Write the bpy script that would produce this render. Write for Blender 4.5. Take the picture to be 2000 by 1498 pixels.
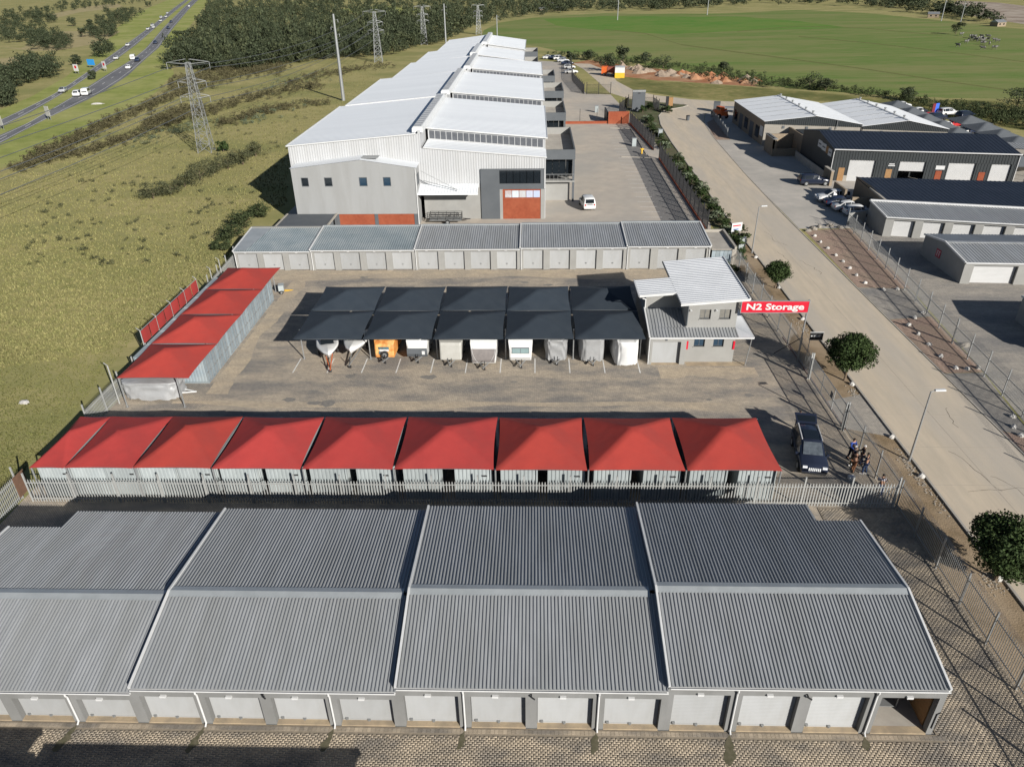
import bpy, math, random
import numpy as np
from mathutils import Vector, Matrix
random.seed(7); RNG = np.random.default_rng(11)
S = bpy.context.scene; COL = S.collection
for o in list(bpy.data.objects): bpy.data.objects.remove(o)

# ---------------------------------------------------------------- camera
CH, PITCH, YAW, ROLL, FPX = 31.1445, 0.52, -0.0337, 0.0155, 1427.3169
cd = bpy.data.cameras.new('camera'); cam = bpy.data.objects.new('camera', cd); COL.objects.link(cam)
YC, YS, PC, PS = math.cos(YAW), math.sin(YAW), math.cos(PITCH), math.sin(PITCH)
r0, f0 = Vector((YC, -YS, 0)), Vector((YS, YC, 0)); zz = Vector((0, 0, 1))
fw = PC*f0 - PS*zz; up0 = PS*f0 + PC*zz
RC, RS = math.cos(ROLL), math.sin(ROLL)
rt = RC*r0 - RS*up0; up = RS*r0 + RC*up0
m = Matrix.Identity(4)
for i in range(3): m[i][0], m[i][1], m[i][2] = rt[i], up[i], -fw[i]
m[2][3] = CH
cam.matrix_world = m
cd.sensor_width = 36; cd.lens = FPX/2000*36; cd.clip_start = .5; cd.clip_end = 9000
S.camera = cam
# ---------------------------------------------------------------- sky, sun, exposure
SUN = Vector((7.8, -10.9, 5.73)).normalized()
w = bpy.data.worlds.new('World'); S.world = w; w.use_nodes = True
nt = w.node_tree; nt.nodes.clear()
sk = nt.nodes.new('ShaderNodeTexSky'); sk.sky_type = 'NISHITA'; sk.sun_disc = False
sk.sun_elevation = math.asin(SUN.z); sk.sun_rotation = math.atan2(SUN.x, SUN.y)
sk.air_density = .7; sk.dust_density = .3; sk.altitude = 100
bg = nt.nodes.new('ShaderNodeBackground'); bg.inputs[1].default_value = .05
ow = nt.nodes.new('ShaderNodeOutputWorld')
nt.links.new(sk.outputs[0], bg.inputs[0]); nt.links.new(bg.outputs[0], ow.inputs[0])
sl = bpy.data.lights.new('sun', 'SUN'); sl.energy = 5.0; sl.angle = math.radians(.53); sl.color = (1, .962, .90)
so = bpy.data.objects.new('sun', sl); COL.objects.link(so); so.location = (40, -60, 60)
so.rotation_euler = (-SUN).to_track_quat('-Z', 'Y').to_euler()
vs = S.view_settings; vs.view_transform = 'Standard'; vs.look = 'None'; vs.gamma = 1; vs.exposure = .55; vs.use_curve_mapping = False
S.cycles.max_bounces = 5; S.cycles.diffuse_bounces = 2; S.cycles.glossy_bounces = 2; S.cycles.transparent_max_bounces = 6
S.cycles.use_denoising = True

# ---------------------------------------------------------------- helpers
def G(u, v, z=0.0):
    """ground point (height z) seen at photograph pixel u, v"""
    a, b = (u-1000)/FPX, (749-v)/FPX
    x, q = RC*a + RS*b, -RS*a + RC*b
    y, k = PC + PS*q, -PS + PC*q
    t = (z-CH)/k
    return ((YC*x + YS*y)*t, (-YS*x + YC*y)*t)
ORD = ('first second third fourth fifth sixth seventh eighth ninth tenth eleventh twelfth thirteenth fourteenth fifteenth sixteenth '
       'seventeenth eighteenth nineteenth twentieth').split()
for _t, _o in (('twenty', 'twentieth'), ('thirty', 'thirtieth'), ('forty', 'fortieth'), ('fifty', 'fiftieth'), ('sixty', 'sixtieth')):
    if _o not in ORD: ORD.append(_o)
    ORD += [_t+' '+x for x in ORD[:9]]

def tag(o, label=None, cat=None, group=None, kind=None):
    if label: o['label'] = label
    if cat: o['category'] = cat
    if group: o['group'] = group
    if kind: o['kind'] = kind
    return o
def thing(name, label, cat, loc=(0, 0, 0), rz=0, group=None):
    o = bpy.data.objects.new(name, None); COL.objects.link(o); o.empty_display_size = .2
    o.location = loc; o.rotation_euler = (0, 0, rz)
    return tag(o, label, cat, group)
def mesh_obj(name, me, parent=None, loc=(0, 0, 0), rz=0):
    o = bpy.data.objects.new(name, me); COL.objects.link(o)
    o.location = loc; o.rotation_euler = (0, 0, rz)
    if parent: o.parent = parent
    return o
def copy_tree(o, parent=None):
    c = o.copy(); COL.objects.link(c); c.parent = parent
    for ch in o.children: copy_tree(ch, c)
    return c
def npmesh(name, V, F, mats):
    V = np.asarray(V, np.float32); F = np.asarray(F, np.int32)
    me = bpy.data.meshes.new(name); k = F.shape[1]
    me.vertices.add(len(V)); me.vertices.foreach_set('co', V.ravel())
    me.loops.add(F.size); me.loops.foreach_set('vertex_index', F.ravel())
    me.polygons.add(len(F)); me.polygons.foreach_set('loop_start', np.arange(0, F.size, k, dtype=np.int32))
    me.update(calc_edges=True); me.validate()
    for mt in (mats if isinstance(mats, (list, tuple)) else [mats]): me.materials.append(mt)
    return me

class MB:
    """collects boxes, bars, tubes and sheets; build() links them as one mesh object"""
    def __init__(s): s.v = []; s.f = []; s.m = []; s.cur = 0
    def add(s, vs_, fs):
        n = len(s.v); s.v += [tuple(p) for p in vs_]
        for f in fs: s.f.append(tuple(i+n for i in f)); s.m.append(s.cur)
        return s
    def quad(s, a, b, c, d): return s.add([a, b, c, d], [(0, 1, 2, 3)])
    def poly(s, pts): return s.add(pts, [tuple(range(len(pts)))])
    def box(s, x0, y0, z0, x1, y1, z1):
        return s.add([(x0, y0, z0), (x1, y0, z0), (x1, y1, z0), (x0, y1, z0), (x0, y0, z1), (x1, y0, z1), (x1, y1, z1), (x0, y1, z1)],
                     [(0, 3, 2, 1), (4, 5, 6, 7), (0, 1, 5, 4), (1, 2, 6, 5), (2, 3, 7, 6), (3, 0, 4, 7)])
    def bar(s, p, q, w, h=None, upv=(0, 0, 1)):
        h = h or w; p, q = Vector(p), Vector(q); d = (q-p).normalized(); u = Vector(upv)
        if abs(d.dot(u)) > .98: u = Vector((0, 1, 0))
        a = d.cross(u).normalized()*w/2; b = a.cross(d).normalized()*h/2
        vs_ = [e+sx*a+sz*b for e in (p, q) for sx, sz in ((-1, -1), (1, -1), (1, 1), (-1, 1))]
        return s.add(vs_, [(3, 2, 1, 0), (4, 5, 6, 7), (0, 1, 5, 4), (1, 2, 6, 5), (2, 3, 7, 6), (3, 0, 4, 7)])
    def tube(s, p, q, r, r2=None, n=8, caps=True):
        r2 = r if r2 is None else r2; p, q = Vector(p), Vector(q); d = (q-p).normalized()
        u = Vector((0, 0, 1)) if abs(d.z) < .95 else Vector((1, 0, 0))
        a = d.cross(u).normalized(); b = a.cross(d)
        vs_ = [e + rr*(math.cos(t)*a+math.sin(t)*b) for e, rr in ((p, r), (q, r2)) for t in (2*math.pi*i/n for i in range(n))]
        fs = [(i, (i+1) % n, n+(i+1) % n, n+i) for i in range(n)]
        if caps: fs += [tuple(range(n-1, -1, -1)), tuple(range(n, 2*n))]
        return s.add(vs_, fs)
    def prism(s, pts, z0, z1):
        n = len(pts)
        return s.add([(x, y, z0) for x, y in pts]+[(x, y, z1) for x, y in pts],
                     [tuple(range(n-1, -1, -1)), tuple(range(n, 2*n))]+[(i, (i+1) % n, n+(i+1) % n, n+i) for i in range(n)])
    def extr(s, prof, axis, a, b):
        """profile of (p, z) pairs swept along axis 'x' or 'y' from a to b"""
        n = len(prof); mk = (lambda t, p, z: (t, p, z)) if axis == 'x' else (lambda t, p, z: (p, t, z))
        return s.add([mk(a, p, z) for p, z in prof]+[mk(b, p, z) for p, z in prof],
                     [tuple(range(n-1, -1, -1)), tuple(range(n, 2*n))]+[(i, (i+1) % n, n+(i+1) % n, n+i) for i in range(n)])
    def corr(s, A, B, C, D, pitch=.25, h=.045, t=.02):
        """ribbed sheet: ribs run from edge A-B to edge D-C, repeat along A->B"""
        A, B, C, D = map(Vector, (A, B, C, D)); L = (B-A).length; n = max(2, round(L/pitch))
        nrm = (B-A).cross(D-A).normalized()
        if nrm.z < 0 and abs(nrm.z) > .05: nrm = -nrm
        st = []
        for i in range(n):
            st += [((i+.0)/n, 0), ((i+.50)/n, 0), ((i+.60)/n, h), ((i+.90)/n, h)]
        st.append((1, 0)); vs_ = []
        for k, hh in st:
            vs_ += [A.lerp(B, k)+nrm*hh, D.lerp(C, k)+nrm*hh]
        m_ = len(st)
        fs = [(2*i, 2*i+2, 2*i+3, 2*i+1) for i in range(m_-1)]
        s.add(vs_, fs)
        return s.quad(A-nrm*t, D-nrm*t, C-nrm*t, B-nrm*t)
    def mesh(s, name, mats):
        me = bpy.data.meshes.new(name); me.from_pydata(s.v, [], s.f)
        for mt in (mats if isinstance(mats, (list, tuple)) else [mats]): me.materials.append(mt)
        if any(s.m): me.polygons.foreach_set('material_index', s.m)
        me.update(); return me
    def build(s, name, mats, parent=None, loc=(0, 0, 0), rz=0, smooth=False):
        me = s.mesh(name, mats)
        if smooth: me.polygons.foreach_set('use_smooth', [True]*len(me.polygons))
        return mesh_obj(name, me, parent, loc, rz)

# ---------------------------------------------------------------- materials
def mat(name, c, c2=None, scale=1.5, rough=.7, metal=0., bump=0., bscale=40., spec=.3, detail=5, big=None, bigscale=.12, bigamt=.5, coord='Object', stretch=None):
    """painted or natural surface: colour c drifting to c2 in noise, larger patches of 'big', fine relief"""
    mt = bpy.data.materials.new(name); mt.use_nodes = True; n = mt.node_tree.nodes; l = mt.node_tree.links
    b = n['Principled BSDF']; b.inputs['Roughness'].default_value = rough; b.inputs['Metallic'].default_value = metal
    b.inputs['Specular IOR Level'].default_value = spec
    c = tuple(c)+(1,); c2 = tuple(c2)+(1,) if c2 else tuple(x*.82 for x in c[:3])+(1,)
    tc = n.new('ShaderNodeTexCoord'); src = tc.outputs[coord]
    if coord == 'World':
        pass
    if stretch:
        mp = n.new('ShaderNodeMapping'); mp.inputs['Scale'].default_value = stretch; l.new(src, mp.inputs[0]); src = mp.outputs[0]
    nz = n.new('ShaderNodeTexNoise'); nz.inputs['Scale'].default_value = scale; nz.inputs['Detail'].default_value = detail; nz.inputs['Roughness'].default_value = .62
    l.new(src, nz.inputs['Vector'])
    rp = n.new('ShaderNodeValToRGB'); rp.color_ramp.elements[0].position = .36; rp.color_ramp.elements[1].position = .66
    rp.color_ramp.elements[0].color = c; rp.color_ramp.elements[1].color = c2
    l.new(nz.outputs[0], rp.inputs[0]); out = rp.outputs[0]
    if big:
        n2 = n.new('ShaderNodeTexNoise'); n2.inputs['Scale'].default_value = bigscale; n2.inputs['Detail'].default_value = 6; n2.inputs['Roughness'].default_value = .6
        l.new(src, n2.inputs['Vector'])
        r2 = n.new('ShaderNodeValToRGB'); r2.color_ramp.elements[0].position = .42; r2.color_ramp.elements[1].position = .62
        r2.color_ramp.elements[0].color = (0, 0, 0, 1); r2.color_ramp.elements[1].color = (bigamt,)*3+(1,)
        l.new(n2.outputs[0], r2.inputs[0])
        mx = n.new('ShaderNodeMix'); mx.data_type = 'RGBA'; l.new(r2.outputs[0], mx.inputs[0]); l.new(out, mx.inputs[6]); mx.inputs[7].default_value = tuple(big)+(1,)
        out = mx.outputs[2]
    l.new(out, b.inputs['Base Color'])
    if bump:
        n3 = n.new('ShaderNodeTexNoise'); n3.inputs['Scale'].default_value = bscale; n3.inputs['Detail'].default_value = 4
        l.new(src, n3.inputs['Vector'])
        bp = n.new('ShaderNodeBump'); bp.inputs['Strength'].default_value = bump; bp.inputs['Distance'].default_value = .05
        l.new(n3.outputs[0], bp.inputs['Height']); l.new(bp.outputs[0], b.inputs['Normal'])
    return mt

def paver_mat(name, c1, c2, mortar, big, bigamt, bw=.22, bh=.11, rot=.785, bigscale=.3, stretch=(.42, 1, 1)):
    mt = mat(name, c1, c2, 1.6, .9, bump=.0, big=big, bigscale=bigscale, bigamt=bigamt, stretch=stretch, detail=8)
    n = mt.node_tree.nodes; l = mt.node_tree.links; b = n['Principled BSDF']
    src = b.inputs['Base Color'].links[0].from_socket
    tc = next(x for x in n if x.bl_idname == 'ShaderNodeTexCoord')
    mp = n.new('ShaderNodeMapping'); mp.inputs['Rotation'].default_value = (0, 0, rot); l.new(tc.outputs['Object'], mp.inputs[0])
    br = n.new('ShaderNodeTexBrick'); br.inputs['Scale'].default_value = 1; br.inputs['Brick Width'].default_value = bw; br.inputs['Row Height'].default_value = bh
    br.inputs['Mortar Size'].default_value = .009; br.inputs['Mortar Smooth'].default_value = .3
    br.inputs['Color1'].default_value = (.86, .86, .86, 1); br.inputs['Color2'].default_value = (1.1, 1.08, 1.05, 1); br.inputs['Mortar'].default_value = tuple(mortar)+(1,)
    l.new(mp.outputs[0], br.inputs['Vector'])
    mx = n.new('ShaderNodeMix'); mx.data_type = 'RGBA'; mx.blend_type = 'MULTIPLY'; mx.inputs[0].default_value = 1
    l.new(src, mx.inputs[6]); l.new(br.outputs[0], mx.inputs[7]); l.new(mx.outputs[2], b.inputs['Base Color'])
    bp = n.new('ShaderNodeBump'); bp.inputs['Strength'].default_value = .5; bp.inputs['Distance'].default_value = .02; bp.invert = True
    l.new(br.outputs['Fac'], bp.inputs['Height']); l.new(bp.outputs[0], b.inputs['Normal'])
    return mt

def leaf_mat(name, c, c2):
    mt = mat(name, c, c2, .9, .75, spec=.15)
    n = mt.node_tree.nodes; l = mt.node_tree.links; b = n['Principled BSDF']
    ri = n.new('ShaderNodeNewGeometry'); hv = n.new('ShaderNodeHueSaturation')
    mr = n.new('ShaderNodeMapRange'); mr.inputs[3].default_value = .6; mr.inputs[4].default_value = 1.45
    l.new(ri.outputs['Random Per Island'], mr.inputs[0]); l.new(mr.outputs[0], hv.inputs['Value'])
    src = b.inputs['Base Color'].links[0].from_socket
    l.new(src, hv.inputs['Color']); l.new(hv.outputs[0], b.inputs['Base Color'])
    return mt

def glass_mat(name, c, rough=.08):
    mt = mat(name, c, tuple(x*.8 for x in c), .6, rough, spec=.6); return mt

K = {}
K['roof'] = mat('roof_sheet_grey', (.35, .36, .368), (.285, .295, .30), .8, .5, .25, big=(.27, .275, .27), bigscale=.35, bigamt=.55, spec=.4, stretch=(2.6, .35, 1), detail=8)
K['roof_old'] = mat('roof_sheet_blue_grey', (.30, .345, .36), (.25, .295, .31), .5, .45, .3, big=(.38, .41, .41), bigscale=.4, bigamt=.6)
K['ridge'] = mat('ridge_flashing', (0.378, 0.399, 0.404), (0.315, 0.336, 0.341), .8, .42, .3)
K['white_metal'] = mat('white_painted_metal', (0.555, 0.562, 0.562), (0.495, 0.503, 0.503), .8, .45)
K['trim'] = mat('white_trim', (0.562, 0.562, 0.554), (0.504, 0.504, 0.497), 2, .5)
K['zinc'] = mat('zinc_roof', (.62, .63, .64), (.56, .57, .58), .4, .4, .3)
K['plaster'] = mat('grey_plaster', (.205, .205, .20), (.175, .175, .17), .9, .9, bump=.15, big=(.145, .145, .137), bigscale=.6, bigamt=.5, bscale=25, stretch=(1, 1, .5))
K['plaster_light'] = mat('pale_plaster', (0.276, 0.273, 0.258), (0.246, 0.243, 0.231), .7, .9, bump=.1, big=(0.228, 0.222, 0.204), bigscale=.3, bigamt=.4)
K['plaster_cream'] = mat('cream_plaster', (0.341, 0.316, 0.273), (0.304, 0.279, 0.239), .7, .9, bump=.1)
K['door'] = mat('roller_door_paint', (.36, .365, .365), (.33, .335, .335), .5, .5, big=(.295, .295, .282), bigscale=.7, bigamt=.5, stretch=(1.5, 1, .4))
K['door_white'] = mat('white_roller_door', (0.484, 0.484, 0.477), (0.446, 0.446, 0.44), .5, .5)
K['sill'] = mat('worn_concrete_sill', (0.437, 0.342, 0.223), (0.351, 0.275, 0.19), 1.2, .95, big=(0.228, 0.19, 0.142), bigscale=1.1, bigamt=.6, bump=.2)
K['dark'] = mat('dark_interior', (.03, .03, .03), (.02, .02, .02), 1, .9)
K['black'] = mat('black_metal', (.018, .018, .02), (.025, .025, .026), 2, .5)
K['galv'] = mat('galvanised_steel', (0.357, 0.365, 0.365), (0.289, 0.297, 0.297), 3, .45, .55)
K['palisade'] = mat('pale_palisade_paint', (0.375, 0.379, 0.367), (0.315, 0.319, 0.307), 3, .5, .2)
K['red'] = mat('red_shade_cloth', (.365, .042, .037), (.32, .036, .033), .8, .85, bump=.25, bscale=1.6, big=(.29, .04, .036), bigscale=.35, bigamt=.8, detail=8)
K['red2'] = mat('faded_red_shade_cloth', (.37, .046, .034), (.322, .04, .031), .8, .85, bump=.25, bscale=1.6, big=(.295, .045, .036), bigscale=.35, bigamt=.8, detail=8)
K['navy'] = mat('charcoal_shade_cloth', (.030, .040, .052), (.025, .034, .045), .8, .8, bump=.12, bscale=60, big=(.042, .052, .062), bigscale=.3, bigamt=.5)
K['cont'] = mat('pale_container_paint', (0.341, 0.372, 0.372), (0.298, 0.329, 0.335), .8, .55, big=(0.248, 0.273, 0.273), bigscale=1.2, bigamt=.5)
K['cont2'] = mat('blue_grey_container_paint', (0.23, 0.276, 0.306), (0.196, 0.238, 0.264), .8, .55, big=(0.281, 0.306, 0.306), bigscale=1.2, bigamt=.5)
K['rubber'] = mat('rubber', (.02, .02, .02), (.03, .03, .03), 4, .9)
K['glass'] = glass_mat('dark_glass', (.012, .016, .02))
K['glass_blue'] = glass_mat('blue_glass', (.02, .045, .075))
K['glass_pale'] = glass_mat('pale_glass', (.22, .30, .30), .1)
K['brickred'] = mat('terracotta_brick', (0.251, 0.0627, 0.0297), (0.205, 0.0495, 0.0231), 3, .9, bump=.25, bscale=30, big=(0.29, 0.0825, 0.0396), bigscale=.5, bigamt=.6)
K['dgrey'] = mat('dark_grey_paint', (0.092, 0.1, 0.108), (0.08, 0.088, 0.096), .6, .8)
K['charcoal'] = mat('charcoal_cladding', (.035, .04, .042), (.03, .034, .036), .5, .55)
K['navyroof'] = mat('navy_roof_sheet', (.022, .028, .042), (.018, .024, .036), .4, .5, .1)
K['bark'] = mat('bark', (.16, .12, .085), (.10, .075, .05), 6, .95)
K['leaf'] = leaf_mat('broad_leaf', (.025, .042, .013), (.040, .060, .019))
K['leaf_dark'] = leaf_mat('bush_leaf', (.032, .045, .018), (.052, .062, .026))
K['leaf_brown'] = leaf_mat('dry_scrub_leaf', (.075, .068, .035), (.10, .088, .045))
K['leaf_wood'] = leaf_mat('wood_leaf', (.030, .041, .021), (.052, .060, .032))
K['leaf_pale'] = leaf_mat('silver_shrub_leaf', (.13, .15, .10), (.085, .11, .06))
K['leaf_grass'] = leaf_mat('grass_blade', (.205, .185, .08), (.155, .155, .058))
K['white'] = mat('white_gelcoat', (.60, .60, .585), (.54, .54, .525), 1, .35)
K['offwhite'] = mat('aged_white_paint', (0.409, 0.403, 0.372), (0.36, 0.353, 0.322), 1.2, .5)
K['tarp'] = mat('silver_tarpaulin', (0.331, 0.335, 0.338), (0.288, 0.292, 0.295), 1.5, .5, .15, bump=.3, bscale=6)
K['tarp_dark'] = mat('grey_tarpaulin', (.27, .275, .28), (.22, .225, .23), 1.5, .6, bump=.3, bscale=6)
K['stone_white'] = mat('whitewashed_stone', (0.555, 0.54, 0.51), (0.45, 0.427, 0.39), 5, .9, bump=.4, bscale=12)
K['rock'] = mat('rock', (.30, .27, .23), (.20, .18, .15), 3, .95, bump=.4, bscale=8)
K['wood'] = mat('timber', (.33, .19, .085), (.24, .135, .06), 3, .8, stretch=(1, 1, 6))
K['concrete'] = mat('concrete', (.40, .37, .32), (.33, .30, .26), 1, .95, bump=.2, big=(.27, .25, .22), bigscale=.4, bigamt=.5)
K['skin'] = mat('skin', (.36, .21, .14), (.32, .18, .12), 5, .6)
K['hair'] = mat('hair', (.018, .014, .012), (.03, .024, .02), 5, .7)
K['mark'] = mat('road_paint', (.70, .69, .66), (.52, .51, .48), 3, .8)
K['orange'] = mat('orange_paint', (.62, .13, .03), (.55, .11, .025), 2, .5)
K['yellow'] = mat('yellow_paint', (.68, .42, .04), (.60, .36, .03), 2, .5)
K['blue'] = mat('blue_paint', (.02, .14, .42), (.02, .11, .34), 2, .4)
def vary(k, lo, hi):
    """every object painted with this differs a little in tone"""
    n = K[k].node_tree.nodes; l = K[k].node_tree.links; b = n['Principled BSDF']; src = b.inputs['Base Color'].links[0].from_socket
    oi = n.new('ShaderNodeObjectInfo'); mr = n.new('ShaderNodeMapRange'); mr.inputs[3].default_value = lo; mr.inputs[4].default_value = hi; hv = n.new('ShaderNodeHueSaturation')
    l.new(oi.outputs['Random'], mr.inputs[0]); l.new(mr.outputs[0], hv.inputs['Value']); l.new(src, hv.inputs['Color']); l.new(hv.outputs[0], b.inputs['Base Color'])
for _k, _a, _b in (('door', .88, 1.08), ('cont', .84, 1.1), ('cont2', .85, 1.12), ('red', .9, 1.08), ('red2', .92, 1.06), ('navy', .85, 1.15), ('stone_white', .75, 1.05), ('roof', .94, 1.05), ('roof_old', .92, 1.08), ('tarp', .9, 1.1)): vary(_k, _a, _b)
K['signred'] = mat('sign_red', (.50, .012, .03), (.46, .01, .028), 2, .45)
# ================================================================ the setting
K['dry'] = mat('dry_grass_ground', (.36, .31, .145), (.26, .24, .10), .6, 1, bump=.6, bscale=4.0, big=(.215, .215, .085), bigscale=.06, bigamt=.85, detail=12, spec=.05, stretch=(.75, 1.25, 1))
K['verge_grass'] = mat('mown_verge', (0.277, 0.3, 0.09), (0.195, 0.225, 0.063), .3, 1, bump=.6, bscale=2, big=(0.375, 0.352, 0.15), bigscale=.05, bigamt=.6, detail=8, spec=.05)
K['pasture'] = mat('green_pasture', (.115, .18, .044), (.175, .20, .072), .16, 1, bump=.9, bscale=1.4, big=(.225, .215, .092), bigscale=.02, bigamt=.7, detail=12, spec=.05, stretch=(.5, 2.2, 1))
K['lawn'] = mat('short_grass', (0.223, 0.223, 0.0743), (0.142, 0.169, 0.0459), 1.1, 1, bump=.9, bscale=5, big=(0.365, 0.317, 0.149), bigscale=.10, bigamt=.7, detail=9, spec=.05)
K['dirt'] = mat('dirt_verge', (0.26, 0.189, 0.117), (0.176, 0.13, 0.078), 1.3, 1, bump=.6, bscale=10, big=(0.351, 0.273, 0.189), bigscale=.22, bigamt=.7, spec=.05, detail=8)
K['gravel'] = mat('pink_gravel', (.42, .30, .235), (.22, .16, .125), 5, 1, bump=1, bscale=12, big=(.30, .235, .175), bigscale=.35, bigamt=.7, spec=.05, detail=10)
K['road'] = mat('tan_concrete_road', (.53, .445, .335), (.45, .385, .295), .9, .9, bump=.12, big=(.40, .365, .315), bigscale=.16, bigamt=.6, detail=9, stretch=(1.6, .22, 1))
K['apron'] = mat('grey_concrete_apron', (0.459, 0.419, 0.365), (0.392, 0.365, 0.324), .6, .9, bump=.15, big=(0.324, 0.304, 0.27), bigscale=.12, bigamt=.7, detail=7)
K['yard2'] = mat('tan_warehouse_paving', (0.472, 0.412, 0.338), (0.392, 0.344, 0.29), .5, .9, bump=.15, big=(0.338, 0.317, 0.284), bigscale=.06, bigamt=.8, detail=8)
K['asphalt'] = mat('asphalt', (0.142, 0.142, 0.152), (0.114, 0.114, 0.122), .25, .9, bump=.2, big=(0.19, 0.19, 0.19), bigscale=.05, bigamt=.6)
K['pave'] = paver_mat('yard_block_paving', (.475, .405, .315), (.375, .325, .26), (.40, .38, .36), (.215, .205, .192), .85, bigscale=.42)
K['pave_near'] = paver_mat('right_yard_paving', (.39, .355, .305), (.315, .29, .255), (.5, .48, .46), (.215, .208, .2), .8)
K['bays'] = paver_mat('grey_bay_paving', (0.189, 0.182, 0.176), (0.156, 0.152, 0.15), (0.65, 0.65, 0.65), (0.221, 0.208, 0.195), .5)

def sheet(name, pts, z, m, parent=None, kind='structure'):
    o = MB().poly([(x, y, z) for x, y in pts]).build(name, m, parent)
    if not parent: tag(o, kind=kind)
    return o
def rect(x0, y0, x1, y1): return [(x0, y0), (x1, y0), (x1, y1), (x0, y1)]

# the ground: one sheet to the horizon, rising to low hills far away
xs = np.concatenate([-np.geomspace(5200, 420, 16), np.linspace(-360, 360, 25), np.geomspace(420, 5200, 16)])
ys = np.concatenate([np.linspace(-600, 1100, 35), np.geomspace(1250, 6500, 18)])
gx, gy = np.meshgrid(xs, ys); d = np.sqrt(gx**2+gy**2)
gz = np.clip((d-1500)/2500, 0, 1)**1.6*(70+55*np.sin(gx/640+1)+40*np.sin(gy/510+gx/900))
V = np.stack([gx, gy, gz], -1).reshape(-1, 3); nx, ny = len(xs), len(ys)
idx = np.arange(nx*ny).reshape(ny, nx)
F = np.stack([idx[:-1, :-1], idx[:-1, 1:], idx[1:, 1:], idx[1:, :-1]], -1).reshape(-1, 4)
tag(mesh_obj('ground', npmesh('ground', V, F, K['dry'])), kind='structure')

# left lawn beside the storage yard
# storage yard paving
sheet('yard_paving', rect(-34.7, 5, 23.75, 88.2), .010, K['pave'])
sheet('dirt_verge', [(23.75, 8), (27.05, 8), (27.05, 96), (23.75, 96)], .010, K['dirt'])
# entrance paving across the verge
sheet('entrance_paving', [(23.76, 47.5), (27.04, 46.3), (27.04, 52.6), (23.76, 51.5)], .016, K['pave_near'])
sheet('road', [(27.2, 5), (35.3, 5), (35.2, 102), (35.6, 126), (36.6, 155), (37.8, 171), (40.5, 183), (46, 189), (62, 191), (62, 198), (50, 199.5), (41, 203.5), (33, 211), (28.4, 219), (25.2, 239), (25, 262), (20, 284), (14, 286.5), (17, 268), (19.3, 240), (21, 216), (25, 206), (31.2, 200), (37.5, 195.5), (38.4, 194), (36.8, 191.5), (31.5, 187), (29.3, 180), (28.1, 169), (27.5, 150), (27.2, 110)], .018, K['road'])
# slab joints of the concrete road
jm = MB()
for k in range(2, 42): jm.box(27.3, 4.5*k-.02, .0185, 35.2 if k < 24 else 35.6, 4.5*k+.02, .022)
jm.box(31.22, 5, .0185, 31.26, 172, .0225)
jm.build('joint', mat('joint_filler', (.36, .31, .25), (.42, .37, .30), 2, 1), bpy.data.objects['road'])
# kerbs
kb = thing('kerb', None, None); del_me = None
def kerb(name, pts, w=.16, h=.13, m='concrete', seg=2.0):
    root = tag(thing(name, None, None), kind='structure')
    piece = 0
    for (x0, y0), (x1, y1) in zip(pts[:-1], pts[1:]):
        L = math.hypot(x1-x0, y1-y0); n = max(1, int(L/seg))
        b = MB()
        for i in range(n):
            a, c = (i+.006)/n, (i+1-.006)/n
            b.bar((x0+(x1-x0)*a, y0+(y1-y0)*a, h/2), (x0+(x1-x0)*c, y0+(y1-y0)*c, h/2), w, h)
        b.build('kerb_run', K[m], root)
    return root
bpy.data.objects.remove(kb)
kerb('kerb', [(27.12, 8), (27.12, 110), (27.42, 150), (28.02, 169), (29.2, 180), (31.4, 187.1), (36.7, 191.6), (38.5, 194), (37.6, 195.7), (31.3, 200.2)], .16, .12)
kerb('kerb', [(35.42, 8), (35.32, 102), (35.72, 126), (36.72, 155), (37.92, 171)], .14, .05)

# right of the road: gravel beds, driveways, aprons, storage yard
sheet('gravel_bed', [(35.5, 75.6), (41, 75.2), (42.5, 96), (36.0, 95.4)], .012, K['gravel'])
sheet('gravel_bed', [(35.5, 56.2), (38.9, 56.4), (39.9, 67.9), (35.5, 67.2)], .012, K['gravel'])
sheet('gravel_bed', [(35.5, 10), (37.4, 10), (37.2, 46.2), (35.5, 47.2)], .012, K['gravel'])
sheet('driveway', [(35.5, 67.25), (39.9, 67.95), (41, 75.15), (35.5, 75.55)], .010, K['pave_near'])
sheet('driveway', [(35.5, 47.25), (37.3, 46.2), (38.9, 56.35), (35.5, 56.15)], .010, K['pave_near'])
sheet('storage_paving', [(37.5, 5), (110, 5), (110, 88), (80, 92), (44, 100), (42.6, 96), (41.1, 76), (39.0, 56.4), (37.5, 46)], .006, K['pave_near'])
sheet('apron', [(35.5, 96), (42.6, 96.1), (44, 100.1), (58, 97), (84, 92), (96, 140), (88, 190), (62, 190.9), (46, 188.9), (40.6, 182.9), (37.9, 171), (36.7, 155), (35.7, 126)], .012, K['apron'])
sheet('gravel_bed', [(36.4, 153), (39.6, 153), (41, 175.5), (38.6, 171.5), (37.2, 160)], .017, K['gravel'])
for (a, b_) in (((35.5, 96.1), (43, 96.2)), ((38.2, 171.6), (40.6, 175.4))): pass
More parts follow.
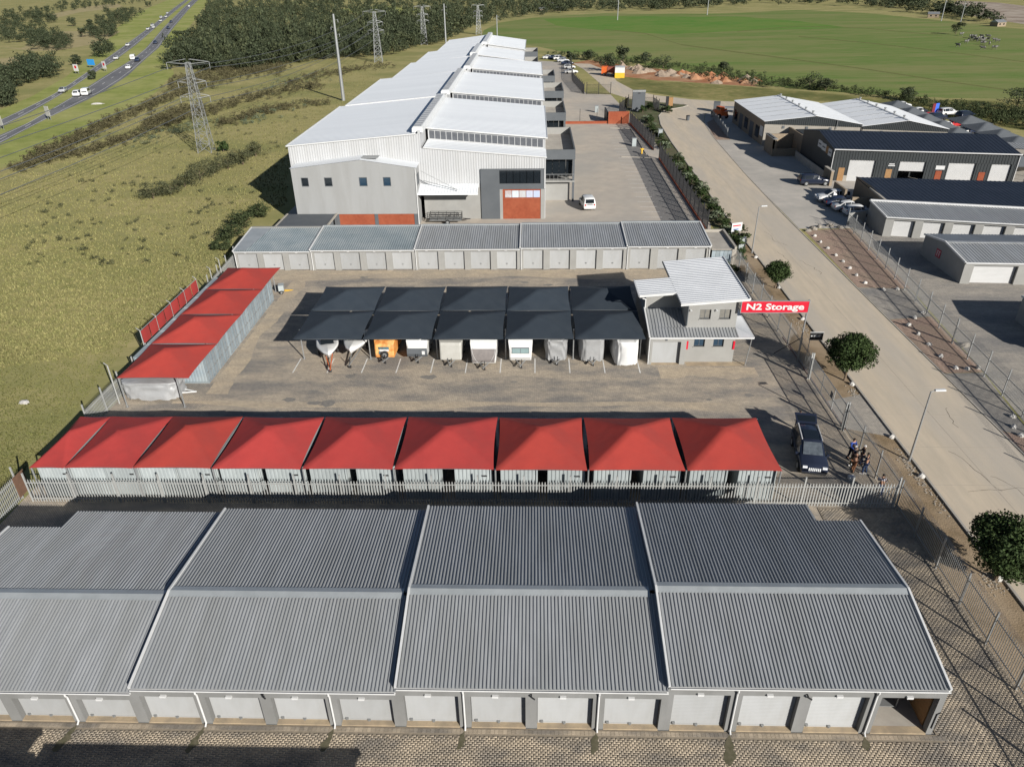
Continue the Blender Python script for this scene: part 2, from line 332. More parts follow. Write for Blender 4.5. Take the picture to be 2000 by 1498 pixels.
# warehouse yard
sheet('warehouse_yard', [(-36, 88.25), (23.75, 88.25), (23.75, 96), (24.2, 98), (24.2, 150), (24.2, 172), (22.6, 184), (21, 213), (14.4, 215), (12, 290), (-6, 300), (-30, 300), (-36, 140)], .008, K['yard2'])
sheet('parking_bays', [(17.6, 89), (21.4, 89), (21.4, 137), (20.9, 165), (18.2, 165), (18.0, 130)], .014, K['bays'])
bl = MB()
for k in range(27):
    bl.box(15.6, 91+2.6*k, .0185, 18.1, 91.09+2.6*k, .0205)
bl.build('bay_line', K['mark'], bpy.data.objects['parking_bays'])
sheet('planting_bed', [(24.25, 96.1), (27.0, 96.1), (27.05, 110), (27.4, 150), (27.9, 169), (29.0, 180), (31.2, 187.3), (36.5, 191.8), (38.3, 194), (37.3, 195.5), (31, 199.9), (25, 205), (23.2, 190), (24.25, 172)], .02, mat('mulch_bed', (.12, .10, .06), (.075, .07, .035), 1.6, 1, bump=.7, bscale=6, big=(.06, .085, .025), bigscale=.4, bigamt=.8))
kerb('kerb', [(21.6, 92), (21.6, 137.5), (18.6, 138.3), (16.2, 138.6)], .18, .12)
kerb('kerb', [(21.1, 140.6), (21.0, 165), (16.6, 166)], .18, .12)

# pasture, earth strip and open ground beyond the warehouses
past = [G(*p) for p in ((1052, 92), (1130, 108), (1215, 118), (1320, 140), (1440, 160), (1560, 175), (1700, 185), (1850, 192), (2050, 195), (2300, 200), (2300, 90), (2000, 58), (1850, 42), (1700, 27), (1560, 20), (1420, 27), (1300, 28), (1180, 27), (1060, 33), (975, 45), (945, 60), (940, 75))]
sheet('pasture', past, .010, K['pasture'])
sheet('pasture_strip', [G(*p) for p in ((1060, 38), (1180, 32), (1300, 33), (1440, 33), (1560, 42), (1660, 55), (1560, 58), (1430, 62), (1300, 68), (1180, 60), (1090, 52))], .014,
      mat('lush_pasture', (.09, .19, .034), (.13, .20, .05), .1, 1, bump=.4, bscale=1.5, big=(.16, .205, .055), bigscale=.02, bigamt=.6, spec=.05))
dg = mat('dark_grass_track', (.115, .13, .042), (.15, .15, .058), .4, 1, bump=.5, bscale=2, spec=.05)
def track(pts, w):
    a = [G(u, v-w) for u, v in pts]; b = [G(u, v+w) for u, v in pts]
    sheet('field_track', a+b[::-1], .016, dg)
track([(1330, 88), (1420, 100), (1560, 118), (1700, 137), (1850, 160), (2080, 192)], .9); track([(1560, 72), (1700, 85), (1850, 102), (2080, 132)], .6); track([(1180, 58), (1260, 66), (1330, 88)], .5); track([(1440, 62), (1560, 52), (1680, 55), (1840, 70)], .45)
sheet('quarry_slope', [G(*p) for p in ((1845, 22), (1900, 32), (1960, 42), (2080, 60), (2080, 22), (1950, 6), (1870, 2))], .02, mat('quarry_rubble', (.30, .235, .175), (.17, .13, .10), .25, 1, bump=1, bscale=.6, big=(.42, .36, .29), bigscale=.06, bigamt=.8, detail=12))
K['redsoil'] = mat('red_soil', (0.36, 0.156, 0.078), (0.252, 0.114, 0.06), .7, 1, bump=.8, bscale=4, big=(0.432, 0.288, 0.18), bigscale=.12, bigamt=.7, spec=.05)
sheet('earth_strip', [G(*p) for p in ((1112, 125), (1150, 118), (1185, 122), (1230, 130), (1330, 140), (1450, 155), (1480, 170), (1400, 165), (1300, 158), (1230, 160), (1215, 150), (1175, 140))], .012, K['redsoil'])
sheet('open_ground', [G(*p) for p in ((1196, 166), (1216, 150), (1300, 160), (1400, 166), (1560, 178), (1700, 190), (1850, 196), (2100, 200), (2100, 270), (1900, 240), (1700, 205), (1560, 195), (1430, 197), (1330, 190), (1245, 178))], .014,
      mat('rank_grass', (.29, .24, .105), (.155, .165, .055), .5, 1, bump=.9, bscale=2, big=(.09, .105, .035), bigscale=.07, bigamt=.8, spec=.05, detail=8))

# motorway: two carriageways with lane lines and mown verges
def strip_px(name, e1, e2, z, m):
    a = [G(*p) for p in e1]; b = [G(*p) for p in e2]
    return sheet(name, a+b[::-1], z, m)
FAR_F = [(-60, 262), (0, 235), (80, 198), (120, 176), (172, 140), (240, 92), (300, 48), (340, 16), (362, 0), (380, -12)]
FAR_N = [(-60, 277), (0, 249), (60, 220), (128, 180), (176, 148), (226, 118), (266, 88), (312, 48), (350, 16), (370, 0), (386, -12)]
NEAR_F = [(-60, 294), (0, 264), (56, 240), (144, 188), (200, 152), (256, 118), (284, 96), (320, 54), (358, 16), (376, 0), (391, -12)]
NEAR_N = [(-60, 312), (0, 281), (50, 254), (100, 228), (170, 196), (208, 176), (250, 148), (280, 120), (310, 94), (338, 56), (368, 20), (388, 0), (400, -12)]
sheet('motorway_verge', [G(*p) for p in ((-60, 400), (0, 330), (80, 300), (170, 250), (250, 215), (300, 185), (340, 145), (330, 110), (345, 90), (372, 50), (405, 8), (412, -12), (370, -12), (330, 0), (270, 25), (215, 65), (190, 100), (130, 150), (60, 190), (0, 215), (-60, 245))], .006, K['verge_grass'])
strip_px('motorway', FAR_F, FAR_N, .016, K['asphalt']); strip_px('motorway', NEAR_F, NEAR_N, .016, K['asphalt'])
def along(pl, step):
    pl = [Vector(p) for p in pl]; out = []; acc = 0
    for a, b in zip(pl[:-1], pl[1:]):
        L = (b-a).length; n = max(1, int(L/step))
        for i in range(n): out.append((a.lerp(b, i/n), (b-a).normalized()))
    return out
def mid(e1, e2, k, n=40):
    def samp(e):
        P = [Vector(G(*p)) for p in e]; L = [0]
        for a, b in zip(P[:-1], P[1:]): L.append(L[-1]+(b-a).length)
        res = []
        for i in range(n):
            t = L[-1]*i/(n-1); j = max(q for q in range(len(L)) if L[q] <= t+1e-6); j = min(j, len(P)-2)
            res.append(P[j].lerp(P[j+1], (t-L[j])/(L[j+1]-L[j])))
        return res
    return [a.lerp(b, k) for a, b in zip(samp(e1), samp(e2))]
FARC, NEARC = mid(FAR_F, FAR_N, .5), mid(NEAR_F, NEAR_N, .5)
for nm, e1, e2 in (('motorway', FAR_F, FAR_N), ('motorway.001', NEAR_F, NEAR_N)):
    lm = MB()
    for i, (p, d_) in enumerate(along(mid(e1, e2, .46), 6)):
        if i % 2 == 0: lm.bar((p.x, p.y, .021), (p.x+d_.x*4.0, p.y+d_.y*4.0, .021), .16, .006)
    for k in (.10, .86):
        pl = mid(e1, e2, k)
        for a, b in zip(pl[:-1], pl[1:]): lm.bar((a.x, a.y, .021), (b.x, b.y, .021), .13, .006)
    lm.build('lane_line', K['mark'], bpy.data.objects[nm])

# near block paving laid in herringbone, every block modelled
def herringbone(name, regions, c, zt, m, parent):
    L = []
    for (x0, y0, x1, y1) in regions:
        nxx, nyy = int((x1-x0)/c), int((y1-y0)/c)
        cc, rr = np.meshgrid(np.arange(nxx), np.arange(nyy)); k = (cc-rr) % 4
        h = (k == 0); v = (k == 2)
        for msk, dx, dy in ((h, 2, 1), (v, 1, 2)):
            px, py = x0+cc[msk]*c, y0+(rr[msk]-(dy-1))*c
            L.append(np.stack([px, py, px+dx*c, py+dy*c], -1))
    R = np.concatenate(L); n = len(R); g = .0028; bv = .004
    z = zt+RNG.normal(0, .0007, n); tx, ty = RNG.normal(0, .0006, (2, n))
    x0, y0, x1, y1 = R.T; x0 = x0+g; y0 = y0+g; x1 = x1-g; y1 = y1-g
    def ring(i, zz_):
        return [np.stack([x0+i, y0+i, zz_-tx-ty], -1), np.stack([x1-i, y0+i, zz_+tx-ty], -1), np.stack([x1-i, y1-i, zz_+tx+ty], -1), np.stack([x0+i, y1-i, zz_-tx+ty], -1)]
    V = np.stack(ring(bv, z)+ring(0, z-.02), 1).reshape(-1, 3)
    b = np.arange(n)[:, None]*8
    F = np.concatenate([b+np.array(f) for f in ((0, 1, 2, 3), (4, 5, 1, 0), (5, 6, 2, 1), (6, 7, 3, 2), (7, 4, 0, 3))])
    return tag(mesh_obj(name, npmesh(name, V, F, m), parent), kind='stuff')
pb = mat('paving_block', (.43, .355, .262), (.335, .28, .21), 1.2, .95, bump=.3, bscale=30, big=(.165, .15, .132), bigscale=.8, bigamt=.85, stretch=(.5, 1, 1), detail=8)
_n = pb.node_tree.nodes; _l = pb.node_tree.links; _b = _n['Principled BSDF']; _s = _b.inputs['Base Color'].links[0].from_socket
_g = _n.new('ShaderNodeNewGeometry'); _h = _n.new('ShaderNodeHueSaturation'); _m = _n.new('ShaderNodeMapRange'); _m.inputs[3].default_value = .84; _m.inputs[4].default_value = 1.12
_l.new(_g.outputs['Random Per Island'], _m.inputs[0]); _l.new(_m.outputs[0], _h.inputs['Value']); _l.new(_s, _h.inputs['Color']); _l.new(_h.outputs[0], _b.inputs['Base Color'])
sheet('paving_bed', rect(-36, 15, 23.7, 21.72), .0455, mat('joint_sand', (.27, .225, .17), (.20, .17, .13), 3, 1), bpy.data.objects['yard_paving'])
sheet('paving_bed', rect(18.6, 21.72, 23.7, 38.0), .0455, bpy.data.materials['joint_sand'], bpy.data.objects['yard_paving'])
herringbone('paving_block', [(-36, 16.5, 23.6, 21.4), (18.65, 21.4, 23.66, 37.98)], .105, .05, pb, bpy.data.objects['yard_paving'])
# soldier course of blocks before the garage doors
sc = MB()
for i in range(250): sc.box(-31+.2*i+.006, 21.5-.07, .02, -31+.2*i+.194, 21.5+.15, .056)
sc.build('edging_block', pb, bpy.data.objects['yard_paving'])
bpy.data.objects['edging_block']['kind'] = 'stuff'
# white bay lines in front of the charcoal canopies
ym = MB()
for k in range(11): ym.box(-21.35+3.07*k-.05, 56.2, .016, -21.35+3.07*k+.05, 58.9, .019)
ym.build('bay_line', K['mark'], bpy.data.objects['yard_paving'])

# cracks in the worn end of the road
ck = MB(); r = random.Random(14)
for (x, y, dx, dy, n) in ((30.2, 44.5, .12, -.5, 9), (31.6, 41.5, .2, -.55, 8), (29.2, 39.8, .7, .1, 7), (32.5, 38.6, .6, -.2, 6), (33.0, 50.5, -.1, -.5, 7), (30.0, 87, .05, -.6, 10), (31.8, 84, .15, -.6, 8), (30.6, 95, .1, -.7, 8)):
    p = (x, y)
    for _ in range(n):
        q = (p[0]+dx+r.gauss(0, .16), p[1]+dy+r.gauss(0, .16)); ck.bar((*p, .0195), (*q, .0195), r.uniform(.02, .05), .004); p = q
ck.build('crack', mat('crack_dark', (.16, .135, .105), (.12, .10, .08), 3, 1), bpy.data.objects['road'])  # cracks drawn as thin dark bars

# damp green stains where the downpipes empty, oil spots in the yard
sm = mat('damp_stain', (.085, .08, .045), (.13, .115, .075), 5, .8); r = random.Random(4)
for k in range(8):
    x = -18.55-4*3.0793+3.0793*(1+2*k)-.02; b = MB(); pts = []
    L = r.uniform(.6, 1.5)
    for i in range(22):
        a = math.pi*2*i/22; pts.append((x-.25*L+math.cos(a)*(.10+.16*L*(1-math.sin(a))*.5)*r.uniform(.45, 1.3)+.3*L*(math.sin(a)+1)*.35, 21.55-L*.5+math.sin(a)*L*.5, .0575))
    b.poly(pts).build('damp_stain', sm, bpy.data.objects['yard_paving'])
os_ = mat('oil_stain', (.17, .16, .145), (.24, .22, .19), 4, .7)
for k in range(26):
    x, y, q = r.uniform(-26, 20), r.choice((r.uniform(46.5, 56), r.uniform(70.5, 80))), r.uniform(.12, .5); MB().poly([(x+math.cos(a)*q*r.uniform(.6, 1.3)*1.5, y+math.sin(a)*q*r.uniform(.6, 1.2), .0135) for a in (6.283*i/12 for i in range(12))]).build('oil_stain', os_, bpy.data.objects['yard_paving'])

# wind blown sand along the yard edges
K['sand'] = paver_mat('sandy_paving', (.50, .415, .305), (.42, .35, .265), (.62, .6, .57), (.34, .30, .245), .7, bigscale=.5)
def drift(x0, y0, x1, y1, amp, z=.0125):
    n = 34; pts = []
    for i in range(n+1): k = i/n; pts.append((x0+(x1-x0)*k, y0+amp*(math.sin(9*k+x0)*.5+math.sin(23*k+1)*.3+r.gauss(0, .12))))
    for i in range(n+1): k = 1-i/n; pts.append((x0+(x1-x0)*k, y1+.12*amp*math.sin(17*k)))
    MB().poly([(x, y, z) for x, y in pts]).build('sand_drift', K['sand'], bpy.data.objects['yard_paving'])
drift(-34.5, 78.6, 22, 81.2, .8); drift(-30, 50.4, 16.5, 51.3, .7); drift(11, 55.4, 19.5, 57.3, .5)
n = 30; pts = [(-27.7, 52.5), (-27.7, 78)]+[(-26.2+.6*(math.sin(8*k)*.5+math.sin(19*k)*.4+r.gauss(0, .15)), 78-25.5*k) for k in (i/n for i in range(n+1))]
MB().poly([(x, y, .0128) for x, y in pts]).build('sand_drift', K['sand'], bpy.data.objects['yard_paving'])
# ================================================================ shared pieces
def slat_door(w, h, m='door', n=None, t=.03):
    """roller door mesh with horizontal slats, origin at bottom centre, facing -Y"""
    n = n or max(8, int(h/.085)); b = MB()
    for i in range(n):
        z0, z1 = h*i/n, h*(i+1)/n
        b.add([(-w/2, 0, z0), (w/2, 0, z0), (w/2, -t, z0+(z1-z0)*.3), (-w/2, -t, z0+(z1-z0)*.3), (w/2, -t, z0+(z1-z0)*.8), (-w/2, -t, z0+(z1-z0)*.8), (w/2, 0, z1), (-w/2, 0, z1)],
              [(0, 1, 2, 3), (3, 2, 4, 5), (5, 4, 6, 7)])
    b.box(-w/2, -t-.01, 0, w/2, .0, .07)
    return b.mesh('roller_door', K[m])
def lightbox_mesh():
    return MB().box(-.14, -.10, -.05, .14, 0, .07).mesh('door_light', K['trim'])
DOOR_ME = slat_door(2.5, 2.15); LIGHT_ME = lightbox_mesh(); LOCK_ME = MB().box(-.07, -.06, -.06, .07, 0, .06).box(-.03, -.09, -.03, .03, -.06, .03).mesh('door_lock', K['galv'])
def downpipe(x, y, ztop, parent, kick=.18):
    b = MB(); b.bar((x, y-.02, ztop-.05), (x, y-.28, ztop-.05), .10, .10) if False else None
    b.tube((x, y-kick-.12, ztop), (x, y-kick-.12, ztop-.14), .045, n=8)
    b.tube((x, y-kick-.12, ztop-.12), (x, y-.07, ztop-.30), .045, n=8)
    b.tube((x, y-.07, ztop-.28), (x, y-.07, .16), .045, n=8)
    b.tube((x, y-.07, .18), (x, y-.22, .08), .045, n=8)
    return b.build('downpipe', K['trim'], parent)

# ================================================================ front garage building
fb = thing('garage_building', 'long grey garage building with ribbed double pitched roof across the bottom', 'garage building', (0, 21.76, 0))
UW = 3.0793; FX0 = -18.55-4*UW
EAV = [2.26, 2.54, 2.84, 3.16]; RIS = 1.12; YR, YB_ = 26.62-21.76, 33.89-21.76; NY = 32.25-21.76
SW = 4*UW
gut = .06
wall = MB()
for s in range(4):
    xa = FX0+s*SW; xb = xa+SW; e = EAV[s]
    for u in range(4):
        x = xa+u*UW
        wall.box(x if u else x+.001, 0, 0, x+.27, .30, e-.60); wall.box(x+UW-.27, 0, 0, x+UW-.001 if u == 3 else x+UW, .30, e-.60)
        if not (s == 3 and u == 3):
            wall.box(x+.27, .40, 0, x+.30, 1.2, 2.2)
    wall.box(xa+.001, 0, e-.60, xb-.001, .30, e-.04)
    # gable / party wall between sections
    bk = NY if s == 0 else YB_
    wall.extr([(.30, 0), (YB_ if s else NY, 0), (YB_ if s else NY, e+.02), (YR, e+RIS-.12), (.30, e-.06)], 'x', xa+.002, xa+.2)
# end wall on the right and the back wall
e = EAV[3]
wall.extr([(.30, 0), (NY, 0), (NY, e+.1), (YR, e+RIS-.12), (.30, e-.06)], 'x', FX0+4*SW-.2, FX0+4*SW-.002)
wall.box(-27.7, YB_-.2, 0, 16.0, YB_-.001, 2.2); wall.box(FX0, NY-.2, 0, -27.7, NY-.001, 2.2); wall.box(16.0, NY-.2, 0, FX0+4*SW, NY-.001, 2.4)
wall.box(16.0-.2, NY, 0, 16.0, YB_-.2, 2.4); wall.box(-27.7, NY, 0, -27.5, YB_-.2, 2.2)
wall.build('wall', K['plaster'], fb)
for s in range(4):
    xa = FX0+s*SW; xb = xa+SW; e = EAV[s]; zr = e+RIS; zb = zr-.72
    ze = e+.02
    r = MB().corr((xa, -gut, ze), (xb, -gut, ze), (xb, YR-.12, zr-.02), (xa, YR-.12, zr-.02), .175, .055)
    r.build('roof_slope', K['roof'], fb)
    slope = (zr-zb)/(YB_-YR); zat = lambda y: zr-(y-YR)*slope
    r = MB()
    segs = [(xa, xb, YB_)]
    if s == 0: segs = [(xa, -27.7, NY), (-27.7, xb, YB_)]
    if s == 3: segs = [(xa, 16.0, YB_), (16.0, xb, NY)]
    for a, b, yb in segs:
        yb += .12
        r.corr((b, yb, zat(yb)), (a, yb, zat(yb)), (a, YR+.12, zr-.02), (b, YR+.12, zr-.02), .175, .055)
    r.build('roof_slope', K['roof'], fb)
    rc = MB().add([(xa+.02, YR-.34, zr-.02), (xb-.3*(s < 3), YR-.34, zr-.02), (xb-.3*(s < 3), YR, zr+.09), (xa+.02, YR, zr+.09), (xb-.3*(s < 3), YR+.34, zr+.02), (xa+.02, YR+.34, zr+.02)], [(0, 1, 2, 3), (3, 2, 4, 5)])
    rc.build('ridge_cap', K['ridge'], fb)
    # white barge flashing on the left edge of each section, and on the far right end
    edges = [xa] + ([xb] if s == 3 else [])
    for k, x in enumerate(edges):
        b = MB(); yb = (YB_ if (x == xa and s > 0) else NY)+.12
        b.bar((x, -gut, ze+.0), (x, YR, zr+.03), .10, .2); b.bar((x, YR, zr+.03), (x, yb, zat(yb)+.0), .10, .2)
        b.build('barge_board', K['trim'], fb)
    gt = MB().box(xa+.05, -gut-.10, ze-.10, xb-.02, -gut, ze-.088).box(xa+.05, -gut-.10, ze-.10, xb-.02, -gut-.085, ze-.01).box(xa+.05, -gut-.005, ze-.10, xb-.02, -gut+.01, ze-.03)
    gt.build('gutter', K['trim'], fb)
    
    for u in range(4):
        x = xa+(u+.5)*UW
        if not (s == 3 and u == 3):
            d = mesh_obj('roller_door', DOOR_ME, fb, (x, .30, .1)); d.scale.z = (e-.66)/2.15
            mesh_obj('door_lock', LOCK_ME, d, (-1.05, -.03, .12)); mesh_obj('door_lock', LOCK_ME, d, (.0, -.03, .04))
            sl_ = MB().box(x-1.27, -.02, 0, x+1.27, .34, .1).build('door_sill', K['sill'], fb)
        else:
            MB().box(x-1.27, -.02, 0, x+1.27, .35, .1).build('door_sill', K['sill'], fb)
        mesh_obj('door_light', LIGHT_ME, fb, (x-.1, -.002, e-.52))
        if u in (1, 3): downpipe(x-UW/2-.02, 0, e-.06, fb, .02)
# small black camera under some eaves
for x, e_ in ((FX0+1.0*UW, 2.3), (FX0+6*UW, 2.5), (FX0+10*UW, 2.7), (FX0+14*UW, 2.95)):
    MB().box(x-.03, -.16, e_-.25, x+.03, 0, e_-.2).tube((x-.03, -.12, e_-.26), (x+.16, -.22, e_-.32), .04, n=6).build('security_camera', K['black'], fb)
# the open unit at the right end
ox = FX0+15*UW
MB().box(ox+.22, .36, .02, ox+UW-.22, 5.0, .10).build('unit_floor', K['concrete'], fb)
MB().box(ox+.16, .4, .1, ox+.22, 5.0, 2.8).build('unit_wall', K['plaster_light'], fb)
MB().box(ox+UW-.27, .4, .1, ox+UW-.21, 3.2, 2.2).build('plywood_lining', K['wood'], fb)
MB().box(ox+.2, 4.9, .1, ox+UW-.2, 5.0, 2.8).build('unit_wall', K['plaster'], fb)
MB().tube((ox+.3, .42, 2.62), (ox+UW-.3, .42, 2.62), .14, n=10).build('door_roll', K['door'], fb)
hd = MB().bar((FX0+16*UW-.13, -.03, .5), (FX0+16*UW-.13, -.03, 1.5), .03).bar((FX0+16*UW-.13, -.03, 1.5), (FX0+16*UW+.02, -.03, 1.62), .03).build('wall_hook', K['black'], fb)
# things stored in the open unit
shelf = thing('storage_shelf', 'steel shelf of boxes inside the open garage unit at bottom right', 'shelf', (ox+1.15, 21.76+1.55, .1))
MB().box(-.85, -.25, .9, .85, .25, .94).box(-.85, -.25, .1, .85, .25, .14).box(-.85, -.25, 0, -.81, -.21, 1.7).box(.81, -.25, 0, .85, -.21, 1.7).box(-.85, .21, 0, -.81, .25, 1.7).box(.81, .21, 0, .85, .25, 1.7).box(-.85, -.25, 1.5, .85, .25, 1.54).build('shelf_frame', K['galv'], shelf)
for i, (x, c, lab) in enumerate(((-.6, 'signred', 'red carton on the steel shelf in the open garage unit'), (-.15, 'white', 'white carton on the steel shelf in the open garage unit'), (.3, 'orange', 'orange crate on the steel shelf in the open garage unit'), (.65, 'black', 'black bag on the steel shelf in the open garage unit'))):
    b = MB().box(-.19, -.2, 0, .19, .2, .34).box(-.20, -.21, .30, .20, .21, .36)
    tag(b.build('storage_carton', K[c], None, (ox+1.15+x, 21.76+1.52, 1.045)), lab, 'carton')

# ================================================================ shade canopies
def canopy_mesh(w, d, hp, sag, n=14, ins=.10):
    u = np.linspace(-1, 1, n+1); U, Vv = np.meshgrid(u, u)
    rr = np.maximum(np.abs(U), np.abs(Vv))
    Z = hp*(1-rr)
    # scalloped edge: cloth is pulled in between corners
    X = U*w/2*(1-ins/ w*(1-Vv**2)*np.abs(U)*2); Y = Vv*d/2*(1-ins/d*(1-U**2)*np.abs(Vv)*2)
    Z = Z - sag*np.sin(np.pi*np.clip(rr, 0, 1))*.5
    V = np.stack([X, Y, Z], -1).reshape(-1, 3); N = n+1
    idx = np.arange(N*N).reshape(N, N); q = np.stack([idx[:-1, :-1], idx[:-1, 1:], idx[1:, 1:], idx[1:, :-1]], -1)
    # split quads on the diagonals so the hips stay crisp
    tris = []
    for i in range(n):
        for j in range(n):
            a, b, c, d_ = q[i, j]
            if (i < n/2) == (j < n/2): tris += [(a, b, c), (a, c, d_)]
            else: tris += [(a, b, d_), (b, c, d_)]
    return V, np.array(tris)
def canopy(label, x0, x1, y0, y1, z, hp, cloth, group, posts, posth, cat='shade canopy', frame='dgrey', name='shade_canopy', gap=.11):
    w, d = x1-x0, y1-y0
    t = thing(name, label, cat, ((x0+x1)/2, (y0+y1)/2, 0), 0, group)
    V, F = canopy_mesh(w-gap, d-.08, hp, .07)
    top = V+np.array([0, 0, z]); bot = top-np.array([0, 0, .02]); n = len(V)
    f = mesh_obj('cloth', npmesh('cloth', np.concatenate([top, bot]), np.concatenate([F, F[:, ::-1]+n]), K[cloth]), t)
    ed = MB(); c = [(-w/2+.22, -d/2+.2), (w/2-.22, -d/2+.2), (w/2-.22, d/2-.2), (-w/2+.22, d/2-.2)]
    for a, b in zip(c, c[1:]+c[:1]): ed.tube((*a, z-.07), (*b, z-.07), .035, n=6)
    for a in c: ed.tube((a[0]*.97, a[1]*.97, z-.09), (0, 0, z+hp-.30), .03, n=6)
    ed.build('roof_frame', K[frame], t)
    for (px, py) in posts:
        MB().tube((px-(x0+x1)/2, py-(y0+y1)/2, 0), (px-(x0+x1)/2, py-(y0+y1)/2, posth), .055, n=8).box(px-(x0+x1)/2-.12, py-(y0+y1)/2-.12, 0, px-(x0+x1)/2+.12, py-(y0+y1)/2+.12, .025).build('post', K['galv'], t)
    return t
CXF = [-33.3, -30.95, -26.35, -21.15, -15.15, -9.1, -2.5, 3.55, 9.85, 16.0]
CCL = ['red', 'red', 'red2', 'red', 'red', 'red', 'red2', 'red2', 'red2']
for i in range(9):
    a, b = CXF[i], CXF[i+1]
    posts = [(a+.03, 38.42), (a+.03, 44.5)] + ([(b-.06, 38.42), (b-.06, 44.5)] if i == 8 else [])
    canopy(f'{ORD[i]} red shade canopy from the grass end, over the front container row', a, b, 38.2, 44.6, 2.78+.02*(i % 3), 1.25 if i > 1 else .8, CCL[i], 'red canopies over the front container row', posts, 2.74, gap=.04 if i < 3 else .13)
for i in range(4):
    y0 = 50.25+6.16*i
    canopy(f'{ORD[i]} red shade canopy from the covered boat, over the side container column', -33.5, -27.55, y0, y0+6.16, 2.80, 1.15, 'red2', 'red canopies over the side container column', [(-33.4, y0+.15), (-28.6, y0+.15)] + ([(-33.4, y0+6.05), (-28.6, y0+6.05)] if i == 3 else []), 2.76)
DX = [-21.1, -14.95, -8.8, -2.55, 3.55, 9.75]
for r in range(2):
    for i in range(5):
        y0 = 56.8+6.03*r
        canopy(f'{ORD[i]} charcoal shade canopy from the containers, in the {"front" if r == 0 else "back"} row of five', DX[i], DX[i+1], y0, y0+6.0, 3.0+.03*((i+r) % 2), .95, 'navy', 'charcoal canopies over the parked caravans', [(DX[i]+.05, 58.9 if r == 0 else y0+5.8)] + ([(DX[5]-.12, 58.9 if r == 0 else y0+5.8)] if i == 4 else []), 2.96)
        b = MB().tube((DX[i]+.05, 56.9, 2.9), (DX[i]+.05, 62.7, 2.9), .05, n=6) if r == 0 else None

# ================================================================ shipping containers
def container_parts(mname, w=2.44, L=6.06, h=2.59):
    """blank end at -Y, doors at +Y, origin at base centre"""
    me = {}
    b = MB(); ww, ll = w/2-.05, L/2-.05
    def side(p, q, n, dep):
        p, q = Vector(p), Vector(q); d = (q-p); nn = Vector((d.y, -d.x, 0)).normalized()
        pts = []
        for i in range(n):
            for k, o in ((0, 0), (.30, 0), (.42, -dep), (.72, -dep), (.84, 0)):
                pts.append(p+d*((i+k)/n)+nn*o)
        pts.append(q)
        for a, c in zip(pts[:-1], pts[1:]): b.quad((a.x, a.y, .14), (c.x, c.y, .14), (c.x, c.y, h-.1), (a.x, a.y, h-.1))
    side((-ww, -ll, 0), (ww, -ll, 0), 9, .045); side((ww, -ll, 0), (ww, ll, 0), 22, .04); side((-ww, ll, 0), (-ww, -ll, 0), 22, .04)
    b.box(-ww, -ll, h-.12, ww, ll, h-.05); b.box(-ww, -ll, .06, ww, ll, .14)
    me['body'] = b.mesh('body', K[mname])
    f = MB()
    for sx in (-1, 1):
        for sy in (-1, 1): f.box(sx*w/2, sy*L/2, 0, sx*(w/2-.10), sy*(L/2-.10), h) if sx*sy > 0 else f.box(sx*(w/2-.10), sy*L/2, 0, sx*w/2, sy*(L/2-.10), h)
    for sy in (-1, 1):
        f.bar((-w/2+.1, sy*(L/2-.05), h-.06), (w/2-.1, sy*(L/2-.05), h-.06), .09, .11); f.bar((-w/2+.1, sy*(L/2-.05), .07), (w/2-.1, sy*(L/2-.05), .07), .09, .13)
    for sx in (-1, 1):
        f.bar((sx*(w/2-.05), -L/2+.1, h-.05), (sx*(w/2-.05), L/2-.1, h-.05), .08, .09); f.bar((sx*(w/2-.05), -L/2+.1, .08), (sx*(w/2-.05), L/2-.1, .08), .08, .15)
    me['frame'] = f.mesh('frame', K[mname])
    d = MB(); dw = w/2-.11
    d.box(.005, ll-.03, .15, dw, ll+.02, h-.13)
    for k in range(3): d.box(.10, ll+.02, .3+.72*k, dw-.1, ll+.045, .86+.72*k)
    me['door'] = d.mesh('door', K[mname])
    lb = MB().tube((0, 0, .12), (0, 0, h-.1), .022, n=6).box(-.05, -.03, 1.0, .25, .03, 1.06).box(-.05, -.04, .15, .05, .04, .27).box(-.05, -.04, h-.25, .05, .04, h-.13)
    me['bar'] = lb.mesh('locking_bar', K['galv'])
    me['plate'] = MB().box(-.16, -.012, -.05, .16, 0, .05).mesh('number_plate', K['black'])
    return me
def container(me, label, loc, rz, group, sxy=(1, 1, 1), plate=False, doors=True):
    t = thing('shipping_container', label, 'container', loc, rz, group); t.scale = sxy
    mesh_obj('body', me['body'], t); mesh_obj('frame', me['frame'], t)
    for s in (0, 1):
        d = mesh_obj('door', me['door'], t)
        if s: d.scale.x = -1
        for k in (.38, .90): mesh_obj('locking_bar', me['bar'], d, (k, 3.06, 0))
    if plate: mesh_obj('number_plate', me['plate'], t, (.75, -3.03, 1.9))
    return t
C1 = container_parts('cont'); C2 = container_parts('cont2')
slots = []
slots.append((CXF[0]+1.2, 2.15))
for i in range(1, 9):
    a, b = CXF[i], CXF[i+1]; cw = b-a
    if i <= 2: wc = (cw-.22-.1*(i == 2))/2; slots += [(a+.08+wc/2, wc), (b-.10-wc/2, wc)]
    else:
        g = cw-4.88
        slots += [(a+g*.30+1.22, 2.44), (b-g*.14-1.22, 2.44)]
for k, (x, wc) in enumerate(slots):
    container(C1, f'pale container, {ORD[k]} from the grass end of the front canopy row', (x, 38.75+3.03, .012), 0, 'containers under the front red canopies', (wc/2.44, 1, 1), plate=k % 2 == 0)
for k in range(7):
    y = 55.5+2.62*k
    container(C2, f'blue grey container with doors to the yard, {ORD[k]} from the covered boat', (-28.05-3.03, y, .012), -math.pi/2, 'containers under the side red canopies')

